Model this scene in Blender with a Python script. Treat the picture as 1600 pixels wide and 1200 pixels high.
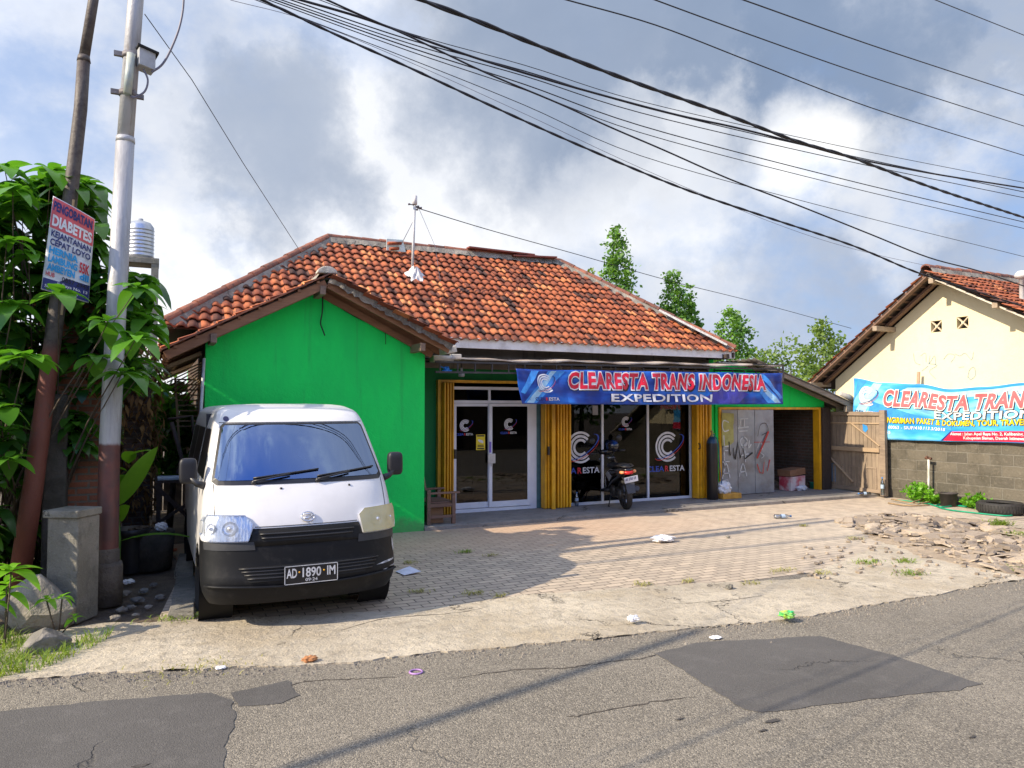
import bpy, bmesh, math, random
from mathutils import Vector, Matrix
from math import radians as R, sin, cos, pi, tan, atan, exp, sqrt
random.seed(7)
sc = bpy.context.scene
for o in list(bpy.data.objects): bpy.data.objects.remove(o)
# ---------------- camera ----------------
H0, FPX, YAW, HOR = 1.85, 1150.0, R(26), 640.0
cam_d = bpy.data.cameras.new("camera"); cam = bpy.data.objects.new("camera", cam_d); sc.collection.objects.link(cam)
sc.camera = cam
PITCH = atan((HOR-600)/FPX)
cam.location = (0, 0, H0); cam.rotation_euler = (R(90)+PITCH, 0, -YAW)
cam_d.sensor_fit = 'HORIZONTAL'; cam_d.sensor_width = 36; cam_d.lens = 36*FPX/1600*1.0
cam_d.clip_end = 3000
# ---------------- sun and sky ----------------
SUNV = Vector((1.5, 0.10, -1)).normalized()          # direction the light travels
sun_d = bpy.data.lights.new("sun", 'SUN'); sun = bpy.data.objects.new("sun", sun_d); sc.collection.objects.link(sun)
sun_d.energy = 5.0; sun_d.angle = R(0.5); sun_d.color = (1, 0.86, 0.66)
sun.rotation_euler = SUNV.to_track_quat('-Z', 'Y').to_euler(); sun.location = (-20, 5, 20)
sc.view_settings.view_transform = 'Standard'; sc.view_settings.look = 'None'
sc.view_settings.exposure = 0.58; sc.view_settings.gamma = 1
F_ = Vector((sin(YAW), cos(YAW), 0)); R_ = Vector((cos(YAW), -sin(YAW), 0))
def ray(px, py):
    cx = (px-800)/FPX; cy = (600-py)/FPX
    fz = Vector((F_.x*cos(PITCH), F_.y*cos(PITCH), sin(PITCH))); up = Vector((-F_.x*sin(PITCH), -F_.y*sin(PITCH), cos(PITCH)))
    return fz+R_*cx+up*cy
def PY(px, py, Y): r = ray(px, py); return Vector((0, 0, H0))+r*(Y/r.y)
def PX(px, py, X): r = ray(px, py); return Vector((0, 0, H0))+r*(X/r.x)
def PZ(px, py, z=0.0): r = ray(px, py); return Vector((0, 0, H0))+r*((z-H0)/r.z)

w = bpy.data.worlds.new("World"); sc.world = w; w.use_nodes = True
nt = w.node_tree; nt.nodes.clear()
class NB:
    """tiny node builder"""
    def __init__(s, nt): s.nt = nt; s.L = nt.links
    def n(s, t, **k):
        nd = s.nt.nodes.new(t)
        for a, b in k.items(): setattr(nd, a, b)
        return nd
    def set(s, sock, v):
        if v is None: return
        if isinstance(v, bpy.types.NodeSocket): s.L.new(v, sock)
        elif isinstance(v, (tuple, list)) and len(v) == 3 and sock.type == 'RGBA': sock.default_value = (*v, 1)
        else: sock.default_value = v
    def math(s, op, a, b=None, c=None, clamp=False):
        nd = s.n('ShaderNodeMath', operation=op, use_clamp=clamp)
        for i, v in enumerate((a, b, c)):
            if v is not None: s.set(nd.inputs[i], v)
        return nd.outputs[0]
    def vmath(s, op, a, b=None, out=0):
        nd = s.n('ShaderNodeVectorMath', operation=op); s.set(nd.inputs[0], a)
        if b is not None: s.set(nd.inputs[1], b)
        return nd.outputs[out]
    def noise(s, vec, scale, detail=4, rough=0.55, dist=0.0, out=0):
        nd = s.n('ShaderNodeTexNoise'); s.set(nd.inputs['Vector'], vec)
        nd.inputs['Scale'].default_value = scale; nd.inputs['Detail'].default_value = detail
        nd.inputs['Roughness'].default_value = rough; nd.inputs['Distortion'].default_value = dist
        return nd.outputs[out]
    def voro(s, vec, scale, feature='F1', out=0):
        nd = s.n('ShaderNodeTexVoronoi', feature=feature); s.set(nd.inputs['Vector'], vec); nd.inputs['Scale'].default_value = scale
        return nd.outputs[out]
    def ramp(s, fac, stops):
        nd = s.n('ShaderNodeValToRGB'); s.set(nd.inputs[0], fac); e = nd.color_ramp.elements
        while len(e) < len(stops): e.new(0.5)
        for i, (p, c) in enumerate(stops): e[i].position = p; e[i].color = (c, c, c, 1) if isinstance(c, (int, float)) else (*c, 1)
        return nd.outputs[0]
    def mix(s, fac, a, b, mode='MIX'):
        nd = s.n('ShaderNodeMix', data_type='RGBA', blend_type=mode)
        s.set(nd.inputs[0], fac); s.set(nd.inputs[6], a); s.set(nd.inputs[7], b); return nd.outputs[2]
    def smooth(s, v, lo, hi):
        nd = s.n('ShaderNodeMapRange', interpolation_type='SMOOTHSTEP'); s.set(nd.inputs[0], v)
        s.set(nd.inputs[1], lo); s.set(nd.inputs[2], hi); return nd.outputs[0]
    def mapping(s, vec, scale=(1, 1, 1), loc=(0, 0, 0), rot=(0, 0, 0)):
        nd = s.n('ShaderNodeMapping'); s.set(nd.inputs[0], vec)
        nd.inputs['Scale'].default_value = scale; nd.inputs['Location'].default_value = loc; nd.inputs['Rotation'].default_value = rot
        return nd.outputs[0]
b = NB(nt)
sky = b.n('ShaderNodeTexSky', sky_type='NISHITA', sun_disc=False)
to_sun = -SUNV
sky.sun_elevation = math.asin(to_sun.z); sky.sun_rotation = math.atan2(to_sun.x, to_sun.y)
sky.air_density = 1.0; sky.dust_density = 1.0
geo = b.n('ShaderNodeTexCoord').outputs['Generated']
wob = b.noise(geo, 5.5, 8, 0.62, 0.0, out=1)
wob2 = b.vmath('MULTIPLY', b.vmath('SUBTRACT', wob, (0.5, 0.5, 0.5)), (0.34, 0.34, 0.34))
d = b.vmath('NORMALIZE', b.vmath('ADD', geo, wob2))
d1 = b.vmath('NORMALIZE', b.vmath('ADD', geo, b.vmath('MULTIPLY', wob2, (0.4, 0.4, 0.4))))
def blob(px, py, rad, soft, dd=None):
    v = ray(px, py).normalized()
    dt = b.vmath('DOT_PRODUCT', dd or d, tuple(v), out=1)
    return b.smooth(dt, cos(rad+soft), cos(max(rad-soft, 0.0)))
def acc(l):
    r = l[0]
    for x in l[1:]: r = b.math('MAXIMUM', r, x)
    return r
def mul(x, k): return b.math('MULTIPLY', x, k)
dark = acc([mul(blob(425, 245, .085, .075), .78), mul(blob(370, 130, .07, .08), .45), mul(blob(330, 130, .12, .10), .35), mul(blob(900, 90, .17, .12), .9), mul(blob(1180, 60, .20, .12), .95), mul(blob(1330, 130, .11, .08), 1.0), mul(blob(1500, 30, .15, .1), .8), mul(blob(1150, 120, .11, .06), .95), mul(blob(1250, 60, .14, .08), 1.0), mul(blob(780, 130, .08, .07), .5),
            mul(blob(1130, 500, .20, .14), .42), mul(blob(1380, 370, .16, .12), .7), mul(blob(1560, 380, .16, .12), .55), mul(blob(620, 200, .08, .10), .2)])
white = acc([blob(1270, 225, .065, .07, d1), mul(blob(1050, 280, .14, .12), .75), mul(blob(820, 260, .14, .14), .65), mul(blob(330, 430, .18, .12), .6), mul(blob(560, 230, .10, .1), .6), mul(blob(640, 360, .12, .1), .55),
             mul(blob(1540, 130, .10, .1), .55), mul(blob(560, 30, .12, .1), .5)])
blue = acc([mul(blob(60, 90, .16, .12), .65), mul(blob(240, 60, .08, .08), .4), mul(blob(470, 90, .05, .06), .5), mul(blob(1520, 420, .2, .12), .8), mul(blob(250, 330, .07, .07), .5), mul(blob(1120, 560, .18, .1), .55), mul(blob(1350, 430, .14, .1), .6), mul(blob(560, 60, .05, .05), .4)])
bank = acc([mul(blob(1265, 245, .045, .045, d1), .95), mul(blob(1400, 300, .05, .06), .5), mul(blob(1100, 300, .07, .07), .6), mul(blob(960, 280, .06, .07), .4)])
dark = b.math('MULTIPLY', dark, b.math('SUBTRACT', 1.0, b.math('MULTIPLY', bank, .92)))
white = b.math('MAXIMUM', white, bank)
nz = b.noise(b.mapping(geo, (1, 1, 1.4)), 4.5, 9, 0.6)
nzf = b.noise(b.mapping(geo, (1, 1, 1.3), (3, 1, 2)), 12.0, 9, 0.6)
# clouds are lit from behind the camera; brightness of the cloud deck varies with noise
pale = b.mix(nz, (5.3, 5.9, 7.3), (7.3, 7.7, 8.6))
pale = b.mix(b.smooth(nzf, .42, .62), pale, b.mix(0.35, pale, (8.0, 8.2, 8.7)))
c = b.mix(white, pale, (10.2, 10.0, 9.6))
c = b.mix(dark, c, b.mix(nz, (1.55, 2.15, 3.25), (2.5, 3.2, 4.5)))
bl = b.mix(0.7, sky.outputs[0], (2.4, 4.0, 7.4))
c = b.mix(b.math('MULTIPLY', blue, b.smooth(nz, .62, .38)), c, bl)
# unseen sky behind the camera and towards the sun, brightened as extra fill
back = b.smooth(b.vmath('DOT_PRODUCT', geo, tuple((-F_*0.8+Vector((-.55, 0, .45))).normalized()), out=1), -0.1, 0.75)
fillc = b.mix(b.smooth(b.noise(geo, 2.3, 6, .6), .47, .68), (7.2, 8.6, 12.0), (21, 20, 18.8))
rb = b.smooth(b.vmath('DOT_PRODUCT', geo, tuple(Vector((-.05, -.62, .78)).normalized()), out=1), .72, .92)
fillc = b.mix(b.math('MULTIPLY', rb, .95), fillc, b.mix(b.smooth(nz, .54, .66), (1.0, 3.2, 10.5), (9, 11, 14)))
c = b.mix(back, c, fillc)
# below the horizon
bg = b.n('ShaderNodeBackground'); b.set(bg.inputs[0], c); bg.inputs[1].default_value = 0.0875
wo = b.n('ShaderNodeOutputWorld'); b.L.new(bg.outputs[0], wo.inputs[0])

# ---------------- helpers ----------------
def tag(o, label=None, cat=None, group=None, kind=None):
    if label: o['label'] = label
    if cat: o['category'] = cat
    if group: o['group'] = group
    if kind: o['kind'] = kind
    return o
def empty(name, loc, label=None, cat=None, group=None, rot=(0, 0, 0)):
    o = bpy.data.objects.new(name, None); sc.collection.objects.link(o); o.location = loc; o.rotation_euler = rot
    o.empty_display_size = 0.2
    return tag(o, label, cat, group)
class MB:
    def __init__(s): s.V = []; s.F = []; s.M = []; s.S = []; s.T = []
    def add(s, vs, fs, m=0, sm=False, t=0.5):
        k = len(s.V); s.V += [Vector(v) for v in vs]
        for f in fs: s.F.append([i+k for i in f]); s.M.append(m); s.S.append(sm); s.T.append(t)
    def box(s, x0, x1, y0, y1, z0, z1, m=0, t=.5):
        s.obox(Vector(((x0+x1)/2, (y0+y1)/2, (z0+z1)/2)), Vector(((x1-x0)/2, 0, 0)), Vector((0, (y1-y0)/2, 0)), Vector((0, 0, (z1-z0)/2)), m, t)
    def obox(s, c, u, v, w_, m=0, t=.5):
        c = Vector(c); vs = [c+u*a+v*b_+w_*d_ for a in (-1, 1) for b_ in (-1, 1) for d_ in (-1, 1)]
        s.add(vs, [(0, 1, 3, 2), (4, 6, 7, 5), (0, 4, 5, 1), (2, 3, 7, 6), (0, 2, 6, 4), (1, 5, 7, 3)], m, False, t)
    def bar(s, a, b_, wd, ht, m=0, up=Vector((0, 0, 1)), t=.5):
        a = Vector(a); b_ = Vector(b_); dr = (b_-a); L = dr.length; dr = dr/L
        sd = dr.cross(up)
        if sd.length < 1e-3: sd = dr.cross(Vector((1, 0, 0)))
        sd.normalize(); u2 = sd.cross(dr)
        s.obox((a+b_)/2, dr*L/2, sd*wd/2, u2*ht/2, m, t)
    def tube(s, pts, rad, seg=8, m=0, cap=True, sm=True, flat=1.0, t=.5):
        pts = [Vector(p) for p in pts]; n = len(pts)
        if not isinstance(rad, (list, tuple)): rad = [rad]*n
        rings = []; prev = None
        for i, p in enumerate(pts):
            dr = (pts[min(i+1, n-1)]-pts[max(i-1, 0)])
            if dr.length < 1e-9: dr = Vector((0, 0, 1))
            dr.normalize()
            if prev is None:
                a = Vector((0, 0, 1)) if abs(dr.z) < .9 else Vector((1, 0, 0)); sd = dr.cross(a).normalized()
            else:
                sd = prev-dr*prev.dot(dr)
                sd = sd.normalized() if sd.length > 1e-6 else dr.orthogonal().normalized()
            prev = sd; up = sd.cross(dr)
            rings.append([p+(sd*cos(2*pi*j/seg)+up*sin(2*pi*j/seg)*flat)*rad[i] for j in range(seg)])
        vs = [v for r in rings for v in r]; fs = []
        for i in range(n-1):
            for j in range(seg):
                fs.append((i*seg+j, i*seg+(j+1) % seg, (i+1)*seg+(j+1) % seg, (i+1)*seg+j))
        s.add(vs, fs, m, sm, t)
        if cap: s.add(rings[0], [list(range(seg))[::-1]], m); s.add(rings[-1], [list(range(seg))], m)
    def lathe(s, prof, org, seg=20, m=0, axis=Vector((0, 0, 1)), sm=True, t=.5):
        axis = Vector(axis).normalized(); a = axis.orthogonal().normalized(); b_ = axis.cross(a); org = Vector(org)
        vs = []; fs = []
        for (r, z) in prof:
            for j in range(seg): vs.append(org+axis*z+(a*cos(2*pi*j/seg)+b_*sin(2*pi*j/seg))*r)
        for i in range(len(prof)-1):
            for j in range(seg): fs.append((i*seg+j, i*seg+(j+1) % seg, (i+1)*seg+(j+1) % seg, (i+1)*seg+j))
        s.add(vs, fs, m, sm, t)
    def grid(s, fn, nu, nv, m=0, sm=True, t=.5):
        vs = [fn(i/nu, j/nv) for j in range(nv+1) for i in range(nu+1)]
        fs = [(j*(nu+1)+i, j*(nu+1)+i+1, (j+1)*(nu+1)+i+1, (j+1)*(nu+1)+i) for j in range(nv) for i in range(nu)]
        s.add(vs, fs, m, sm, t)
    def prism(s, pts, off, m=0, t=.5):
        n = len(pts); off = Vector(off); a = [Vector(p) for p in pts]
        s.add(a+[p+off for p in a], [list(range(n))[::-1], list(range(n, 2*n))]+[(i, (i+1) % n, n+(i+1) % n, n+i) for i in range(n)], m, False, t)
    def build_split(s, name, mats, parent=None, **k):
        key = {}; par = list(range(len(s.F)))
        def find(i):
            while par[i] != i: par[i] = par[par[i]]; i = par[i]
            return i
        for i, f in enumerate(s.F):
            for v in f:
                q_ = tuple(round(c_, 4) for c_ in s.V[v])
                if q_ in key: par[find(i)] = find(key[q_])
                else: key[q_] = i
        g_ = {}
        for i in range(len(s.F)): g_.setdefault(find(i), []).append(i)
        for l in g_.values():
            m2 = MB()
            for i in l: m2.add([s.V[v] for v in s.F[i]], [list(range(len(s.F[i])))], s.M[i], s.S[i], s.T[i])
            o = m2.build(name, mats, parent, **k)
        return o
    def bbox_base(s):
        xs = [v.x for v in s.V]; ys = [v.y for v in s.V]; zs = [v.z for v in s.V]
        return Vector(((min(xs)+max(xs))/2, (min(ys)+max(ys))/2, min(zs)))
    def build(s, name, mats, parent=None, local=False, bevel=0, fix=True, gp=None):
        if not isinstance(mats, (list, tuple)): mats = [mats]
        org = Vector((0, 0, 0))
        if not local:
            if parent is None: org = s.bbox_base()
            else:
                p = parent
                while p is not None: org = org+p.location; p = p.parent
        me = bpy.data.meshes.new(name)
        me.from_pydata([v-org for v in s.V], [], s.F)
        for m in mats: me.materials.append(m)
        for i, p in enumerate(me.polygons): p.material_index = s.M[i]; p.use_smooth = s.S[i]
        at = me.attributes.new('tint', 'FLOAT', 'FACE')
        for i, t in enumerate(s.T): at.data[i].value = t
        if fix:
            bm = bmesh.new(); bm.from_mesh(me); bmesh.ops.remove_doubles(bm, verts=bm.verts, dist=1e-5); bmesh.ops.recalc_face_normals(bm, faces=bm.faces); bm.to_mesh(me); bm.free()
        me.update()
        o = bpy.data.objects.new(name, me); sc.collection.objects.link(o)
        if parent is not None: o.parent = parent
        elif not local: o.location = org
        if bevel:
            md = o.modifiers.new('bevel', 'BEVEL'); md.width = bevel; md.segments = 2; md.limit_method = 'ANGLE'; md.angle_limit = R(50)
        return o
# 2D shapes mapped on a surface
def slice2(verts, faces, step=0):
    bm = bmesh.new(); vv = [bm.verts.new((v[0], v[1], 0)) for v in verts]
    for f in faces:
        try: bm.faces.new([vv[i] for i in f])
        except ValueError: pass
    bmesh.ops.triangulate(bm, faces=bm.faces[:])
    if step:
        for ax in (0, 1):
            lo = min(v.co[ax] for v in bm.verts); hi = max(v.co[ax] for v in bm.verts)
            k = math.floor(lo/step)+1
            while k*step < hi:
                co = [0, 0, 0]; co[ax] = k*step; no = [0, 0, 0]; no[ax] = 1
                bmesh.ops.bisect_plane(bm, geom=bm.verts[:]+bm.edges[:]+bm.faces[:], plane_co=co, plane_no=no); k += 1
    bm.verts.index_update()
    r = ([(v.co.x, v.co.y) for v in bm.verts], [[v.index for v in f.verts] for f in bm.faces]); bm.free(); return r
def decal(mb, shape, fn, m=0, step=0):
    vs, fs = slice2(shape[0], shape[1], step)
    mb.add([fn(x, y) for x, y in vs], fs, m, False)
def poly(pts): return (list(pts), [list(range(len(pts)))])
_tc = {}
def text(s, height, width=None, bold=0.0, shear=0.0, cx=None, x0=0, y0=0, space=1.0):
    """flat lettering as 2D shape; height = cap height; width = total width"""
    cu = bpy.data.curves.new('t', 'FONT'); cu.body = s; cu.size = 1; cu.offset = bold; cu.space_character = space; cu.resolution_u = 3
    ob = bpy.data.objects.new('t', cu); sc.collection.objects.link(ob)
    dg = bpy.context.evaluated_depsgraph_get(); me = bpy.data.meshes.new_from_object(ob.evaluated_get(dg))
    vs = [(v.co.x, v.co.y) for v in me.vertices]; fs = [list(p.vertices) for p in me.polygons]
    bpy.data.objects.remove(ob); bpy.data.curves.remove(cu); bpy.data.meshes.remove(me)
    if not vs: return ([], [])
    xa = min(v[0] for v in vs); xb = max(v[0] for v in vs); k = height/0.70
    kx = (width/(xb-xa)) if width else k
    out = []
    for x, y in vs:
        X = (x-xa)*kx; Y = y*k; X += shear*Y; out.append((X+x0, Y+y0))
    if cx is not None:
        wd = (xb-xa)*kx; out = [(x-x0+cx-wd/2, y) for x, y in out]
    return (out, fs)
def ribbon(pts, wd):
    """2D stroke"""
    L = []; Rr = []; n = len(pts)
    for i, p in enumerate(pts):
        a = pts[max(i-1, 0)]; c_ = pts[min(i+1, n-1)]; dx, dy = c_[0]-a[0], c_[1]-a[1]; l = sqrt(dx*dx+dy*dy) or 1
        q = wd/2*(wd and 1); L.append((p[0]-dy/l*q, p[1]+dx/l*q)); Rr.append((p[0]+dy/l*q, p[1]-dx/l*q))
    return (L+Rr, [[i, i+1, n+i+1, n+i] for i in range(n-1)])
def arc(cx, cy, r0, r1, a0, a1, n=24, ex=1.0, tilt=0.0, taper=False):
    v = []; 
    for i in range(n+1):
        a = R(a0+(a1-a0)*i/n); k = sin(pi*i/n)**.6 if taper else 1; rm = (r0+r1)/2; hw = (r1-r0)/2*k
        for r in (rm-hw, rm+hw):
            x, y = r*cos(a), r*sin(a)*ex; t = R(tilt); v.append((cx+x*cos(t)-y*sin(t), cy+x*sin(t)+y*cos(t)))
    return (v, [[2*i, 2*i+1, 2*i+3, 2*i+2] for i in range(n)])
def crom(pts, n=8):
    out = []
    for i in range(len(pts)-1):
        p0 = pts[max(i-1, 0)]; p1 = pts[i]; p2 = pts[i+1]; p3 = pts[min(i+2, len(pts)-1)]
        if i == 0: p0 = tuple(2*a-c_ for a, c_ in zip(p1, p2))
        if i == len(pts)-2: p3 = tuple(2*a-c_ for a, c_ in zip(p2, p1))
        for k in range(n):
            t = k/n
            out.append(tuple(0.5*((2*b1)+(-a+c1)*t+(2*a-5*b1+4*c1-e)*t*t+(-a+3*b1-3*c1+e)*t**3) for a, b1, c1, e in zip(p0, p1, p2, p3)))
    out.append(tuple(pts[-1])); return out
# ---------------- materials ----------------
MATS = {}
def newmat(name):
    m = bpy.data.materials.new(name); m.use_nodes = True; m.node_tree.nodes.clear(); q = NB(m.node_tree)
    p = q.n('ShaderNodeBsdfPrincipled'); o = q.n('ShaderNodeOutputMaterial'); q.L.new(p.outputs[0], o.inputs[0])
    q.tc = q.n('ShaderNodeTexCoord').outputs['Object']; q.pos = q.n('ShaderNodeNewGeometry').outputs['Position']
    return m, q, p, o
def bump(q, p, h, dist=0.01, st=1.0):
    nd = q.n('ShaderNodeBump'); nd.inputs['Distance'].default_value = dist; nd.inputs['Strength'].default_value = st
    q.set(nd.inputs['Height'], h); q.L.new(nd.outputs[0], p.inputs['Normal'])
def mat(name, col, rough=0.7, col2=None, scale=8, metal=0.0, bmp=0.0, bscale=40, dirt=None, dscale=3, damt=.5, streak=False, spec=None, coat=0, em=0):
    if name in MATS: return MATS[name]
    m, q, p, o = newmat(name)
    n1 = q.noise(q.pos, scale, 5, .6)
    c2 = col2 or tuple(x*.78 for x in col)
    c_ = q.mix(q.smooth(n1, .35, .65), col, c2)
    if dirt:
        v = q.mapping(q.pos, (1, 1, .18)) if streak else q.pos
        n2 = q.noise(v, dscale, 6, .62); c_ = q.mix(q.math('MULTIPLY', q.smooth(n2, .48, .68), damt), c_, dirt)
    q.set(p.inputs['Base Color'], c_); p.inputs['Roughness'].default_value = rough; p.inputs['Metallic'].default_value = metal
    if spec is not None: p.inputs['Specular IOR Level'].default_value = spec
    if coat: p.inputs['Coat Weight'].default_value = coat; p.inputs['Coat Roughness'].default_value = .05
    if bmp: bump(q, p, q.noise(q.pos, bscale, 4, .6), bmp)
    MATS[name] = m; return m
def glassmat(name, tint=(0.02, 0.02, 0.02), alpha=.5, rough=0.02, ior=1.5, gl=(.95, .97, 1)):
    m, q, p, o = newmat(name)
    g = q.n('ShaderNodeBsdfGlossy'); g.inputs['Roughness'].default_value = rough; g.inputs['Color'].default_value = (*gl, 1)
    tr = q.n('ShaderNodeBsdfTransparent'); tr.inputs[0].default_value = (*tint, 1)
    fr = q.n('ShaderNodeFresnel'); fr.inputs[0].default_value = ior
    ms = q.n('ShaderNodeMixShader'); q.L.new(q.math('MAXIMUM', fr.outputs[0], alpha), ms.inputs[0]); q.L.new(tr.outputs[0], ms.inputs[1]); q.L.new(g.outputs[0], ms.inputs[2])
    q.L.new(ms.outputs[0], o.inputs[0]); MATS[name] = m; return m
def leafmat(name, c1, c2, back=None, rough=.4, trans=.35):
    m, q, p, o = newmat(name)
    t = q.n('ShaderNodeAttribute', attribute_name='tint').outputs['Fac']
    c_ = q.mix(t, c1, c2); c_ = q.mix(q.math('MULTIPLY', q.noise(q.pos, 30, 3), .35), c_, tuple(x*.6 for x in c1))
    q.set(p.inputs['Base Color'], c_); p.inputs['Roughness'].default_value = rough
    tl = q.n('ShaderNodeBsdfTranslucent'); q.set(tl.inputs[0], q.mix(.5, c_, (c2[0]*1.4, c2[1]*1.5, c2[2]*.6)))
    ms = q.n('ShaderNodeMixShader'); ms.inputs[0].default_value = trans; q.L.new(p.outputs[0], ms.inputs[1]); q.L.new(tl.outputs[0], ms.inputs[2]); q.L.new(ms.outputs[0], o.inputs[0])
    MATS[name] = m; return m
# ---------------- ground materials ----------------
def m_asphalt(name, base, speck, amt):
    m, q, p, o = newmat(name)
    big = q.noise(q.pos, .55, 5, .6); mid = q.noise(q.pos, 5, 6, .7); fine = q.voro(q.pos, 120, 'F1', 1); cell = q.voro(q.pos, 120)
    c_ = q.mix(q.smooth(big, .3, .7), base, tuple(x*.72 for x in base))
    c_ = q.mix(q.math('MULTIPLY', q.smooth(mid, .5, .7), .5), c_, tuple(x*1.35 for x in base))

    sep = q.n('ShaderNodeSeparateColor'); q.L.new(fine, sep.inputs[0])
    c_ = q.mix(q.math('MULTIPLY', q.smooth(sep.outputs[0], .55, .95), amt), c_, speck)
    c_ = q.mix(q.math('MULTIPLY', q.smooth(sep.outputs[1], .7, 1.0), amt*1.3), c_, tuple(x*.25 for x in base))
    v = q.vmath('ADD', q.pos, q.vmath('MULTIPLY', q.noise(q.pos, 1.6, 5, .65, out=1), (.7, .7, .7)))
    crk = q.voro(v, .42, 'DISTANCE_TO_EDGE'); cm = q.math('MULTIPLY', q.smooth(crk, .007, .001), q.smooth(q.noise(q.pos, .8, 3), .52, .60))
    c_ = q.mix(q.math('MULTIPLY', cm, .55), c_, (.03, .027, .025))
    q.set(p.inputs['Base Color'], c_); p.inputs['Roughness'].default_value = .88
    h = q.math('ADD', q.math('MULTIPLY', cell, -1.0), q.math('MULTIPLY', cm, -3)); st = q.smooth(q.noise(q.pos, 2.6, 4, .7), .60, .66)
    bump(q, p, q.math('ADD', h, q.math('MULTIPLY', mid, .6)), .0055 if amt > .3 else .003, .85)
    return m
M_road = m_asphalt('asphalt', (.190, .168, .135), (.36, .32, .25), .6)
M_patch = m_asphalt('smooth_asphalt', (.092, .086, .080), (.15, .14, .13), .18)
def m_concrete(name, c1, c2, crackw=.006, warm=None, ks=.55):
    m, q, p, o = newmat(name)
    big = q.noise(q.pos, .9, 6, .65); mid = q.noise(q.pos, 7, 7, .7); fine = q.noise(q.pos, 60, 4, .6)
    c_ = q.mix(q.smooth(big, .32, .68), c1, c2)
    c_ = q.mix(q.math('MULTIPLY', q.smooth(mid, .48, .70), .6), c_, tuple(x*.55 for x in c2))
    c_ = q.mix(q.math('MULTIPLY', q.smooth(q.noise(q.mapping(q.pos, (1, 2.2, 1)), 2.6, 7, .72, 1.2), .52, .64), .5), c_, tuple(x*.7 for x in c2))
    c_ = q.mix(q.math('MULTIPLY', q.smooth(fine, .55, .75), .4), c_, tuple(min(1, x*1.3) for x in c1))
    if warm: c_ = q.mix(q.math('MULTIPLY', q.smooth(q.noise(q.pos, .45, 5, .7), .48, .66), .55), c_, warm)
    v = q.vmath('ADD', q.pos, q.vmath('MULTIPLY', q.noise(q.pos, 1.8, 6, .7, out=1), (.8, .8, .8)))
    cr = q.math('MULTIPLY', q.smooth(q.voro(v, ks, 'DISTANCE_TO_EDGE'), crackw, .001), q.smooth(q.noise(q.pos, 1.1, 3), .46, .56))
    c_ = q.mix(cr, c_, (.045, .038, .03))
    q.set(p.inputs['Base Color'], c_); p.inputs['Roughness'].default_value = .9
    bump(q, p, q.math('ADD', q.math('ADD', q.math('MULTIPLY', mid, 1.2), q.math('MULTIPLY', fine, .25)), q.math('MULTIPLY', cr, -.8)), .035, .95)
    return m
M_apron = m_concrete('worn_concrete', (.52, .455, .35), (.36, .31, .235), .006, (.42, .34, .225))
M_step = m_concrete('smooth_concrete', (.30, .27, .235), (.23, .21, .185), .004, None, .25)
M_conc = m_concrete('old_concrete', (.30, .28, .24), (.17, .16, .13), .003)
M_soil, q, p, o = newmat('soil')
c_ = q.mix(q.smooth(q.noise(q.pos, 2.5, 7, .7), .35, .65), (.075, .055, .038), (.15, .115, .08))
c_ = q.mix(q.math('MULTIPLY', q.smooth(q.noise(q.pos, 18, 5, .7), .55, .7), .6), c_, (.2, .17, .13))
q.set(p.inputs['Base Color'], c_); p.inputs['Roughness'].default_value = .95; bump(q, p, q.noise(q.pos, 14, 7, .7), .05)
# pavers
M_pav, q, p, o = newmat('block_paving')
v = q.vmath('ADD', q.pos, q.vmath('MULTIPLY', q.vmath('SUBTRACT', q.noise(q.pos, .9, 3, .5, out=1), (.5, .5, .5)), (.10, .10, 0)))
br = q.n('ShaderNodeTexBrick'); q.L.new(v, br.inputs['Vector']); br.inputs['Scale'].default_value = 1
br.inputs['Brick Width'].default_value = .21; br.inputs['Row Height'].default_value = .105; br.inputs['Mortar Size'].default_value = .007; br.inputs['Mortar Smooth'].default_value = .4; br.inputs['Bias'].default_value = 0
br.inputs['Color1'].default_value = (.48, .39, .29, 1); br.inputs['Color2'].default_value = (.34, .28, .215, 1); br.inputs['Mortar'].default_value = (.12, .10, .078, 1)
big = q.noise(q.pos, .55, 6, .7); sep = q.n('ShaderNodeSeparateXYZ'); q.L.new(q.pos, sep.inputs[0])
c_ = q.mix(q.math('MULTIPLY', q.smooth(q.noise(q.pos, 3.5, 6, .7), .5, .7), .5), br.outputs[0], (.24, .205, .165))
near = q.math('MULTIPLY', q.smooth(q.math('ADD', sep.outputs[1], q.math('MULTIPLY', big, 2.0)), 9.0, 11.0), .62)   # rust-coloured dust washed down from the veranda
far = q.math('MULTIPLY', q.smooth(q.math('ADD', sep.outputs[0], q.math('MULTIPLY', big, 4.0)), 7.5, 12), .75)       # worn, cement-smeared paving towards the neighbour
c_ = q.mix(near, c_, (.56, .37, .24)); c_ = q.mix(far, c_, q.mix(q.smooth(q.noise(q.pos, 4, 6, .7), .4, .6), (.54, .46, .35), (.38, .325, .255)))
q.set(p.inputs['Base Color'], c_); p.inputs['Roughness'].default_value = .9
bump(q, p, q.math('ADD', q.math('MULTIPLY', br.outputs['Fac'], -1.0), q.math('MULTIPLY', q.noise(q.pos, 25, 5, .6), .5)), .008)

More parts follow.
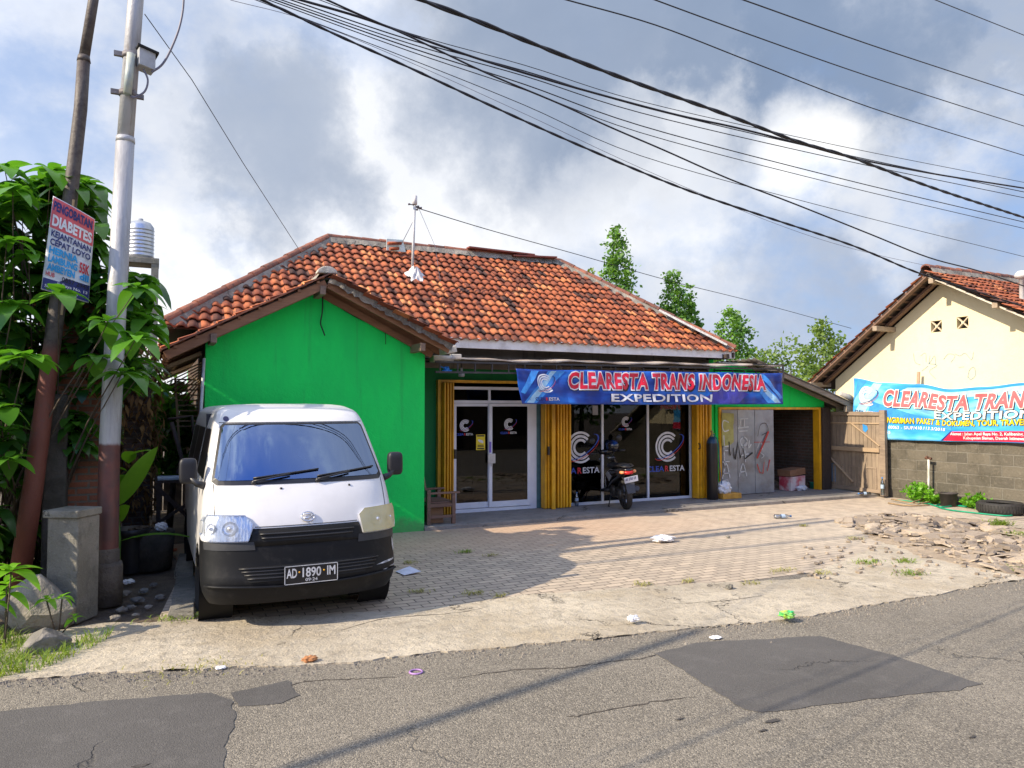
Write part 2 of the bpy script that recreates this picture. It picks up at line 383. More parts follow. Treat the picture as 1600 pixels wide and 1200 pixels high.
def brickmat(name, c1, c2, mort, bw, rh, ms, axis='X', rough=.9, dirt=(.03, .028, .02), damt=.6, ds=2.5, bd=.01):
    m, q, p, o = newmat(name)
    sp = q.n('ShaderNodeSeparateXYZ'); q.L.new(q.pos, sp.inputs[0]); cb = q.n('ShaderNodeCombineXYZ')
    q.L.new(q.math('ADD', sp.outputs[0], sp.outputs[1]), cb.inputs[0]); q.L.new(sp.outputs[2], cb.inputs[1])
    br = q.n('ShaderNodeTexBrick'); q.L.new(cb.outputs[0], br.inputs['Vector']); br.inputs['Scale'].default_value = 1
    br.inputs['Brick Width'].default_value = bw; br.inputs['Row Height'].default_value = rh; br.inputs['Mortar Size'].default_value = ms; br.inputs['Mortar Smooth'].default_value = .2
    br.inputs['Color1'].default_value = (*c1, 1); br.inputs['Color2'].default_value = (*c2, 1); br.inputs['Mortar'].default_value = (*mort, 1)
    n2 = q.noise(q.pos, ds, 7, .7); c_ = q.mix(q.math('MULTIPLY', q.smooth(n2, .42, .66), damt), br.outputs[0], dirt)
    c_ = q.mix(q.math('MULTIPLY', q.smooth(q.noise(q.pos, 20, 4, .6), .5, .7), .35), c_, tuple(min(1, x*1.5) for x in c1))
    q.set(p.inputs['Base Color'], c_); p.inputs['Roughness'].default_value = rough
    bump(q, p, q.math('ADD', q.math('MULTIPLY', br.outputs['Fac'], -1.0), q.math('MULTIPLY', q.noise(q.pos, 30, 5, .6), .7)), bd)
    return m
M_brick = brickmat('old_red_brick', (.30, .11, .055), (.20, .075, .045), (.16, .14, .11), .22, .07, .012)
M_darkbrick = brickmat('dark_brick', (.11, .06, .045), (.07, .045, .035), (.10, .09, .08), .22, .07, .012)  # same bond as the red brick, in darker tones
M_block = brickmat('concrete_block', (.14, .122, .092), (.09, .080, .062), (.17, .155, .125), .42, .205, .012, dirt=(.055, .048, .032), damt=.8, ds=1.6, bd=.02)
# plaster
def plaster(name, c1, c2, dirt, damt=.35, ds=1.2):
    m, q, p, o = newmat(name)
    n1 = q.noise(q.mapping(q.pos, (1, 1, .35)), 1.3, 6, .65); n2 = q.noise(q.pos, 6, 6, .6)
    c_ = q.mix(q.smooth(n1, .3, .7), c1, c2); c_ = q.mix(q.math('MULTIPLY', q.smooth(n2, .5, .7), .25), c_, tuple(x*.8 for x in c1))
    n3 = q.noise(q.mapping(q.pos, (5, 5, .35)), ds, 6, .7); c_ = q.mix(q.math('MULTIPLY', q.smooth(n3, .55, .72), damt), c_, dirt)
    sz = q.n('ShaderNodeSeparateXYZ'); q.L.new(q.pos, sz.inputs[0])
    sp_ = q.smooth(q.math('SUBTRACT', sz.outputs[2], q.math('MULTIPLY', q.noise(q.pos, 6, 6, .7), .42)), .06, -.16)
    c_ = q.mix(q.math('MULTIPLY', sp_, .55), c_, (.14, .15, .09))
    q.set(p.inputs['Base Color'], c_); p.inputs['Roughness'].default_value = .75
    bump(q, p, q.math('ADD', q.math('MULTIPLY', n2, 1), q.math('MULTIPLY', q.noise(q.pos, 45, 4), .25)), .012)
    return m
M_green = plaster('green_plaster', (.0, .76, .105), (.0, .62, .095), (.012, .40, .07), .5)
M_dgreen = plaster('shaded_green_plaster', (.0, .20, .04), (.0, .15, .035), (.01, .10, .03), .35)  # darker copy of the green, with the recess shade put into its colour
M_cream = plaster('cream_plaster', (.74, .655, .43), (.70, .61, .39), (.60, .50, .32), .3)
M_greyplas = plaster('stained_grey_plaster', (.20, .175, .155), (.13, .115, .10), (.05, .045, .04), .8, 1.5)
M_tile, q, p, o = newmat('clay_tile')
t = q.n('ShaderNodeAttribute', attribute_name='tint').outputs['Fac']
c_ = q.ramp(t, [(0, (.06, .026, .018)), (.22, (.17, .048, .024)), (.5, (.32, .082, .032)), (.8, (.46, .135, .048)), (1, (.64, .25, .09))])
c_ = q.mix(q.math('MULTIPLY', q.smooth(q.noise(q.pos, 5, 7, .75), .48, .68), .72), c_, (.075, .036, .028))
c_ = q.mix(q.math('MULTIPLY', q.smooth(q.noise(q.pos, 22, 5, .7), .55, .72), .5), c_, (.11, .085, .065))
q.set(p.inputs['Base Color'], c_); p.inputs['Roughness'].default_value = .8; bump(q, p, q.noise(q.pos, 60, 4, .6), .004)
M_mortar = m_concrete('ridge_mortar', (.34, .31, .26), (.17, .15, .125), .003)
M_ridge, q, p, o = newmat('ridge_tile')
t = q.n('ShaderNodeAttribute', attribute_name='tint').outputs['Fac']
c_ = q.mix(t, (.14, .055, .04), (.32, .12, .07)); c_ = q.mix(q.smooth(q.noise(q.pos, 9, 6, .7), .48, .7), c_, (.06, .045, .04))
q.set(p.inputs['Base Color'], c_); p.inputs['Roughness'].default_value = .85; bump(q, p, q.noise(q.pos, 40, 4), .006)
def woodmat(name, c1, c2, rough=.75, sc_=(3, 3, 3), ax=2):
    if name in MATS: return MATS[name]
    m, q, p, o = newmat(name); s_ = [26, 26, 26]; s_[ax] = 1.6
    n1 = q.noise(q.mapping(q.pos, tuple(s_)), 1, 6, .65, .4); n2 = q.noise(q.pos, 3, 5)
    t = q.n('ShaderNodeAttribute', attribute_name='tint').outputs['Fac']
    c_ = q.mix(q.smooth(n1, .3, .7), c1, c2); c_ = q.mix(q.math('MULTIPLY', q.smooth(n2, .45, .7), .4), c_, tuple(x*.6 for x in c2))
    c_ = q.mix(q.math('MULTIPLY', t, .5), c_, tuple(x*.5 for x in c1))
    q.set(p.inputs['Base Color'], c_); p.inputs['Roughness'].default_value = rough; bump(q, p, n1, .004); MATS[name] = m; return m
W_barge = woodmat('brown_timber', (.36, .17, .085), (.25, .115, .06), ax=0)
W_old = woodmat('weathered_timber', (.34, .26, .18), (.22, .165, .12), ax=2)
W_oldY = woodmat('weathered_timber_long', (.36, .27, .19), (.22, .165, .12), ax=1)
W_dark = woodmat('dark_timber', (.06, .04, .03), (.03, .022, .018), ax=1)
W_light = woodmat('pale_timber', (.50, .36, .22), (.38, .27, .17), ax=1)
W_bench = woodmat('red_brown_timber', (.25, .14, .095), (.15, .085, .06), ax=0)
W_bamboo = woodmat('bamboo', (.40, .28, .15), (.26, .17, .09), ax=2)
P_white = mat('white_paint', (.72, .70, .68), .5, (.60, .58, .57), 3, dirt=(.3, .26, .22), dscale=4, damt=.35)
P_alu = mat('white_aluminium', (.70, .71, .75), .35, (.62, .63, .68), 3)
P_yel = mat('yellow_painted_steel', (.78, .40, .012), .42, (.66, .32, .012), 5, dirt=(.25, .12, .01), dscale=7, damt=.5, streak=True)
P_steel = mat('galvanised_sheet', (.34, .35, .36), .42, (.27, .28, .29), 2.5, metal=.25, dirt=(.17, .13, .10), dscale=2.2, damt=.45)
P_black = mat('black_plastic', (.022, .022, .024), .42)
P_dark = mat('near_black', (.008, .008, .008), .8)
P_rub = mat('rubber', (.018, .017, .016), .75, (.03, .028, .026), 12, bmp=.002)
P_chrome = mat('chrome', (.75, .75, .77), .15, (.7, .7, .72), 3, metal=1)
P_wire = mat('black_cable', (.010, .009, .014), .6)
P_grey = mat('grey_plastic', (.30, .31, .33), .5)
P_rust = mat('rusty_steel', (.16, .07, .04), .85, (.09, .045, .03), 12, dirt=(.25, .10, .04), dscale=8)
P_glassdark = glassmat('shop_glass', (.33, .32, .30), .032, .015, 1.38)
WHT = mat('white_print', (.80, .80, .82), .5); BLU = mat('blue_print', (.02, .07, .45), .5); RED = mat('red_print', (.60, .02, .035), .5); NVY = mat('navy_print', (.015, .025, .16), .5)
YLW = mat('yellow_print', (.80, .62, .02), .5); CYN = mat('cyan_print', (.02, .35, .72), .5); BLK = mat('black_print', (.012, .012, .014), .5); LBL = mat('pale_blue_print', (.45, .68, .85), .5)

# ---------------- ground ----------------
def sheet(name, pts, z, m, thick=0.0, jag=0.0, step=.12, zfn=None):
    """outline polygon -> flat sheet (with skirt) ; jag roughens the outline"""
    out = []
    for i in range(len(pts)):
        a = Vector((*pts[i], 0)); b2 = Vector((*pts[(i+1) % len(pts)], 0)); L = (b2-a).length; n = max(1, int(L/step)) if jag else 1
        dr = (b2-a).normalized(); nn = Vector((-dr.y, dr.x, 0))
        for k in range(min(n, 400)):
            q_ = a+(b2-a)*k/n; ph = (q_.x*1.7+q_.y*2.3)
            q_ = q_+nn*jag*(random.uniform(-.55, .55)+.5*sin(ph*2.1)+.3*sin(ph*5.3+1)+.35*sin(ph*13)); out.append(q_)
    mb = MB(); n = len(out)
    top = [Vector((v.x, v.y, z)) for v in out]
    bm_ = slice2([(v.x, v.y) for v in top], [list(range(n))]); mb.add([(x, y, z) for x, y in bm_[0]], bm_[1])
    if thick: mb.add(top+[v-Vector((0, 0, thick)) for v in top], [(i, (i+1) % n, n+(i+1) % n, n+i) for i in range(n)])
    ob = mb.build(name, m); tag(ob, kind='structure'); return ob
g = sheet('ground', [(-400, -300), (500, -300), (500, 700), (-400, 700)], -.03, M_soil)
g = sheet('road', [(-60, -6), (80, -10), (80, 5.2), (-60, 6.9)], -.006, M_road)
def pz(l): return [tuple(PZ(*a))[:2] for a in l]
for pl in ([(1022, 1020), (1100, 1003), (1280, 993), (1300, 998), (1375, 1018), (1535, 1068), (1500, 1078), (1400, 1086), (1190, 1112), (1165, 1108), (1105, 1070)],
           [(-40, 1116), (150, 1095), (330, 1081), (362, 1092), (368, 1120), (352, 1160), (350, 1240), (-300, 1240), (-320, 1140)]):
    sheet('road_patch', pz(pl)[::-1], -.0015, M_patch, .004, .014, .045)
sheet('road_patch', pz([(360, 1082), (450, 1062), (470, 1085), (440, 1098), (372, 1104)])[::-1], -.0020, M_patch, .003, .014, .05)
# pale crumbled edge sheet of concrete between road and paving
ap = pz([(-350, 1105), (0, 1066), (170, 1052), (330, 1043), (500, 1038), (700, 1020), (850, 1005), (1050, 985), (1180, 975), (1290, 958), (1400, 940), (1480, 925), (1600, 905)])+[(14, 4.4), (22, 4.2), (22, 7.1), (9.5, 7.1)]+pz([(1250, 905), (1000, 918), (820, 930), (735, 943), (640, 953), (330, 970), (150, 975)])+[(-1.2, 7.2), (-6, 7.4), (-6, 6.2)]
sheet('apron', ap, .006, M_apron, .02, .03, .045)
yp = [(-.05, 6.3), (22, 5.6), (22, 9.0), (14.1, 9.0), (14.1, 11.2), (.2, 11.2), (.35, 9.5)]
sheet('yard', yp, .001, M_pav, .03)
mb = MB(); mb.box(3.75, 14.0, 10.72, 11.9, -.02, .06); mb.box(12.08, 13.55, 11.9, 14.2, -.02, .055)
tag(mb.build('veranda', M_step, bevel=.008), kind='structure')
# alley slabs
k = 0
for (a, b1) in (((268, 905), (306, 940)), ((262, 942), (303, 968)), ((272, 872), (302, 902))):
    c0 = PZ(a[0], b1[1]); c1 = PZ(b1[0], b1[1]); c2 = PZ(b1[0], a[1]); c3 = PZ(a[0]+8, a[1])
    mb = MB(); pts = [Vector((v.x, v.y, -.02)) for v in (c0, c1, c2, c3)]; mb.prism(pts, (0, 0, .06+.01*k))
    tag(mb.build('paving_slab', M_conc, bevel=.006), ['loose grey concrete slab flat on the soil beside the van tyre', 'nearest loose grey concrete slab by the grass left of the van', 'farthest loose grey slab in the alley left of the van'][k], 'slab', 'loose slabs left of the van'); k += 1
# ---------------- roof tiles ----------------
def tiles(mb, O, U, V, n_u, n_v, w_, l_, inside, m=0, jit=1.0):
    U = Vector(U).normalized(); V = Vector(V).normalized(); N = U.cross(V).normalized()
    if N.z < 0: N = -N
    SA = 6
    for j in range(n_v):
        for i in range(-1, n_u):
            uc = (i+.5)*w_; vc = (j+.5)*l_
            if not inside(uc, vc): continue
            t = min(1, max(0, random.gauss(.5, .24))); r1 = random.uniform(-.006, .006)*jit; r2 = random.gauss(0, .010)*jit; du = random.gauss(0, .004)*jit; tl = random.gauss(0, .012)*jit
            if random.random() < .02*jit: tl += random.choice((-.04, .05)); r2 += .02
            vs = []
            for (v_, h) in ((vc-l_/2-.035, .036), (vc-l_/2-.035, .050), (vc-l_*.1, .033), (vc+l_/2+.01, .012)):
                for a in range(SA+1):
                    s_ = a/SA; pr = (.023*cos(2*pi*(s_-.27))+.005*cos(4*pi*s_))*w_/.18
                    vs.append(O+U*(uc+(s_-.5)*w_*1.04+du+tl*(v_-vc))+V*(v_+r2)+N*(h+pr+r1))
            n = SA+1; fs = [(b_*n+a, b_*n+a+1, (b_+1)*n+a+1, (b_+1)*n+a) for b_ in range(3) for a in range(SA)]
            mb.add(vs, fs, m, True, t)
def ridge(mbt, mbm, A, B, n, r=.085, sag=0.0, tints=None):
    A = Vector(A); B = Vector(B); dr = (B-A)/n; d1_ = dr.normalized(); sd = d1_.cross(Vector((0, 0, 1))).normalized(); up = sd.cross(d1_)
    for i in range(n):
        a = A+dr*i+up*random.uniform(-.008, .008); t = random.random(); vs = []
        for (f, rr) in ((-.04, r*1.13), (1.0, r*.96)):
            for k_ in range(9):
                an = pi*k_/8; vs.append(a+dr*f+sd*cos(an)*rr+up*(sin(an)*rr*.85+.01))
        for (f, rr) in ((-.04, r*1.02),):
            for k_ in range(9):
                an = pi*k_/8; vs.append(a+dr*f+sd*cos(an)*rr+up*(sin(an)*rr*.7))
        mbt.add(vs, [(k_, k_+1, 9+k_+1, 9+k_) for k_ in range(8)]+[(k_, k_+1, 18+k_+1, 18+k_) for k_ in range(8)], 0, False, t)
    m_ = max(20, n*5); vs = []
    for i in range(m_+1):
        p_ = A+(B-A)*i/m_
        for s_ in (-1, 1):
            w1 = r*1.05; w2 = r*1.8+random.uniform(-.03, .05)
            vs += [p_+sd*s_*w1+up*.01, p_+sd*s_*w2-up*(.10+random.uniform(-.01, .02))]
    fs = []
    for i in range(m_):
        for s_ in (0, 2): fs.append((i*4+s_, i*4+s_+1, (i+1)*4+s_+1, (i+1)*4+s_))
    mbm.add(vs, fs, 0, True)

def crack(px_pts, wd, z, m, seed):
    rr = random.Random(seed); P_ = [PZ(*a, 0) for a in crom(px_pts, 10)]; L = []; Rr = []
    P2_ = []
    for a, b1 in zip(P_[:-1], P_[1:]):
        n = max(1, int((b1-a).length/.03))
        for k in range(n): P2_.append(a.lerp(b1, k/n)+Vector((rr.gauss(0, .006), rr.gauss(0, .006), 0)))
    n = len(P2_)
    for i, p_ in enumerate(P2_):
        w_ = wd*rr.uniform(.25, 1)*min(1, 6*i/n, 6*(n-i)/n); L.append((p_.x, p_.y+w_, z)); Rr.append((p_.x, p_.y-w_, z))
    mb = MB(); mb.add(L+Rr, [(i, i+1, n+i+1, n+i) for i in range(n-1)]); tag(mb.build('road_crack', m, fix=False), kind='structure')
M_crack = mat('crack_dirt', (.05, .042, .035), .95, (.09, .075, .06), 20)
for k, (l, wd) in enumerate((([(690, 1062), (800, 1046), (890, 1042), (965, 1031), (1005, 1027), (1050, 1012)], .012), ([(350, 1102), (420, 1085), (470, 1065), (550, 1060), (640, 1056)], .010), ([(880, 1118), (915, 1115), (1010, 1097), (1100, 1086)], .009), ([(520, 990), (600, 968), (700, 960), (770, 948)], .008), ([(1040, 945), (1130, 940), (1200, 930)], .008))):
    crack(l, wd, -.003 if k < 3 else .0085, M_crack, k)
M_stain = mat('oil_stain', (.045, .040, .036), .7, (.07, .062, .055), 12)
for k, (px, py, rx, ry) in enumerate(((1208, 1126, .065, .022), (1192, 1141, .035, .012), (1520, 1151, .035, .010), (1062, 1123, .04, .010), (220, 1196, .05, .02))):
    v = PZ(px, py, 0); sheet('road_stain', [(v.x+rx*cos(a_*pi/10)*random.uniform(.45, 1.15), v.y+ry*sin(a_*pi/10)*random.uniform(.6, 1.1)) for a_ in range(20)], .0088 if py < 960 else .0005, M_stain)
# ================= MAIN HOUSE =================
YF = 11.9
house = empty('shop_house', (5.5, 11.3, 0), 'green single-storey shop house with hipped red tile roof and glass front behind the parked van', 'house')
def X_(px, Y=YF): return PY(px, 700, Y).x
def Z_(px, py, Y=YF): return PY(px, py, Y).z
EZ, EY, RY, RZ = 3.03, 11.35, 13.96, 5.05
XL, XR = .13, PY(1147, 543, EY).x
RL, RR = 2.93, 7.97
XA, XB = X_(682), X_(1104)            # shop opening
mb = MB()
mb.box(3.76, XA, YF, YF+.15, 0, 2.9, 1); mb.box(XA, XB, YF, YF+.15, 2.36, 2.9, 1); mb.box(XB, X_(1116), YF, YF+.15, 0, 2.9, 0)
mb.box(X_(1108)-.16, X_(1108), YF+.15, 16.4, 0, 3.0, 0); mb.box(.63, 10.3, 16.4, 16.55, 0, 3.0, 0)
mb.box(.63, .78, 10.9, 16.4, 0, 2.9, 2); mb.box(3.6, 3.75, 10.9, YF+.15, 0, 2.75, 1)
mb.box(.8, 10.3, YF+.15, 16.4, 2.92, 2.98, 0)
# wing front gable
yw = 10.75; gp = [(.63, yw, -.02), (3.75, yw, -.02), (3.75, yw, 2.80), (2.16, yw, 3.56), (.63, yw, 2.78)]
mb.prism(gp, (0, .15, 0), 0)
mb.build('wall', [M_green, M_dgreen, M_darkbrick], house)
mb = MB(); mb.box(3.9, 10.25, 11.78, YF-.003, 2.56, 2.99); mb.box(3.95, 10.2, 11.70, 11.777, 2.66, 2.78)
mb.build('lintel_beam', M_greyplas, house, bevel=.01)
# interior of the shop
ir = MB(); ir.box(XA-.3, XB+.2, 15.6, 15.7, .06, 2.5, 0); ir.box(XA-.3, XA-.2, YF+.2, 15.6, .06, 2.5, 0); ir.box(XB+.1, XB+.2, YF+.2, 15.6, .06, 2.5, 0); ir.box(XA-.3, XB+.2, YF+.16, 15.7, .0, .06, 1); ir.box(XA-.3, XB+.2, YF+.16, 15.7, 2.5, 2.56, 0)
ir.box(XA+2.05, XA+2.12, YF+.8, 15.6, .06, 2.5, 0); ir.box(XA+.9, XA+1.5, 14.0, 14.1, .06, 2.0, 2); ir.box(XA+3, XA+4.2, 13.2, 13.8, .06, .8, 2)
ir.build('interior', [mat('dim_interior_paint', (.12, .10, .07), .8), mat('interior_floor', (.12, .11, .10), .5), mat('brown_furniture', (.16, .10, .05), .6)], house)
# ---- roof
rf = MB()
P1 = Vector((XL, EY, EZ)); P2 = Vector((XR, EY, EZ)); P3 = Vector((RR, RY, RZ)); P4 = Vector((RL, RY, RZ)); YB = 2*RY-EY
P5 = Vector((XR, YB, EZ)); P6 = Vector((XL, YB, EZ))
dn = Vector((0, 0, .045))
for f in ((P1, P2, P3, P4), (P2, P5, P3), (P5, P6, P4, P3), (P6, P1, P4)): rf.prism([v-dn for v in f], (0, 0, .03), 1)
def hip_in(uc, vc, U0=XL, cs=1/sqrt(1+((RZ-EZ)/(RY-EY))**2)):
    X = U0+uc; k = vc*cs/(RY-EY)
    return k < .985 and X > XL+(RL-XL)*k-.04 and X < XR-(XR-RR)*k+.04
LS = (Vector((0, RY-EY, RZ-EZ))).length
tiles(rf, P1+Vector((0, -.03, -.02)), (1, 0, 0), (0, RY-EY, RZ-EZ), 70, 17, .160, LS/16.3, hip_in)
sr = Vector((-(XR-RR), 0, RZ-EZ)); Lr = sr.length
tiles(rf, P2.copy(), (0, 1, 0), sr, 28, 15, .19, Lr/14, lambda u, v: v < Lr*.98 and min(u, (YB-EY)-u) > v/Lr*(RY-EY)-.05 and min(u, YB-EY-u) > 0)
sl = Vector((RL-XL, 0, RZ-EZ)); Ll = sl.length
tiles(rf, P6.copy(), (0, -1, 0), sl, 28, 15, .19, Ll/14, lambda u, v: v < Ll*.98 and min(u, (YB-EY)-u) > v/Ll*(RY-EY)-.05 and min(u, YB-EY-u) > 0)
roof = rf.build('roof', [M_tile, W_dark], house)
rt = MB(); rm = MB(); up = Vector((0, 0, .05))
ridge(rt, rm, P4+up, P3+up, 15, .072); ridge(rt, rm, P1+up*.9, P4+up, 13, .075); ridge(rt, rm, P2+up*.9, P3+up, 12, .075)
ridge(rt, rm, P5+up*.9, P3+up, 12, .075); ridge(rt, rm, P6+up*.9, P4+up, 12, .085)
rt.build('ridge_tiles', M_ridge, roof, fix=False); rm.build('ridge_mortar', M_mortar, roof, fix=False)
# loose, newer red ridge boards on the right part of the ridge
mb = MB(); a = P4.lerp(P3, .56)+Vector((0, -.10, .12)); b1 = P4.lerp(P3, .86)+Vector((0, -.10, .10)); mb.bar(a, b1, .17, .03); mb.bar(b1+Vector((-.5, -.02, -.06)), b1+Vector((.55, 0, 0)), .14, .03)
mb.build('ridge_flashing', mat('red_sheet', (.26, .06, .035), .6, (.16, .045, .03), 6), roof)
# white mortar smear on the lower right hip
mb = MB(); A_ = P3.lerp(P2, .60)+Vector((-.12, -.14, .06)); B_ = P3.lerp(P2, .97)+Vector((-.12, -.12, .05)); n = 26; vs = []
for i in range(n+1):
    p_ = A_.lerp(B_, i/n); wd = .05+.05*sin(pi*i/n)+random.uniform(0, .04); vs += [p_+Vector((.03, .05, .02)), p_+Vector((-wd, -wd*.6, -.02)), p_+Vector((-wd*.4, -wd*.3, .02))]
mb.add(vs, [(3*i, 3*i+2, 3*i+5, 3*i+3) for i in range(n)]+[(3*i+2, 3*i+1, 3*i+4, 3*i+5) for i in range(n)], 0, True)
mb.build('lime_mortar', mat('lime_mortar', (.62, .58, .52), .9, (.48, .44, .38), 12, bmp=.02), roof)
# fascia
mb = MB(); mb.box(3.85, XR-.04, EY-.035, EY-.005, EZ-.155, EZ+.015); mb.box(XR-.04, XR-.01, EY-.035, EY+2, EZ-.155, EZ+.01); mb.build('fascia_board', P_white, roof, bevel=.004)
mb = MB()
for i in range(12):
    x = 4.2+i*.56; mb.bar((x, EY, EZ-.06), (x, YF+.1, EZ+.27), .05, .08, 0)
mb.bar((XR-.3, 11.2, EZ-.12), (XR-.3, 12.6, EZ-.12), .08, .08); mb.bar((10.15, 11.95, EZ-.05), (XR-.05, 11.3, EZ-.09), .08, .10)
mb.build_split('rafter', W_dark, roof)
# ---- gable wing roof
GX, GZ = 2.16, 3.72; EL = (.12, 2.62); ER = (4.0, 2.83); Y0, Y1 = 10.30, 12.6
gr = MB()
for (ex, ez) in (EL, ER):
    gr.prism([(GX, Y0+.02, GZ-.05), (ex, Y0+.02, ez-.05), (ex, Y1, ez-.05), (GX, Y1, GZ-.05)], (0, 0, .03), 1)
vl = Vector((GX-EL[0], 0, GZ-EL[1])); tiles(gr, Vector((EL[0], 12.4, EL[1]-.01)), (0, -1, 0), vl, 11, 10, .19, vl.length/9.2, lambda u, v: v < vl.length*.98 and u < 2.1)
vr = Vector((GX-ER[0], 0, GZ-ER[1])); tiles(gr, Vector((ER[0], Y0, ER[1]-.01)), (0, 1, 0), vr, 11, 9, .19, vr.length/8.2, lambda u, v: v < vr.length*.98 and u < 2.1)
groof = gr.build('gable_roof', [M_tile, W_dark], house)
gt = MB(); gm = MB(); ridge(gt, gm, (GX, Y0-.03, GZ+.03), (GX, 12.3, GZ+.03), 8, .095)
ridge(gt, gm, (ER[0]+.03, Y0+.01, ER[1]+.0), (GX+.05, Y0+.01, GZ-.005), 8, .045)
for k in range(9):   # edge tiles along the left verge seen end-on
    p_ = Vector((EL[0]+.08+k*.235, Y0-.01, EL[1]+.05+k*.235*.54)); gt.obox(p_, Vector((.12, 0, .064)), Vector((0, .05, 0)), Vector((-.004, 0, .009)), 0, random.random())
gt.build('verge_tiles', M_ridge, groof, fix=False); gm.build('verge_mortar', M_mortar, groof, fix=False)
mb = MB(); pts = [(GX-.01+.14*cos(pi*k/10), Y0-.07, GZ+.02+.10*sin(pi*k/10)) for k in range(11)]; mb.prism(pts, (0, .16, 0)); mb.build('ridge_end_cap', mat('cement_cap', (.50, .46, .40), .9, (.36, .33, .28), 14, bmp=.01), groof, bevel=.012)
mb = MB()
mb.bar((GX-.01, Y0+.02, GZ-.115), (EL[0]+.01, Y0+.02, EL[1]-.085), .03, .115); mb.bar((GX+.01, Y0+.02, GZ-.115), (ER[0]-.01, Y0+.02, ER[1]-.085), .03, .115)
mb.build('barge_board', W_barge, groof, bevel=.004)
mb = MB()
for s_, (ex, ez) in enumerate((EL, ER)):
    for q_ in range(4):
        yy = Y0+.45+q_*.6; mb.bar((GX, yy, GZ-.11), (ex, yy, ez-.09), .05, .09)
    for k in range(8):
        f = (k+.5)/8; mb.box(GX+(ex-GX)*f-.02, GX+(ex-GX)*f+.02, Y0-.02, Y1, GZ+(ez-GZ)*f-.055, GZ+(ez-GZ)*f-.02)
mb.bar((GX, Y0+.4, GZ-.20), (ER[0]-.15, Y0+.4, ER[1]-.14), .03, .10)
mb.build_split('batten', W_barge, groof)
mb = MB()
for (px, py) in ((334, 527), (505, 452), (661, 541)):
    v = PY(px, py, Y0-.03); mb.box(v.x-.04, v.x+.04, Y0-.03, 11.2, v.z-.07, v.z+.05)
mb.build_split('purlin', woodmat('grey_timber', (.30, .20, .14), (.2, .13, .09), ax=1), groof, bevel=.006)
# dark cable dangling at the apex, wire along right slope
mb = MB()
a = PY(504, 460, 10.7); mb.tube(crom([(a.x, 10.68, a.z), (a.x-.01, 10.66, a.z-.25), (a.x-.03, 10.67, a.z-.42), (a.x+.0, 10.66, a.z-.52), (a.x+.03, 10.66, a.z-.60)], 5), .010, 6)
pts = [PY(512, 468, 10.71), PY(555, 495, 10.71), PY(600, 515, 10.71), PY(640, 535, 10.71)]; mb.tube(crom([tuple(p_) for p_ in pts], 5), .006, 5)
a = PY(602, 512, 10.7); mb.tube([(a.x, 10.70, a.z), (a.x+.005, 10.69, a.z-.25)], .005, 5)
mb.build_split('loose_cable', P_wire, house)
# gutter end in white at the junction
mb = MB(); v = PY(703, 549, 10.5); mb.obox(v+Vector((0, .1, .02)), Vector((.09, 0, .02)), Vector((0, .16, 0)), Vector((-.01, 0, .05))); v = PY(690, 561, 11.0); mb.obox(v, Vector((.17, 0, .0)), Vector((0, .1, 0)), Vector((0, 0, .05)))
v = PY(712, 558, 10.95); mb.obox(v, Vector((.08, 0, .0)), Vector((0, .06, 0)), Vector((0, 0, .045)))
mb.build_split('gutter_end', mat('cream_gutter', (.66, .60, .50), .6), house, bevel=.01)
# ---- canopy over the veranda
can = MB(); CX0, CX1, CY = 3.95, 11.34, 10.86
def cz(x, y): return 2.655+.01*(x-4)+(y-CY)*.10+.012*sin(x*3.1)+.008*sin(x*9)
n = 60
top = [Vector((CX0+(CX1-CX0)*i/n, CY+.01*sin(i), cz(CX0+(CX1-CX0)*i/n, CY))) for i in range(n+1)]; bk = [Vector((v.x, 11.76, cz(v.x, 11.76))) for v in top]
off = Vector((0, 0, -.022)); vs = top+bk+[v+off for v in top]+[v+off for v in bk]; N_ = n+1
can.add(vs, [(i, i+1, N_+i+1, N_+i) for i in range(n)]+[(2*N_+i, 2*N_+i+1, 3*N_+i+1, 3*N_+i) for i in range(n)]+[(i, i+1, 2*N_+i+1, 2*N_+i) for i in range(n)])
canopy = can.build('canopy', mat('canopy_sheet', (.42, .36, .30), .6, (.30, .22, .17), 2.5, dirt=(.55, .50, .44), dscale=3, damt=.6), house, fix=False)
mb = MB()
for (y, z) in ((CY+.03, 2.60), (CY+.03, 2.44), (11.5, 2.64)): mb.bar((CX0+.02, y, z), (CX1-.02, y, z+.06), .03, .03)
for i in range(25):
    x = CX0+.1+i*.30; mb.bar((x, CY+.03, 2.445), (x+(.12 if i % 2 else -.12)*0, CY+.03, 2.60), .02, .02)
    if i % 3 == 0: mb.bar((x, CY+.03, 2.60), (x, 11.76, 2.66), .03, .03)
mb.bar((CX1, CY, 2.74), (CX1, CY+.5, 2.74), .03, .03); mb.bar((CX1, CY, 2.40), (CX1, CY, 2.74), .03, .03); mb.bar((CX1-.8, CY, 2.735), (CX1, CY, 2.745), .025, .025)
mb.build('truss', mat('dark_steel', (.045, .04, .04), .6), canopy)
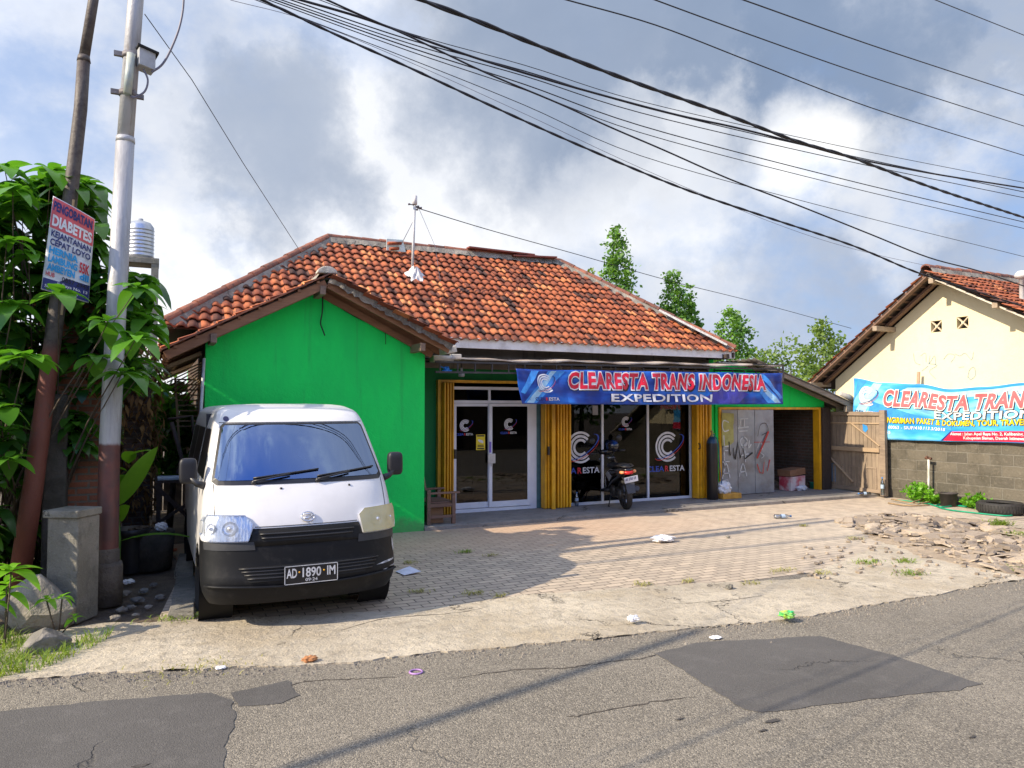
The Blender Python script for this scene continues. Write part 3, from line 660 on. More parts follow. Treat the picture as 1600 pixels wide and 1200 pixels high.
# ---- shop front: doors, windows, folding shutters
def vert(mb, x0, x1, y, d, z0, z1, m=0): mb.box(x0, x1, y, y+d, z0, z1, m)
GY = YF+.02
x706, x760, x829, x838 = X_(704), X_(763), X_(828), X_(838)
zt, zr, zh = Z_(765, 604), Z_(765, 626), Z_(765, 632)
zt = 2.25; zr = Z_(765, 627); zb = .06
door = MB(); f = .045
vert(door, x706-.01, x706+f, GY-.03, .07, zb, zt); vert(door, x829, x838, GY-.03, .07, zb, zt)
door.box(x706+f, x829, GY-.03, GY+.04, zt-.05, zt-.0); door.box(x706+f, x829, GY-.03, GY+.04, zr-.035, zr+.015); door.box(x706+f, x829, GY-.028, GY+.038, zb, zb+.06)
xm = X_(765); door.box(xm-.025, xm+.02, GY-.025, GY+.035, zr+.015, zt-.05)
dframe = door.build('door_frame', P_alu, house, bevel=.003)
mb = MB(); mb.box(x706+f, xm-.026, GY+.0, GY+.006, zr+.015, zt-.05); mb.box(xm+.02, x829, GY, GY+.006, zr+.015, zt-.05); mb.build('transom_pane', P_glassdark, dframe)
def leaf(x0, x1, y):
    mb = MB(); z0, z1 = zb+.07, zr-.04
    mb.box(x0, x0+.06, y, y+.03, z0, z1); mb.box(x1-.06, x1, y, y+.03, z0, z1); mb.box(x0+.06, x1-.06, y, y+.03, z0, z0+.10); mb.box(x0+.06, x1-.06, y, y+.03, z1-.05, z1)
    o = mb.build('sliding_door', P_alu, house, bevel=.003); g_ = MB(); g_.box(x0+.06, x1-.06, y+.012, y+.018, z0+.10, z1-.05); pn = g_.build('pane', P_glassdark, o); return o, pn
dl, pl_ = leaf(x706+.05, xm+.03, GY-.015); dr_, pr_ = leaf(xm-.02, x829-.002, GY-.048)
mb = MB(); zc = Z_(763, 715); mb.box(xm-.05, xm+.09, GY-.075, GY-.05, zc-.10, zc+.07); mb.box(xm-.0, xm+.03, GY-.085, GY-.075, zc-.15, zc-.08); mb.build('lock', mat('brushed_lock', (.55, .55, .56), .35, metal=.4), dr_, bevel=.004)
mb = MB(); mb.box(xm-.018, xm+.018, GY-.056, GY-.0485, zc+.09, zc+.28); mb.build('handle_tape', mat('violet_tape', (.20, .14, .60), .5), dr_)
# window wall
wx = [X_(886), X_(941.5), X_(1012.5), X_(1079)]
wb = Z_(980, 779)
wf = MB()
for x in wx: wf.box(x-.022, x+.022, GY-.03, GY+.03, zb, 2.33)
for a, b1 in zip(wx[:-1], wx[1:]): wf.box(a+.022, b1-.022, GY-.028, GY+.028, zb, zb+.05); wf.box(a+.022, b1-.022, GY-.028, GY+.028, 2.29, 2.33)
wfr = wf.build('window_frame', P_alu, house, bevel=.003); panes = []
for a, b1 in zip(wx[:-1], wx[1:]):
    g_ = MB(); g_.box(a+.022, b1-.022, GY, GY+.006, zb+.05, 2.29); panes.append(g_.build('pane', P_glassdark, wfr))
mb = MB(); mb.box(x838+.003, X_(845), GY-.02, GY+.03, zb, 2.3); mb.build('door_post', mat('teal_paint', (.10, .20, .22), .6), house)
# dark sheets set behind the first and last panes to make them darker
mb = MB(); mb.box(wx[0]+.03, wx[1]-.03, GY+.06, GY+.07, zb+.06, 2.28); mb.box(wx[2]+.03, wx[3]-.03, GY+.06, GY+.07, zb+.06, 2.28)
mb.build('dark_sheet', mat('dark_brown_sheet', (.020, .014, .012), .6), house)
mb = MB(); mb.box(X_(733), X_(757), GY+.5, GY+.51, zb+.05, 1.1); mb.build('yellow_banner_inside', mat('dim_yellow_cloth', (.30, .25, .04), .7), house)
def shutter(x0, x1, n, y0=YF-.06, dep=.16, z0=.07, z1=2.30, lead=None):
    mb = MB(); p_ = (x1-x0)/n
    for i in range(n):
        xa = x0+p_*i; xb = xa+p_*.62; yo = y0-dep+random.uniform(-.012, .012); e_ = random.uniform(-.006, .006)
        pts = [(xa, yo+.02), (xa+p_*.12, yo), (xb-p_*.12, yo+e_), (xb, yo+.02), (xb, y0-.02), (xb-.004, y0-.02), (xb-.004, yo+.03), (xa+.004, yo+.03), (xa+.004, y0-.02), (xa, y0-.02)]
        mb.prism([(a, b1, z0+random.uniform(0, .01)) for a, b1 in pts], (0, 0, z1-z0))
        mb.box(xb, x0+p_*(i+1), y0-.05, y0-.045, z0, z1)
    if lead is not None: mb.box(lead-.035, lead+.035, y0-dep-.04, y0-dep+.0, z0-.01, z1)
    return mb.build('folding_shutter', P_yel, house)
s1 = shutter(X_(687), X_(704), 4); 
mb = MB(); a = X_(703); zc = Z_(704, 715, YF-.2); mb.box(a-.015, a+.015, YF-.27, YF-.225, zc-.02, zc+.14); mb.build('latch', P_black, s1)
s2 = shutter(X_(842), X_(884), 9, dep=.18, lead=X_(862, YF-.2))
mb = MB(); a = X_(846); mb.box(a-.015, a+.015, YF-.29, YF-.245, zc-.0, zc+.15); mb.build('latch', P_black, s2)
s3 = shutter(X_(1077), X_(1101), 5, dep=.18, z1=2.36)
mb = MB(); a = X_(1079); mb.tube([(a, YF-.24, zc+.02), (a-.0, YF-.29, zc+.04), (a, YF-.29, zc+.12), (a, YF-.24, zc+.14)], .012, 6); mb.build('latch', P_black, s3)
mb = MB(); mb.box(X_(681), X_(686), YF-.10, YF-.003, .06, 2.36); mb.box(X_(686), X_(1101), YF-.10, YF-.003, 2.315, 2.36); mb.box(X_(1101), X_(1106), YF-.12, YF-.003, .06, 2.36)
mb.build('shutter_frame', P_yel, house, bevel=.004)
# logos
def logo(cx, cy, s, fn_, word=True, full=True):
    mb = MB()
    for (r0, r1) in ((.86, 1.0), (.62, .78), (.38, .54)):
        decal(mb, arc(cx, cy, r0*s, r1*s, 48 if r0 > .8 else 42, 312 if r0 > .8 else 318, 26), lambda x, y: fn_(x, y, .004), 0)
    decal(mb, arc(cx+.12*s, cy+.02*s, 1.28*s, 1.42*s, 195, 395, 30, .36, 30, True), lambda x, y: fn_(x, y, .008), 1)
    decal(mb, arc(cx+.14*s, cy-.10*s, 1.30*s, 1.40*s, 180, 350, 30, .38, 28, True), lambda x, y: fn_(x, y, .006), 2)
    if word:
        hh = .36*s; y0 = cy-1.62*s; W = 3.1*s; x0 = cx-1.7*s
        decal(mb, text('CLEA', hh, W*.45, .02, x0=x0, y0=y0), lambda x, y: fn_(x, y, .004), 1)
        decal(mb, text('R', hh, W*.10, .03, x0=x0+W*.475, y0=y0), lambda x, y: fn_(x, y, .004), 2)
        decal(mb, text('ESTA', hh, W*.40, .02, x0=x0+W*.60, y0=y0), lambda x, y: fn_(x, y, .004), 0)
    return mb
LOGOM = [mat('grey_white_print', (.66, .66, .68), .5), BLU, RED]
def pane_logo(pane, px, py, s, Y, clip=None):
    c0 = PY(px, py, Y); mb = logo(c0.x, c0.z, s, lambda x, y, o_: Vector((x, Y-o_, y)))
    mb.build('logo_sticker', LOGOM, pane, fix=False)
pane_logo(panes[0], 907, 699, .30, GY-.003); pane_logo(panes[2], 1043, 698, .30, GY-.003)
pane_logo(panes[1], 978, 659, .10, GY-.003); pane_logo(pl_, 727, 665, .105, GY-.006); pane_logo(pr_, 796, 663, .105, GY-.040)
# warning sticker with a camera drawing
mb = MB(); c0 = PY(751, 691, GY-.01); Yk = GY-.01
def fk(x, y): return Vector((c0.x+x, Yk, c0.z+y))
decal(mb, poly([(-.085, -.135), (.085, -.135), (.085, .135), (-.085, .135)]), fk, 0)
def fk2(x, y): return Vector((c0.x+x, Yk-.002, c0.z+y))
for (x0, x1, y0, y1) in ((-.07, .07, .10, .125), (-.07, .07, -.125, -.10), (-.06, .06, -.06, -.045), (-.06, .06, -.085, -.07)): decal(mb, poly([(x0, y0), (x1, y0), (x1, y1), (x0, y1)]), fk2, 1)
decal(mb, poly([(-.055, .03), (-.04, .055), (.03, .035), (.055, .0), (.04, -.02), (-.02, .0)]), fk2, 2)
mb.build('warning_sticker', [YLW, BLK, WHT], pl_, fix=False)
# paper notice
mb = MB(); c1_ = PY(930, 641, GY-.004); mb.box(c1_.x-.06, c1_.x+.06, GY-.008, GY-.003, c1_.z-.09, c1_.z+.09); mb.build('paper_notice', mat('grey_paper', (.33, .33, .36), .8), panes[0])
# ---- under the left eave: bamboo screen, rafters, white pipe
mb = MB()
for k in range(12):
    mb.bar((.58-.0*k, 10.9+k*.42, 2.62), (.16, 10.9+k*.42, 2.42), .03, .05)
for k in range(9): mb.tube([(.60, 11.0+k*.02, 2.5-k*.035), (.14+.035*k, 11.5, 2.28-.045*k)], .010, 5)
for k in range(10): mb.box(.30, .60, 11.6, 11.66, 1.60+k*.075, 1.62+k*.075, 0, random.random())
mb.bar((.28, 11.6, 2.3), (.36, 11.6, 1.2), .03, .03); mb.bar((.60, 11.58, 2.3), (.60, 11.58, 1.0), .03, .03)
mb.build_split('eave_lattice', W_bamboo, house)
# ================= SHED =================
shed = empty('shed', (12.2, 12.0, 0), 'low green-fronted brick shed with grey folding doors right of the shop windows', 'shed')
SX0, SX1, SO0, SO1 = X_(1117), X_(1287), X_(1124), X_(1277)
def sroof(x): return 2.80-(x-11.2)*.315
mb = MB(); SY = 11.87
mb.prism([(SX0, SY, 0), (SO0-.04, SY, 0), (SO0-.04, SY, 1.88), (SO1+.04, SY, 1.88), (SO1+.04, SY, 0), (SX1, SY, 0), (SX1, SY, sroof(SX1)), (11.3, SY, sroof(11.3)), (SX0, SY, sroof(11.3))], (0, .13, 0))
mb.build('front_wall', M_green, shed)
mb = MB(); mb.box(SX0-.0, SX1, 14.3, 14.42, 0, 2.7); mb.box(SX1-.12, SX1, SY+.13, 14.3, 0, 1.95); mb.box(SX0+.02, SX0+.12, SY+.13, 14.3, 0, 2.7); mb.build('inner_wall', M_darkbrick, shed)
mb = MB(); mb.box(SO0-.05, SO0, SY-.04, SY+.02, .05, 1.90); mb.box(SO1-.01, SO1+.05, SY-.04, SY+.135, .05, 1.90); mb.box(SO0, SO1, SY-.04, SY+.02, 1.85, 1.90); mb.build('door_surround', P_yel, shed, bevel=.004)
pxs = [1125, 1148, 1176.5, 1204.5]
for k in range(3):
    xa, xb = X_(pxs[k])+.006, X_(pxs[k+1])-.006; mb = MB()
    mb.prism([(xa, SY-.03-.03*(k % 2), .075), (xb, SY-.03-.03*((k+1) % 2), .075), (xb, SY-.03-.03*((k+1) % 2), 1.845), (xa, SY-.03-.03*(k % 2), 1.845)], (0, .03, 0))
    dp = mb.build('folding_door', P_steel, shed, bevel=.003)
    def gf(px, py, Yg=SY-.068): return PY(px, py, Yg)
    gfm = MB()
    def stroke(pts, wd, m, sm=3):
        pp = [gf(*a_) for a_ in (crom(pts, sm) if sm > 1 else pts)]
        decal(gfm, ribbon([(p_.x, p_.z) for p_ in pp], wd), lambda x, y: Vector((x, SY-.066-.001*m, y)), m)
    if k == 0:
        for pts in ([(1139, 660), (1131, 657), (1129, 666), (1132, 674), (1139, 672)], [(1131, 680), (1132, 696)], [(1131, 697), (1132, 712)], [(1130, 698), (1140, 697)], [(1131, 704), (1138, 704)], [(1140, 694), (1141, 706)], [(1132, 713), (1133, 733)], [(1129, 722), (1140, 721)], [(1129, 748), (1135, 724), (1141, 747)], [(1130, 740), (1140, 739)], [(1130, 752), (1131, 772)], [(1129, 752), (1137, 750), (1138, 758), (1131, 762)], [(1132, 762), (1143, 772)]): stroke(pts, .026, 0)
        pts = [(1128, 645), (1147, 646), (1147, 660), (1146, 664), (1147, 690), (1138, 699), (1128, 696)]; pp = [gf(*a_) for a_ in pts]
        decal(gfm, poly([(p_.x, p_.z) for p_ in pp]), lambda x, y: Vector((x, SY-.0645, y)), 1)
        stroke([(1139, 690), (1141, 712), (1146, 700), (1147.5, 716)], .03, 2, 1)
    if k == 1:
        for pts in ([(1155, 655), (1169, 654)], [(1157, 655), (1156, 668)], [(1153, 669), (1170, 667)], [(1163, 655), (1163, 668)], [(1155, 674), (1168, 673)], [(1163, 682), (1157, 688), (1160, 697), (1167, 695), (1167, 686), (1160, 682)], [(1168, 690), (1160, 700)], [(1171, 688), (1170, 700), (1174, 694)], [(1158, 712), (1170, 709)], [(1164, 704), (1165, 722)], [(1155, 745), (1161, 724), (1167, 744)], [(1156, 738), (1166, 736)]): stroke(pts, .024, 0)
        stroke([(1149, 718), (1153, 690), (1157, 716), (1161, 700), (1164, 717), (1176, 707)], .04, 2, 1)
    if k == 2:
        stroke([(1183, 716), (1190, 700), (1201, 674)], .045, 3, 1); stroke([(1183, 725), (1187, 738), (1192, 740), (1194, 722), (1199, 736), (1203, 718)], .028, 3, 1)
        stroke([(1178, 691), (1203, 690.5)], .012, 3, 1); stroke([(1184, 682), (1188, 664), (1197, 662), (1200, 674), (1190, 680)], .012, 2); stroke([(1184, 700), (1188, 690), (1192, 700), (1188, 706), (1194, 712), (1190, 716)], .014, 0)
    gfm.build('graffiti', [mat('chalk_white_paint', (.62, .63, .63), .8), mat('faded_yellow_paint', (.42, .40, .14), .8), BLK, mat('faded_red_paint', (.50, .06, .05), .8)], dp, fix=False)
# shed roof of old sheets with timber edge
mb = MB(); n = 40; ya, yb = 11.35, 14.6
xs0, xs1 = 11.05, 14.25
for s_ in range(4):
    y0 = ya+s_*(yb-ya)/4; y1 = y0+(yb-ya)/4+.06
    def fr(u, v, y0=y0, y1=y1, s_=s_):
        x = xs0+(xs1-xs0)*u; y = y0+(y1-y0)*v; return Vector((x, y, sroof(x)+.05+.018*sin(y*40)+.01*s_*v+.01*sin(x*2+s_)))
    mb.grid(fr, 12, 24)
sh = mb.build('roof', mat('old_asbestos', (.15, .135, .12), .9, (.09, .08, .07), 3, bmp=.01), shed, fix=False)
md = sh.modifiers.new('t', 'SOLIDIFY'); md.thickness = .012
mb = MB(); mb.bar((11.2, 11.40, sroof(11.2)+.0), (14.2, 11.40, sroof(14.2)+.0), .04, .10); mb.bar((11.2, 11.7, sroof(11.2)-.02), (14.1, 11.7, sroof(14.1)-.02), .05, .07)
mb.box(13.75, 14.0, 11.36, 11.44, 1.80, 1.92); mb.box(11.28, 11.36, 11.35, 11.41, 2.45, 2.65); mb.build_split('roof_beam', woodmat('pale_grey_timber', (.33, .27, .21), (.2, .16, .12), ax=0), sh, bevel=.005)
mb = MB(); v = PY(1322, 622, 11.5); mb.tube([(v.x-.25, 11.45, v.z+.10), (v.x, 11.42, v.z+.02), (v.x+.14, 11.42, v.z-.06)], [.05, .07, .05], 8); mb.build('gutter_pipe_end', mat('grey_cement', (.42, .40, .38), .8), sh)
mb = MB(); mb.box(SO1+.052, SX1+.1, 11.78, 11.995, 0, 1.9); mb.build('corner_post', W_dark, shed, bevel=.01)
# ================= CREAM HOUSE =================
ch = empty('cream_house', (17, 9.5, 0), 'cream-plastered neighbouring house with steep tiled gable at the right edge', 'house')
CXW = 14.12
ap_ = PX(1449, 424, 13.62); le = PX(1262, 599, 13.62); re_ = PX(1600, 487, 13.62)
sL = (ap_.z-le.z)/(le.y-ap_.y); sR = (ap_.z-re_.z)/(ap_.y-re_.y); yR = 3.4; zR = ap_.z-sR*(ap_.y-yR)
def groofz(y): return ap_.z-(sL*(y-ap_.y) if y > ap_.y else sR*(ap_.y-y))
yl_ = le.y-.35; 
mb = MB(); vents = [(1463, 510), (1504, 504)]; vv = [PX(a, b1, CXW) for a, b1 in vents]
# wall in strips around the vent holes
def wpoly(ys):  # vertical strip between y values under the roof line
    pass
hw = .115
yy = sorted([yl_, vv[0].y+hw, vv[0].y-hw, vv[1].y+hw, vv[1].y-hw, ap_.y, 3.9])
for a, b1 in zip(yy[:-1], yy[1:]):
    mid = (a+b1)/2; hole = None
    for v in vv:
        if abs(v.y-mid) < hw: hole = v
    za, zb_ = groofz(a)-.16, groofz(b1)-.16
    if hole is None: mb.prism([(CXW, a, 1.42), (CXW, b1, 1.42), (CXW, b1, zb_), (CXW, a, za)], (.15, 0, 0))
    else:
        mb.prism([(CXW, a, 1.42), (CXW, b1, 1.42), (CXW, b1, hole.z-hw), (CXW, a, hole.z-hw)], (.15, 0, 0)); mb.prism([(CXW, a, hole.z+hw), (CXW, b1, hole.z+hw), (CXW, b1, zb_), (CXW, a, za)], (.15, 0, 0))
mb.box(CXW+.15, 24, 3.9, 4.05, 0, groofz(4)-.15); mb.box(CXW+.15, 24, yl_-.15, yl_, 0, groofz(yl_)-.2); mb.box(24, 24.15, 3.9, yl_, 0, 2.2)
mb.build('wall', M_cream, ch)
for v in vv:
    mb = MB(); mb.box(CXW+.10, CXW+.14, v.y-hw, v.y+hw, v.z-hw, v.z+hw, 1)
    for sg in (-1, 1): mb.bar((CXW+.03, v.y-hw*.95, v.z-sg*hw*.95), (CXW+.03, v.y+hw*.95, v.z+sg*hw*.95), .04, .022)
    mb.tube([(CXW+.0, v.y, v.z), (CXW+.05, v.y, v.z)], .028, 10)
    mb.build('vent_block', [mat('vent_concrete', (.62, .52, .38), .8), P_dark], ch)
# roof
mb = MB(); xo0, xo1 = 13.6, 24.2
for (ye, ze) in ((yl_+.45, groofz(yl_+.45)), (yR, zR)):
    mb.prism([(xo0+.02, ap_.y, ap_.z-.05), (xo1, ap_.y, ap_.z-.05), (xo1, ye, ze-.05), (xo0+.02, ye, ze-.05)], (0, 0, .03), 1)
vR = Vector((0, ap_.y-yR, ap_.z-zR)); tiles(mb, Vector((xo0, yR, zR)), (1, 0, 0), vR, 48, 36, .165, .205, lambda u, v: v < vR.length*.985 and v > vR.length-4.9)
vL = Vector((0, -(le.y-ap_.y), ap_.z-le.z)); tiles(mb, Vector((xo0+8, le.y, le.z)), (-1, 0, 0), vL, 43, 20, .19, .235, lambda u, v: v < vL.length*.985 and u < 8)
cr = mb.build('roof', [M_tile, W_dark], ch)
gt = MB(); gm = MB(); ridge(gt, gm, (xo0-.03, ap_.y, ap_.z+.05), (22, ap_.y, ap_.z+.05), 26, .09); gt.build('ridge_tiles', M_ridge, cr, fix=False); gm.build('ridge_mortar', M_mortar, cr, fix=False)
mb = MB(); mb.bar((xo0+.04, ap_.y, ap_.z-.10), (xo0+.04, le.y, le.z-.10), .03, .11, 0, Vector((1, 0, 0))); mb.bar((xo0+.36, ap_.y, ap_.z-.14), (xo0+.36, le.y, le.z-.14), .05, .12, 0, Vector((1, 0, 0)))
for k in range(16):
    f_ = (k+.4)/16; y = ap_.y+(le.y-ap_.y)*f_; z = ap_.z+(le.z-ap_.z)*f_; mb.box(xo0-.01, CXW+.0, y-.02, y+.02, z-.075, z-.04)
mb.build('barge_board', woodmat('brown_verge_timber', (.22, .125, .08), (.14, .08, .055), ax=1), cr)
mb = MB(); mb.bar((xo0+.03, ap_.y, ap_.z-.09), (xo0+.03, yR, zR-.09), .03, .09, 0, Vector((1, 0, 0))); mb.build('white_barge_board', mat('flaking_white_paint', (.60, .56, .48), .7, (.45, .40, .33), 6), cr)
mb = MB()
for (px, py) in ((1378, 514), (1276, 601), (1566, 478), (1466, 440)):
    v = PX(px, py, 13.75); mb.box(13.52, CXW+.05, v.y-.05, v.y+.05, v.z-.05, v.z+.05)
mb.build_split('purlin', woodmat('pale_purlin', (.42, .33, .24), (.3, .23, .16), ax=0), cr, bevel=.006)
mb = MB(); bs = PX(1597, 470, 14.6); mb.lathe([(.045, -.15), (.045, .42), (.10, .43), (.12, .47), (.10, .52), (.06, .56), (0, .57)], bs, 14); mb.build('vent_pipe', mat('pale_pvc', (.60, .60, .60), .5), cr)
# scrawled outlines on the cream wall
gfm = MB()
for pts in ([(1427, 552), (1430, 566), (1438, 570)], [(1438, 556), (1446, 552), (1447, 566)], [(1450, 568), (1464, 571), (1452, 580), (1462, 592)], [(1474, 562), (1482, 553), (1492, 556), (1486, 566)], [(1492, 553), (1500, 556), (1508, 552), (1518, 562), (1521, 550)], [(1512, 590), (1515, 578), (1522, 574), (1524, 586), (1517, 593), (1512, 588)], [(1440, 580), (1450, 572)], [(1498, 574), (1506, 573)], [(1453, 556), (1452, 568), (1460, 556), (1462, 570)]):
    pp = [PX(a, b1, CXW-.004) for a, b1 in crom(pts, 4)]; decal(gfm, ribbon([(p_.y, p_.z) for p_ in pp], .014), lambda x, y: Vector((CXW-.004, x, y)), 0)
gfm.build('graffiti', mat('faint_blue_paint', (.18, .28, .32), .8), ch, fix=False)
# block wall under the cream wall
bw = MB(); bw.box(14.02, 14.27, 3.0, 11.25, -.02, 1.417); tag(bw.build('block_wall', M_block, bevel=.01), 'grey-brown concrete block wall with moss stains under the right banner', 'wall')
# ================= GATE =================
gate = empty('wooden_gate', (13.86, 11.3, 0), 'weathered plank gate leaf standing open between the shed and the block wall', 'gate')
ga = PX(1286, 764, 13.86); gb_ = PX(1386, 776, 13.86); gzt = PX(1380, 643, 13.86).z
y1, y0 = ga.y, gb_.y
mb = MB(); n = 15; pw = (y1-y0-.14)/n
for k in range(n):
    mb.box(13.85, 13.872+.004*(k % 2), y0+.14+k*pw+.003, y0+.14+(k+1)*pw-.003, .10+random.uniform(0, .02), gzt-random.uniform(0, .01), 0, random.random())
mb.build('planks', W_old, gate)
mb = MB(); mb.box(13.82, 13.90, y0, y0+.13, .03, gzt+.03); mb.box(13.83, 13.89, y1-.10, y1, .06, gzt)
for z in (gzt-.05, .12): mb.box(13.815, 13.848, y0+.13, y1-.10, z-.04, z+.04)
mb.build('gate_frame', W_oldY, gate, bevel=.004)
mb = MB(); zmid = PX(1340, 702, 13.8).z
mb.box(13.80, 13.846, y0+.13, y1-.10, zmid-.045, zmid+.045)
a, b1 = PX(1329, 660, 13.82), PX(1375, 697, 13.82); mb.bar(a, b1, .025, .05, 0, Vector((1, 0, 0)))
a, b1 = PX(1287, 704, 13.82), PX(1333, 753, 13.82); mb.bar(a, b1, .025, .05, 0, Vector((1, 0, 0)))
mb.box(13.83, 13.848, y0+.13, y1-.10, gzt-.27, gzt-.24)
mb.build_split('brace', W_light, gate, bevel=.003)
mb = MB()
for k in range(3):
    ya_ = y0+.22+k*.42
    for zz0, zz1 in ((.17, .62),):
        mb.box(13.835, 13.848, ya_, ya_+.03, zz0, zz1); mb.box(13.835, 13.848, ya_+.24, ya_+.27, zz0, zz1); mb.box(13.835, 13.848, ya_+.03, ya_+.24, zz1-.03, zz1)
mb.build_split('panel_moulding', W_oldY, gate)
mb = MB(); c0 = PX(1351, 669, 13.845); pts = [(c0.y+.05, c0.z+.09), (c0.y-.06, c0.z+.05), (c0.y-.08, c0.z-.02), (c0.y-.02, c0.z-.09), (c0.y+.04, c0.z-.05)]
mb.prism([(13.842, a, b1) for a, b1 in pts][::-1], (.006, 0, 0), 0); c0 = PX(1300, 737, 13.845); mb.box(13.842, 13.848, c0.y-.10, c0.y+.10, c0.z-.22, c0.z+.20, 1)
mb.build_split('pasted_scrap', [mat('blue_scrap', (.03, .25, .60), .6), mat('faded_blue_poster', (.16, .22, .30), .8)], gate)
# ================= BANNERS =================
def text_layers(s, height, width, bolds, shear=0.0, x0=0, y0=0, space=1.0, font_fat=0.0):
    res = []; ref = None
    for bo in bolds:
        cu = bpy.data.curves.new('t', 'FONT'); cu.body = s; cu.size = 1; cu.offset = bo; cu.space_character = space; cu.resolution_u = 3
        ob = bpy.data.objects.new('t', cu); sc.collection.objects.link(ob)
        dg = bpy.context.evaluated_depsgraph_get(); me = bpy.data.meshes.new_from_object(ob.evaluated_get(dg))
        vs = [(v.co.x, v.co.y) for v in me.vertices]; fs = [list(p.vertices) for p in me.polygons]
        bpy.data.objects.remove(ob); bpy.data.curves.remove(cu); bpy.data.meshes.remove(me)
        if ref is None: ref = (min(v[0] for v in vs), max(v[0] for v in vs))
        kx = width/(ref[1]-ref[0]); ky = height/.70
        res.append(([((x-ref[0])*kx+shear*y*ky+x0, y*ky+y0) for x, y in vs], fs))
    return res
# cloth texture with printed colour fields
def bannermat(name, seed, bright=1.0):
    m, q, p, o = newmat(name)
    uv = q.n('ShaderNodeUVMap').outputs[0]
    n1 = q.noise(q.mapping(uv, (.6, 1.6, 1), (seed, 0, 0)), 2.0, 3, .5)
    c_ = q.ramp(n1, [(.30, (.012*bright, .025*bright, .17*bright)), (.46, (.015, .07, .42)), (.58, (.02, .17, .70)), (.70, (.05, .32, .85))])
    q.set(p.inputs['Base Color'], c_); p.inputs['Roughness'].default_value = .38
    tl = q.n('ShaderNodeBsdfTranslucent'); q.set(tl.inputs[0], c_); ms = q.n('ShaderNodeMixShader'); ms.inputs[0].default_value = .25
    q.L.new(p.outputs[0], ms.inputs[1]); q.L.new(tl.outputs[0], ms.inputs[2]); q.L.new(ms.outputs[0], o.inputs[0]); return m
def banner_obj(name, label, fn, L, H, m, nu, nv):
    me = bpy.data.meshes.new(name); vs = [fn(L*i/nu, H*j/nv, 0) for j in range(nv+1) for i in range(nu+1)]; org = Vector(vs[0])
    fs = [(j*(nu+1)+i, j*(nu+1)+i+1, (j+1)*(nu+1)+i+1, (j+1)*(nu+1)+i) for j in range(nv) for i in range(nu)]
    me.from_pydata([v-org for v in vs], [], fs); me.materials.append(m); uvl = me.uv_layers.new(name='UVMap')
    for p_ in me.polygons:
        p_.use_smooth = True
        for li in p_.loop_indices:
            vi = me.loops[li].vertex_index; uvl.data[li].uv = ((vi % (nu+1))/nu*L, (vi//(nu+1))/nv*H)
    o = bpy.data.objects.new(name, me); sc.collection.objects.link(o); o.location = org; tag(o, label, 'banner')
    md = o.modifiers.new('t', 'SOLIDIFY'); md.thickness = .002; md.offset = 0; return o
BY = 10.79; bl_, br_ = PY(805, 576, BY), PY(1222.5, 583, BY); bbl, bbr = PY(816, 631, BY), PY(1222.5, 631.5, BY)
BL = br_.x-bl_.x; BH = .6
def fn1(a, h, off):
    u = a/BL; v = h/BH
    zt_ = bl_.z+(br_.z-bl_.z)*u-.010*abs(sin(u*pi*4))*(v); zb_ = bbl.z+(bbr.z-bbl.z)*u-.012*sin(pi*u)
    x = bl_.x+BL*u+(bbl.x-bl_.x)*(1-v)*(1-u)
    wr = .016*sin(a*5.1+h*9)+.010*sin(a*11-h*14)+.007*sin(a*23+h*6+sin(a*3))+.012*sin(a*2.1)*(1-v)
    wr += .018*exp(-((v-.9)**2)*8)*abs(sin(u*pi*4))
    return Vector((x, BY+wr-off, zb_+(zt_-zb_)*v))
ban = banner_obj('banner', 'long blue banner with red lettering strung along the canopy edge above the shop', fn1, BL, BH, bannermat('banner_print', 0.3), 180, 16)
def apx(px): return PY(px, 600, BY).x-bl_.x
def swo(obj, fn, shapes, mats, name='printed_band', step=.05):
    for k, (pts, m_) in enumerate(shapes):
        mb = MB(); decal(mb, poly(pts), lambda x, y: fn(x, y, .005+.0012*k), 0, step); mb.build(name, m_, obj, fix=False)
a0 = apx(815)
SKY1 = mat('sky_blue_print', (.05, .30, .82), .45); SKY2 = mat('light_blue_print', (.38, .66, .88), .45); DEEP = mat('deep_violet_print', (.03, .02, .16), .5)
swo(ban, fn1, [([(.05, .02), (.30, .02), (.95, .58), (.62, .58)], SKY1), ([(.10, .02), (.24, .02), (.78, .58), (.68, .58)], SKY2), ([(.02, .20), (.09, .17), (.45, .58), (.30, .58)], SKY1),
    ([(BL-.05, .02), (BL-.42, .02), (BL-1.05, .58), (BL-.70, .58)], SKY1), ([(BL-.08, .03), (BL-.26, .03), (BL-.95, .58), (BL-.82, .58)], SKY2), ([(BL-.02, .12), (BL-.10, .10), (BL-.62, .58), (BL-.46, .58)], SKY1), ([(BL-2.2, .02), (BL-1.2, .02), (BL-.9, .2), (BL-1.5, .40)], mat('violet_blue_print', (.05, .05, .38), .5))], None)
def lettering(obj, fn, s, H_, x0, x1, y0, spec, shear=.0, space=1.0, step=.04, off0=.012):
    """spec: list of (bold, material, dx, dy)"""
    ls = text_layers(s, H_, x1-x0, [t[0] for t in spec], shear, x0, y0, space)
    mb = MB(); ms_ = []
    for k in range(len(spec)-1, -1, -1):
        ms_.append(spec[k][1]); dx, dy = spec[k][2], spec[k][3]; oo = off0+.004*(len(spec)-1-k)
        decal(mb, ([(x+dx, y+dy) for x, y in ls[k][0]], ls[k][1]), lambda x, y: fn(x, y, oo), len(ms_)-1, step)
    mb.build('lettering', ms_, obj, fix=False)
RED2 = mat('bright_red_print', (.68, .012, .05), .45); CRM = mat('cool_white_print', (.78, .80, .86), .45)
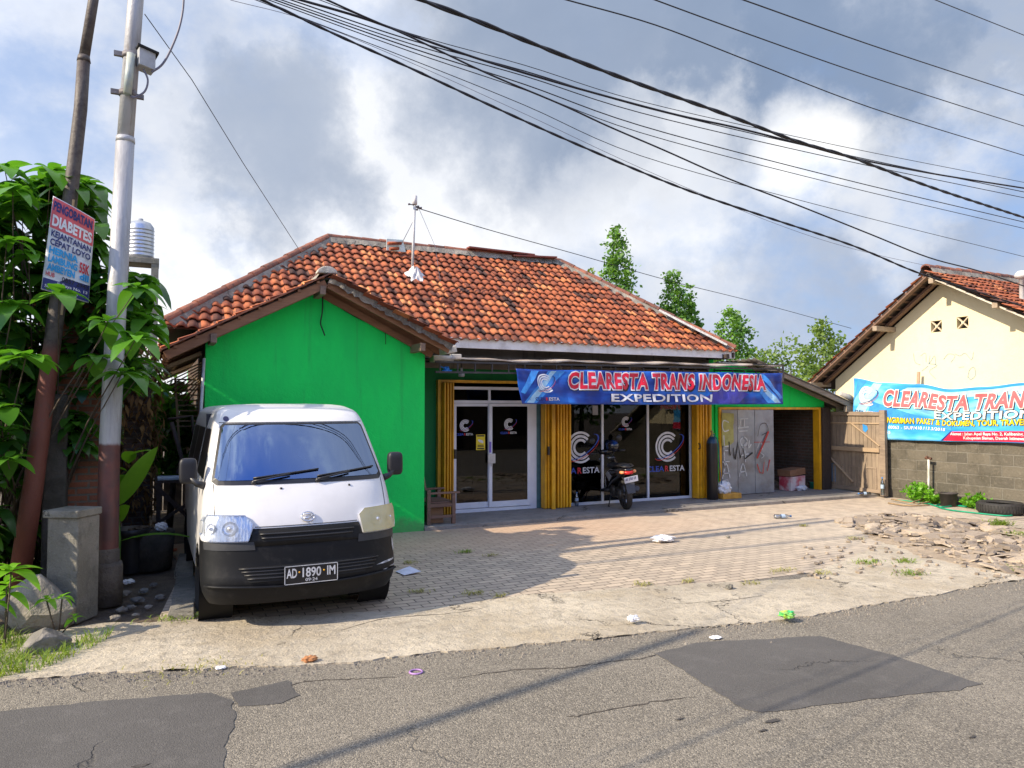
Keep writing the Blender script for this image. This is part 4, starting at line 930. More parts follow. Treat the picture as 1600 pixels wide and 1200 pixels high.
lettering(ban, fn1, 'CLEARESTA TRANS INDONESIA', .265, apx(884), apx(1194), .285, [(.045, RED2, 0, 0), (.10, CRM, 0, 0), (.108, BLK, .008, -.010)], .16, 1.12)
lettering(ban, fn1, 'EXPEDITION', .13, apx(948), apx(1110), .055, [(.025, CRM, 0, 0), (.05, BLK, .003, -.003)], .0, 1.05)
mb = logo(apx(848), .36, .165, lambda x, y, o_: fn1(x, y, .013+o_), word=False)
decal(mb, text('CLEA', .055, .17, .02, x0=apx(829), y0=.06), lambda x, y: fn1(x, y, .016), 1); decal(mb, text('R', .055, .05, .03, x0=apx(829)+.18, y0=.06), lambda x, y: fn1(x, y, .016), 2); decal(mb, text('ESTA', .055, .20, .02, x0=apx(829)+.24, y0=.06), lambda x, y: fn1(x, y, .016), 0)
mb.build('logo', [CRM, NVY, RED], ban, fix=False)
mb = MB()
for px in (806, 878, 956, 1060, 1140, 1220): v = PY(px, 578, BY); mb.tube([(v.x, BY, v.z+.0), (v.x+.02, BY+.08, v.z+.08)], .004, 4)
mb.build('tie_string', P_wire, ban)
# right banner on the wall
XW2 = 13.93
tp = [(1334, 591), (1377, 598), (1433, 600), (1487, 608), (1540, 604), (1600, 598), (1680, 600), (1760, 596)]; bt = [(1332, 686), (1386, 687), (1473, 689.5), (1600, 692.5), (1760, 697)]
T3 = [PX(a, b1, XW2) for a, b1 in tp]; B3 = [PX(a, b1, XW2) for a, b1 in bt]
def lerp_list(l, y):
    for a, b1 in zip(l[:-1], l[1:]):
        if b1.y <= y <= a.y: t = (a.y-y)/(a.y-b1.y); t2 = t*t*(3-2*t); return a.z+(b1.z-a.z)*t2
    return l[0].z if y > l[0].y else l[-1].z
Yl = T3[0].y; BL2 = Yl-T3[-1].y; BH2 = 1.2
def fn2(a, h, off):
    y = Yl-a; v = h/BH2; zt_, zb_ = lerp_list(T3, y), lerp_list(B3, y)
    wr = .014*sin(a*4-h*7)+.010*sin(a*9-h*10+1)+.02*exp(-((v-.45-.06*a)**2)*60)+.014*exp(-((v-.75+.10*a)**2)*90)
    return Vector((XW2+.0-wr-off, y, zb_+(zt_-zb_)*v))
m, q, p, o = newmat('banner_print_right'); uv = q.n('ShaderNodeUVMap').outputs[0]
c_ = q.ramp(q.noise(q.mapping(uv, (.5, 1.3, 1), (5, 0, 0)), 1.6, 3, .5), [(.35, (.02, .22, .62)), (.5, (.06, .38, .80)), (.62, (.22, .60, .88)), (.72, (.02, .10, .40))]); q.set(p.inputs['Base Color'], c_); p.inputs['Roughness'].default_value = .35  # lighter print blues, with the sun's glare put into the colour
ban2 = banner_obj('banner', 'light blue banner, lightened as if in glaring sun, with pink-red lettering hanging on the cream and block wall', fn2, BL2, BH2, m, 150, 26)
def bpx(px, py=640): return Yl-PX(px, py, XW2).y
PNK = mat('sunlit_red_print', (.72, .13, .14), .45); WHB = mat('warm_white_print', (.80, .80, .78), .45)  # red lightened the same way, as if in glaring sun
swo(ban2, fn2, [([(.02, .50), (.50, 1.18), (.72, 1.18), (.10, .3)], SKY2), ([(.0, .75), (.30, 1.18), (.10, 1.18)], SKY1), ([(.35, .55), (2.2, .25), (2.2, .36), (.45, .80)], SKY1), ([(1.1, 1.02), (BL2, .95), (BL2, 1.16), (1.3, 1.12)], SKY2),
    ([(bpx(1473), .0+.02), (bpx(1487), .23), (BL2-.01, .245), (BL2-.01, .02)], RED2), ([(bpx(1470), .02), (bpx(1485), .235), (bpx(1488), .235), (bpx(1474), .02)], NVY)], None)
lettering(ban2, fn2, 'CLEARESTA TRANS INDONESIA', .32, bpx(1380), bpx(1380)+(bpx(1600)-bpx(1380))*25/14.2, .72, [(.04, PNK, 0, 0), (.085, WHB, 0, 0), (.09, BLK, .012, -.012)], .18, 1.08)
lettering(ban2, fn2, 'EXPEDITION', .16, bpx(1460), bpx(1460)+(bpx(1600)-bpx(1460))*10/9.2, .50, [(.025, WHB, 0, 0), (.06, BLK, .003, -.003)], .15, 1.05)
lettering(ban2, fn2, 'PENGIRIMAN PAKET & DOKUMEN, TOUR, TRAVEL', .115, bpx(1378), bpx(1604), .36, [(.03, YLW, 0, 0), (.06, BLK, .003, -.003)], .12, 1.05)
lettering(ban2, fn2, 'NIB 00063 - SIUP/410.113.3/2018', .065, bpx(1376), bpx(1476), .235, [(.015, WHB, 0, 0)], .1)
lettering(ban2, fn2, '1755', .06, bpx(1377), bpx(1392), .125, [(.015, WHB, 0, 0)], .1)
lettering(ban2, fn2, 'Alamat : Jalan Apel Raya No. 2, Kalibening, Tirtomartani', .06, bpx(1485), bpx(1485)+(bpx(1600)-bpx(1485))*56/43, .15, [(.02, WHB, 0, 0)], .0)
lettering(ban2, fn2, 'Kabupaten Sleman, Daerah Istimewa Yogyakarta', .06, bpx(1505), bpx(1505)+(bpx(1600)-bpx(1505))*44/33, .06, [(.02, WHB, 0, 0)], .0)
mb = logo(bpx(1357), .88, .20, lambda x, y, o_: fn2(x, y, .013+o_), word=False)
decal(mb, text('CLEA', .06, .20, .02, x0=bpx(1338), y0=.52), lambda x, y: fn2(x, y, .016), 1); decal(mb, text('RESTA', .06, .28, .02, x0=bpx(1338)+.22, y0=.52), lambda x, y: fn2(x, y, .016), 0)
mb.build('logo', [WHB, NVY, RED], ban2, fix=False)
mb = MB(); v = PX(1435, 598, 13.98); mb.obox(v+Vector((0, 0, .08)), Vector((.01, 0, 0)), Vector((0, .03, 0)), Vector((0, -.01, .14))); mb.build('tie_strap', mat('brown_tape', (.45, .30, .20), .7), ban2)
# ================= VAN =================
def cr1(tab, z):
    n = len(tab)
    if z <= tab[0][0]: return tab[0][1]
    if z >= tab[-1][0]: return tab[-1][1]
    for i in range(n-1):
        if tab[i][0] <= z <= tab[i+1][0]:
            z0, v0 = tab[i]; z1, v1 = tab[i+1]; h = z1-z0; t = (z-z0)/h
            def sl_(k):
                if k == 0: return (tab[1][1]-tab[0][1])/(tab[1][0]-tab[0][0])
                if k == n-1: return (tab[-1][1]-tab[-2][1])/(tab[-1][0]-tab[-2][0])
                return (tab[k+1][1]-tab[k-1][1])/(tab[k+1][0]-tab[k-1][0])
            m0, m1 = sl_(i)*h, sl_(i+1)*h
            return (2*t**3-3*t*t+1)*v0+(t**3-2*t*t+t)*m0+(-2*t**3+3*t*t)*v1+(t**3-t*t)*m1
TY = [(.22, .07), (.30, .03), (.36, .01), (.42, .0), (.50, .02), (.62, .035), (.735, .05), (.84, .075), (.95, .115), (1.08, .19), (1.20, .28), (1.45, .50), (1.70, .73), (1.78, .82), (1.83, .92), (1.87, 1.10)]
TW = [(.22, .78), (.30, .82), (.40, .835), (.62, .835), (.84, .832), (1.0, .825), (1.2, .80), (1.45, .755), (1.70, .705), (1.78, .68), (1.83, .655), (1.87, .60)]
TD = [(.22, .30), (.6, .36), (.95, .36), (1.2, .30), (1.7, .22), (1.87, .20)]
NX = 3.0
def vF(x, z):
    wz = cr1(TW, z); r = min(1, abs(x)/wz); D = cr1(TD, z); return cr1(TY, z)+D*(1-(max(0, 1-r**NX))**(1/NX))+.05*r*r
def vS(x, z, off=0.0):
    e = .004; y = vF(x, z); dx = (vF(x+e, z)-vF(x-e, z))/(2*e); dz = (vF(x, z+e)-vF(x, z-e))/(2*e); dx = max(-2.5, min(2.5, dx)); n = Vector((dx, -1, dz)).normalized(); return Vector((x, y, z))+n*off
VAN = empty('parked_van', (1.220, 6.42, .01), 'white van with black bumpers parked nose-out in front of the green wall', 'van', rot=(0, R(-.25), 0))
WSO = [(-.715, 1.19), (.715, 1.19), (.748, 1.22), (.655, 1.685), (.625, 1.715), (-.625, 1.715), (-.655, 1.685), (-.748, 1.22)]
WSI = [(-.69, 1.225), (.69, 1.225), (.722, 1.250), (.637, 1.668), (.612, 1.694), (-.612, 1.694), (-.637, 1.668), (-.722, 1.250)]
def inpoly(x, y, P_):
    r = False; n = len(P_)
    for i in range(n):
        x1, y1_ = P_[i]; x2, y2 = P_[(i+1) % n]
        if (y1_ > y) != (y2 > y) and x < (x2-x1)*(y-y1_)/(y2-y1_)+x1: r = not r
    return r
zs = [.22, .26, .30, .34, .38, .42, .46, .52, .58, .64, .69, .735, .78, .84, .89, .95, 1.0, 1.08, 1.14, 1.20]+[1.20+.025*k for k in range(1, 20)]+[1.70, 1.74, 1.78, 1.81, 1.84, 1.87]
LV = 4.02
def outline(z):
    wz = cr1(TW, z); pts = []
    nF = 56
    for i in range(nF+1):
        a = -1+2*i/nF; x = wz*(sin(a*pi/2)); y = vF(x*.99999, z); pts.append((x, y))
    ys = pts[-1][1]; ns = 64; yend = LV-.10
    for i in range(1, ns+1): pts.append((wz, ys+(yend-ys)*i/ns))
    for i in range(0, 9): a = i/8; pts.append((wz*(1-2*a)*.97, LV-.0-.03*z/1.9))
    for i in range(0, ns): pts.append((-wz, yend-(yend-ys)*i/ns))
    return pts
NXR = {}
bb = MB(); O = [[Vector((x, y, z)) for x, y in outline(z)] for z in zs]; n = len(O[0]); nF = 56
vs = [v for r_ in O for v in r_]; fw, fb = [], []
for j in range(len(zs)-1):
    zm = (zs[j]+zs[j+1])/2
    for i in range(n):
        f = (j*n+i, j*n+(i+1) % n, (j+1)*n+(i+1) % n, (j+1)*n+i); c4 = sum((vs[k] for k in f), Vector())/4
        if i < nF and inpoly(c4.x, c4.z, WSI): continue
        side = i >= nF and abs(c4.x) > .5 and c4.y < LV-.1
        if side and any((c4.y-yc)**2+(c4.z-.29)**2 < .335**2 for yc in (.80, 3.40)): continue
        if c4.z < .735 and i >= nF-0 and side and any((c4.y-yc)**2+(c4.z-.29)**2 < .335**2 for yc in (.80,)): continue
        (fb if (zm < .735 and (c4.y < .62)) or zm < .30 else fw).append(f)
bb.add(vs, fw, 0, True); bb.add(vs, fb, 1, True)
# roof
rv = O[-1]; k = len(bb.V); rc = []
for s_, dz in ((1.0, 0), (.93, .012), (.8, .022), (.5, .030)):
    rc.append([Vector((v.x*s_, 2.2+(v.y-2.2)*(1-(1-s_)*.5), 1.87+dz)) for v in rv])
vs = [v for r_ in rc for v in r_]; bb.add(vs, [(j*n+i, j*n+(i+1) % n, (j+1)*n+(i+1) % n, (j+1)*n+i) for j in range(3) for i in range(n)], 0, True); bb.add(rc[-1], [list(range(n))], 0)
M_vwhite, q, p, o = newmat('van_white_paint'); c_ = q.mix(q.smooth(q.noise(q.pos, 3, 5, .6), .4, .7), (.66, .65, .645), (.60, .59, .585)); q.set(p.inputs['Base Color'], c_); p.inputs['Roughness'].default_value = .32; p.inputs['Coat Weight'].default_value = .25; p.inputs['Coat Roughness'].default_value = .12
M_vblack, q, p, o = newmat('bumper_plastic'); c_ = q.mix(q.math('MULTIPLY', q.smooth(q.noise(q.pos, 9, 6, .7), .5, .72), .5), (.006, .0065, .008), (.028, .027, .026)); q.set(p.inputs['Base Color'], c_); p.inputs['Roughness'].default_value = .5; p.inputs['Specular IOR Level'].default_value = .25
body = bb.build('body', [M_vwhite, M_vblack], VAN, local=True)
for p_ in body.data.polygons: p_.use_smooth = True
def vpatch(pts, m_, off, name, parent=VAN, step=.05, thick=0):
    mb = MB(); decal(mb, poly(pts), lambda x, z: vS(x, z, off), 0, step)
    for i in range(len(mb.S)): mb.S[i] = True
    o_ = mb.build(name, m_, parent, local=True)
    if thick: md = o_.modifiers.new('t', 'SOLIDIFY'); md.thickness = thick; md.offset = -1
    return o_
# windscreen frame and glass
mb = MB(); nn = len(WSO)
for i in range(nn):
    a, b1, c1, d2 = WSO[i], WSO[(i+1) % nn], WSI[(i+1) % nn], WSI[i]
    ci = lambda p_: (p_[0]*.97, 1.45+(p_[1]-1.45)*.96)
    decal(mb, poly([a, b1, ci(c1), ci(d2)]), lambda x, z: vS(x, z, .004), 0, .05)
P_frit = mat('black_window_seal', (.010, .010, .013), .35)
ws = mb.build('windscreen_seal', P_frit, VAN, local=True)
vpatch([(x*.999, z) for x, z in WSI], glassmat('windscreen_glass', (.13, .17, .26), .32, .01, 1.8, (.50, .66, 1)), .008, 'windscreen', ws)
# cabin
cb = MB(); cb.box(-.70, .70, .42, .80, 1.02, 1.17); cb.lathe([(.0, .0), (.22, .0), (.22, .03), (0, .03)], (.36, .60, 1.15), 16)
dash = cb.build('dashboard', mat('grey_dashboard', (.10, .10, .11), .6), VAN, local=True, bevel=.02)
for sx in (-.36, .36):
    mb = MB(); mb.box(sx-.25, sx+.25, 1.15, 1.6, .8, .95); mb.box(sx-.24, sx+.24, 1.5, 1.62, .95, 1.42); mb.box(sx-.12, sx+.12, 1.5, 1.6, 1.44, 1.62); mb.build('seat', mat('grey_seat_cloth', (.16, .16, .18), .8), VAN, local=True, bevel=.03)
mb = MB(); mb.box(-.72, .72, 1.7, 1.72, .5, 1.8); mb.build('bulkhead', mat('dark_cab', (.03, .03, .035), .9), VAN, local=True)
mb = MB(); mb.tube([(-.36+.17*cos(a_*pi/8), .86+.06*sin(a_*pi/8), 1.20+.15*sin(a_*pi/8)) for a_ in range(17)], .013, 6); mb.build('steering_wheel', P_black, VAN, local=True)
mb = MB(); mb.add([(.08, .85, 1.52), (.045, .85, 1.40), (.12, .86, 1.36), (.09, .85, 1.36)], [(0, 1, 3), (0, 3, 2)]); mb.tube([(.08, .85, 1.52), (.08, .86, 1.62)], .003, 4); mb.build('pennant', mat('pale_blue_pennant', (.45, .62, .72), .7), VAN, local=True)
mb = MB()
for k_ in range(9): mb.tube([(-.1+.07*k_, .50+.02*(k_ % 2), 1.17), (-.05+.06*k_, .56, 1.20+.015*(k_ % 3)), (.0+.06*k_, .5, 1.185)], .022, 6)
mb.build('dashboard_cloth', mat('pale_blue_cloth', (.35, .42, .50), .9), VAN, local=True)
# headlights
def headl(s_, lens, refl, nm):
    P_ = [(s_*.475, .745), (s_*.800, .745), (s_*.825, .80), (s_*.815, .90), (s_*.79, .955), (s_*.50, .945), (s_*.445, .90 if s_ > 0 else .88)]
    rf_ = vpatch(P_, refl, .003, nm, thick=0)
    mb = MB()
    for (cx, cz_, r_) in ((s_*.62, .845, .060), (s_*.755, .845, .042)):
        c0 = vS(cx, cz_, .012); nrm = (vS(cx, cz_, .1)-vS(cx, cz_, 0)).normalized(); mb.lathe([(r_, .010), (r_*.95, .004), (r_*.6, -.0), (r_*.3, .002), (r_*.28, .02), (0.001, .026)], c0, 18, 0, nrm)
    mb.build('lamp_bowl', REFL, rf_, local=True)
    l_ = vpatch(P_, lens, .030, 'lens', rf_)
    mb = MB(); 
    for i in range(len(P_)):
        a, b1 = P_[i], P_[(i+1) % len(P_)]; seg = 6
        for t in range(seg):
            p0 = (a[0]+(b1[0]-a[0])*t/seg, a[1]+(b1[1]-a[1])*t/seg); p1 = (a[0]+(b1[0]-a[0])*(t+1)/seg, a[1]+(b1[1]-a[1])*(t+1)/seg)
            mb.add([vS(*p0, -.01), vS(*p1, -.01), vS(*p1, .030), vS(*p0, .030)], [(0, 1, 2, 3)])
    mb.build('lamp_rim', lens if s_ < 0 else refl, rf_, local=True)
    return rf_
clear = glassmat('clear_lens', (.9, .92, .95), .12, .06, 1.45)
m, q, p, o = newmat('yellowed_lens'); q.set(p.inputs['Base Color'], q.mix(q.noise(q.pos, 12, 4), (.70, .62, .32), (.60, .50, .22))); p.inputs['Roughness'].default_value = .35; p.inputs['Alpha'].default_value = .66; YLENS = m
m, q, p, o = newmat('reflector'); q.set(p.inputs['Base Color'], (.74, .75, .78)); p.inputs['Metallic'].default_value = .6; p.inputs['Roughness'].default_value = .32; bump(q, p, q.voro(q.mapping(q.pos, (1, 1, .15)), 40), .006); REFL = m
h1 = headl(-1, clear, REFL, 'headlight'); h1['label'] = 'clear silvery headlight'
h2 = headl(1, YLENS, REFL, 'headlight'); h2['label'] = 'yellowed cloudy headlight'
GR2 = mat('dark_grey_plastic', (.03, .032, .036), .5)
for s_ in (-1, 1): vpatch([(s_*.43, .672), (s_*.81, .672), (s_*.815, .735), (s_*.44, .738)], GR2, .007, 'bumper_filler')
# black nose between the lights, grille
vpatch([(-.50, .70), (.50, .70), (.445, .842), (-.445, .842)], M_vblack, .006, 'nose_panel', thick=.01)
gl = vpatch([(-.37, .735), (.37, .735), (.405, .825), (-.405, .825)], P_dark, .009, 'grille')
mb = MB()
for z in (.762, .795): 
    w_ = .37+.035*(z-.735)/.09; mb.tube([vS(-w_+2*w_*i/16, z, .014) for i in range(17)], .009, 6, 0, True, True, .8)
mb.build('grille_slats', P_black, gl, local=True)
lg = vpatch([(-.48, .415), (.48, .415), (.60, .545), (-.56, .535)], P_dark, .006, 'air_intake')
mb = MB()
for z in (.44, .468, .496, .522): mb.tube([vS(-.47-.1*(z-.41)/.13+(1.0+.2*(z-.41)/.13)*i/16, z, .011) for i in range(17)], .006, 6)
mb.build('intake_slats', P_black, lg, local=True)
mb = MB(); mb.tube([vS(-.80+1.6*i/40, .375+.012*cos(i/40*2*pi), .012) for i in range(41)], .018, 8, 0, True, True, .6); mb.build('bumper_lip', M_vblack, VAN, local=True)
# number plate
mb = MB(); yp_ = -.035; mb.box(-.215, .235, yp_, yp_+.006, .375, .535); pl = mb.build('number_plate', mat('plate_black', (.012, .012, .014), .4), VAN, local=True, bevel=.004)
mb = MB()
for (x0, x1, y0_, y1_) in ((-.211, .231, .526, .531), (-.211, .231, .379, .384), (-.211, -.206, .379, .531), (.226, .231, .379, .531)): mb.box(x0, x1, yp_-.002, yp_-.0005, y0_, y1_)
for tx, x0, wd in (('AD', -.195, .085), ('1890', -.065, .155), ('IM', .14, .07)): decal(mb, text(tx, .075, wd, .02, x0=x0, y0=.434), lambda x, y: Vector((x, yp_-.002, y)))
decal(mb, text('09·24', .026, .10, .01, x0=-.04, y0=.396), lambda x, y: Vector((x, yp_-.002, y)))
mb.build('plate_lettering', mat('plate_white', (.72, .72, .72), .5), pl, local=True, fix=False)
mb = MB(); 
for x in (-.09, .115): mb.lathe([(.008, 0), (.006, .003), (0, .004)], (x, yp_, .475), 8, 0, (0, -1, 0))
mb.build('plate_bolt', P_yel, pl, local=True)
# emblem
mb = MB(); ez = .915
mb.tube([vS(.055*cos(a_*pi/12), ez+.037*sin(a_*pi/12), .014) for a_ in range(25)], .0055, 6); 
mb.tube([vS(-.040, ez+.018, .014), vS(.03, ez+.022, .014), vS(.038, ez+.012, .014), vS(.0, ez-.022, .014)], .0055, 6); mb.tube([vS(-.035, ez-.010, .014), vS(.0, ez-.012, .014), vS(.03, ez-.0, .014)], .0055, 6)
mb.build('emblem', P_chrome, VAN, local=True)
# wipers
for (x0, z0, x1, z1) in ((-.42, 1.235, .14, 1.300), (.12, 1.235, .66, 1.30)):
    mb = MB(); mb.tube([vS(x0+(x1-x0)*i/10, z0+(z1-z0)*i/10*.9, .020) for i in range(11)], .008, 6); mb.tube([vS(x0-.0+(x1-x0)*i/6*.55, z0-.03+(z1-z0+.02)*i/6*.6, .03) for i in range(7)], .009, 6); mb.lathe([(.022, 0), (.018, .03), (0, .035)], vS(x0, z0-.03, 0), 10, 0, (0, -1, .6)); mb.build('wiper', P_black, VAN, local=True)
# seams
mb = MB()
for s_ in (-1, 1): mb.tube([vS(s_*(.735-.02*abs(sin(k_))*0), 1.20-.25*k_/8, .001) for k_ in range(9)], .0035, 4)
mb.tube([vS(-.43+.86*i/20, .855, .002) for i in range(21)], .003, 4)
mb.tube([vS(-.66+1.32*i/24, 1.722, .002) for i in range(25)], .003, 4)
mb.build('panel_gap', mat('panel_gap_dark', (.05, .05, .05), .8), VAN, local=True)
mb = MB()
for x in (-.20, .40): mb.lathe([(.012, 0), (.009, .008), (0, .009)], vS(x, 1.155, .0), 8, 0, (0, -1, .5))
mb.build('washer_nozzle', P_black, VAN, local=True)
mb = MB(); decal(mb, arc(-.60, 1.755, 0.001, .024, 0, 360, 14), lambda x, z: vS(x, z, .004)); mb.build('roof_sticker', mat('dark_blue_sticker', (.03, .03, .12), .5), VAN, local=True, fix=False)
# mirrors
for s_ in (-1, 1):
    mb = MB(); yb = .62
    c0 = Vector((s_*.93, yb-.02, 1.31)); prof = []
    def mf(u, v, c0=c0): 
        a = u*2*pi; b_ = v*pi-pi/2; cu_, su = cos(a), sin(a); e = .45
        f_ = lambda t: (abs(t)**e)*(1 if t > 0 else -1)
        return c0+Vector((.073*f_(cos(b_))*f_(cu_), .05*f_(cos(b_))*f_(su), .112*f_(sin(b_))))
    mb.grid(mf, 24, 16); o_ = mb.build('wing_mirror', mat('mirror_plastic', (.014, .014, .018), .5), VAN, local=True)
    mb = MB(); mb.tube([(s_*.80, .55, 1.18), (s_*.86, .56, 1.20), (s_*.92, .58, 1.26)], [.035, .028, .025], 8); mb.build('mirror_arm', P_black, o_, local=True)
# side windows (barely visible) and wheels
for s_ in (-1, 1):
    mb = MB()
    def sw(y, z, s_=s_): return Vector((s_*(cr1(TW, z)+.006), y, z))
    for (ya_, yb_) in ((.72, 1.70), (1.85, 2.75), (2.85, 3.75)):
        mb.add([sw(ya_+(.0 if ya_ > 1 else -.0), 1.22), sw(yb_, 1.22), sw(yb_, 1.66), sw(ya_+(.0 if ya_ > 1 else .28), 1.66)], [(0, 1, 2, 3)])
    mb.build('side_window', P_frit, VAN, local=True)
for yc in (.80, 3.40):
    for s_ in (-1, 1):
        mb = MB(); cx = s_*.70; mb.lathe([(.20, -.085), (.265, -.085), (.285, -.065), (.29, -.03), (.29, .03), (.285, .065), (.265, .085), (.20, .085)], (cx, yc, .29), 32, 0, (1, 0, 0)); 
        for k_ in range(40): a_ = k_*2*pi/40; mb.obox((cx, yc+.289*cos(a_), .29+.289*sin(a_)), Vector((.06, 0, 0)), Vector((0, -.012*sin(a_), .012*cos(a_))), Vector((0, .004*cos(a_), .004*sin(a_))))
        tyre = mb.build('wheel', P_rub, VAN, local=True)
        mb = MB(); mb.lathe([(.0, .03), (.08, .04), (.12, .02), (.19, .05), (.205, .075)], (cx, yc, .29), 24, 0, (s_, 0, 0)); mb.build('rim', P_grey, tyre, local=True)
        mb = MB(); mb.lathe([(.34, -.14), (.335, .13), (.35, .14)], (s_*.70, yc, .29), 32, 0, (s_, 0, 0)); mb.build('wheel_arch', P_dark, VAN, local=True)
mb = MB(); mb.box(-.76, .76, .35, 3.9, .20, .30); mb.box(-.6, .6, .55, .62, .14, .30); mb.build('underbody', P_dark, VAN, local=True)
# scrapes on the right bumper corner
mb = MB()
for pts in ([(.60, .45), (.70, .47), (.80, .475), (.80, .462), (.70, .452)], [(.74, .415), (.82, .425), (.80, .405)], [(.790, .66), (.815, .62), (.82, .55), (.80, .53), (.785, .60)], [(.66, .40), (.72, .405), (.70, .395)]):
    decal(mb, poly(pts), lambda x, z: vS(x, z, .003), 0, .03)
mb.build('paint_scrape', mat('scraped_paint', (.62, .62, .63), .6, (.20, .20, .21), 30), VAN, local=True)
# ================= SCOOTER =================
sp = PZ(979, 803, .06); sp = PY(979, 800, 11.05); SCO = empty('parked_scooter', (sp.x, 11.05, .06), 'black scooter parked on its side stand before the middle shop window, tail to the road', 'scooter', rot=(0, R(-6), R(-15)))
def ringloft(mb, rings, seg=20, m=0, e=.7, caps=True):
    """rings: (x, y, z, hx, hz)"""
    vs = []; fs = []
    f_ = lambda t: (abs(t)**e)*(1 if t > 0 else -1)
    for (x, y, z, hx, hz) in rings:
        for j in range(seg): a = 2*pi*j/seg; vs.append(Vector((x+hx*f_(cos(a)), y, z+hz*f_(sin(a)))))
    for i in range(len(rings)-1):
        for j in range(seg): fs.append((i*seg+j, i*seg+(j+1) % seg, (i+1)*seg+(j+1) % seg, (i+1)*seg+j))
    if caps: fs += [list(range(seg)), list(range((len(rings)-1)*seg, len(rings)*seg))]
    mb.add(vs, fs, m, True)
SB = mat('glossy_black_fairing', (.010, .010, .013), .18, coat=.3)
mb = MB(); ringloft(mb, [(0, -.36, .735, .03, .02), (0, -.32, .725, .085, .045), (0, -.22, .70, .125, .085), (0, 0, .66, .15, .11), (0, .3, .60, .165, .15), (0, .5, .52, .165, .18), (0, .62, .42, .15, .16), (0, .68, .36, .12, .10)]); mb.build('rear_body', SB, SCO, local=True)
mb = MB(); ringloft(mb, [(0, -.20, .79, .08, .015), (0, -.12, .80, .12, .03), (0, .15, .785, .13, .04), (0, .32, .755, .12, .04), (0, .58, .76, .10, .045), (0, .68, .74, .05, .02)]); mb.build('seat', mat('seat_vinyl', (.014, .014, .015), .55), SCO, local=True)
mb = MB(); mb.tube([(-.10, .05, .80), (-.115, -.15, .815), (-.10, -.32, .80), (0, -.38, .79), (.10, -.32, .80), (.115, -.15, .815), (.10, .05, .80)], .012, 8); mb.build('grab_rail', P_black, SCO, local=True)
mb = MB(); ringloft(mb, [(0, .55, .30, .17, .04), (0, .8, .28, .20, .035), (0, .98, .30, .20, .04)]); mb.build('floorboard', P_black, SCO, local=True)
mb = MB()
for k_, (z, hw_, y) in enumerate(((.28, .17, 1.0), (.45, .20, 1.04), (.62, .23, 1.02), (.78, .22, .96), (.90, .17, .90))): pass
sh_ = [(.26, .15, .98), (.42, .20, 1.03), (.60, .24, 1.01), (.76, .23, .95), (.90, .16, .88)]
vs = []; fs = []
for (z, hw_, y) in sh_:
    for i in range(9): a = -1+2*i/8; vs.append(Vector((hw_*a, y+.07*(1-a*a)-.03, z)))
for j in range(4):
    for i in range(8): fs.append((j*9+i, j*9+i+1, (j+1)*9+i+1, (j+1)*9+i))
mb.add(vs, fs, 0, True); o_ = mb.build('leg_shield', SB, SCO, local=True); md = o_.modifiers.new('t', 'SOLIDIFY'); md.thickness = .04
mb = MB(); ringloft(mb, [(0, .78, 1.0, .10, .035), (0, .86, .99, .16, .06), (0, .96, .97, .13, .065), (0, 1.03, .95, .06, .04)]); mb.build('handlebar_cowl', SB, SCO, local=True)
mb = MB(); mb.tube([(-.34, .74, .99), (-.22, .80, .99), (-.1, .86, .98), (.1, .86, .98), (.22, .80, .99), (.34, .74, .99)], .013, 8)
for s_ in (-1, 1): mb.tube([(s_*.35, .735, .99), (s_*.22, .80, .99)], .020, 8); mb.tube([(s_*.20, .84, .98), (s_*.34, .80, .975)], .006, 6)
mb.build('handlebar', P_black, SCO, local=True)
for s_ in (-1, 1):
    mb = MB(); mb.tube([(s_*.17, .82, 1.0), (s_*.22, .80, 1.12), (s_*.25, .79, 1.20)], .007, 6); mb.lathe([(0, -.012), (.05, -.012), (.062, 0), (.05, .012), (0, .012)], (s_*.27, .79, 1.23), 16, 0, (0, 1, 0)); mb.build('mirror', P_black, SCO, local=True)
mb = MB(); mb.tube([(0, 1.02, .80), (0, 1.20, .34)], .03, 8); 
for s_ in (-1, 1): mb.tube([(s_*.06, 1.12, .55), (s_*.06, 1.26, .27)], .022, 8)
mb.build('fork', P_grey, SCO, local=True)
mb = MB(); 
mb.grid(lambda u, v: Vector(((v-.5)*.14, 1.26+.30*cos(R(20+130*u)), .27+.30*sin(R(20+130*u))-.05*(v-.5)**2)), 14, 6); o_ = mb.build('front_mudguard', SB, SCO, local=True); o_.modifiers.new('t', 'SOLIDIFY').thickness = .005
for (y, nm, wt) in ((0, 'wheel', .055), (1.26, 'wheel', .045)):
    mb = MB(); mb.lathe([(.20, -wt*.6), (.235, -wt), (.258, -wt*.75), (.268, 0), (.258, wt*.75), (.235, wt), (.20, wt*.6)], (0, y, .268), 32, 0, (1, 0, 0))
    for k_ in range(36): a_ = k_*pi/18; s2 = 1 if k_ % 2 else -1; mb.obox((s2*.018, y+.267*cos(a_), .268+.267*sin(a_)), Vector((.02, .006*s2*-sin(a_), .006*s2*cos(a_))), Vector((0, -.005*sin(a_), .005*cos(a_))), Vector((0, .002*cos(a_), .002*sin(a_))))
    wh = mb.build(nm, P_rub, SCO, local=True)
    mb = MB(); mb.lathe([(.205, -.04), (.19, -.03), (.19, .03), (.205, .04)], (0, y, .268), 28, 0, (1, 0, 0)); mb.lathe([(0, -.05), (.04, -.05), (.04, .05), (0, .05)], (0, y, .268), 12, 0, (1, 0, 0))
    for k_ in range(5): a_ = k_*2*pi/5; mb.bar((0, y+.03*cos(a_), .268+.03*sin(a_)), (0, y+.195*cos(a_), .268+.195*sin(a_)), .03, .03)
    mb.build('rim', mat('dark_alloy', (.06, .06, .065), .35, metal=.5), wh, local=True)
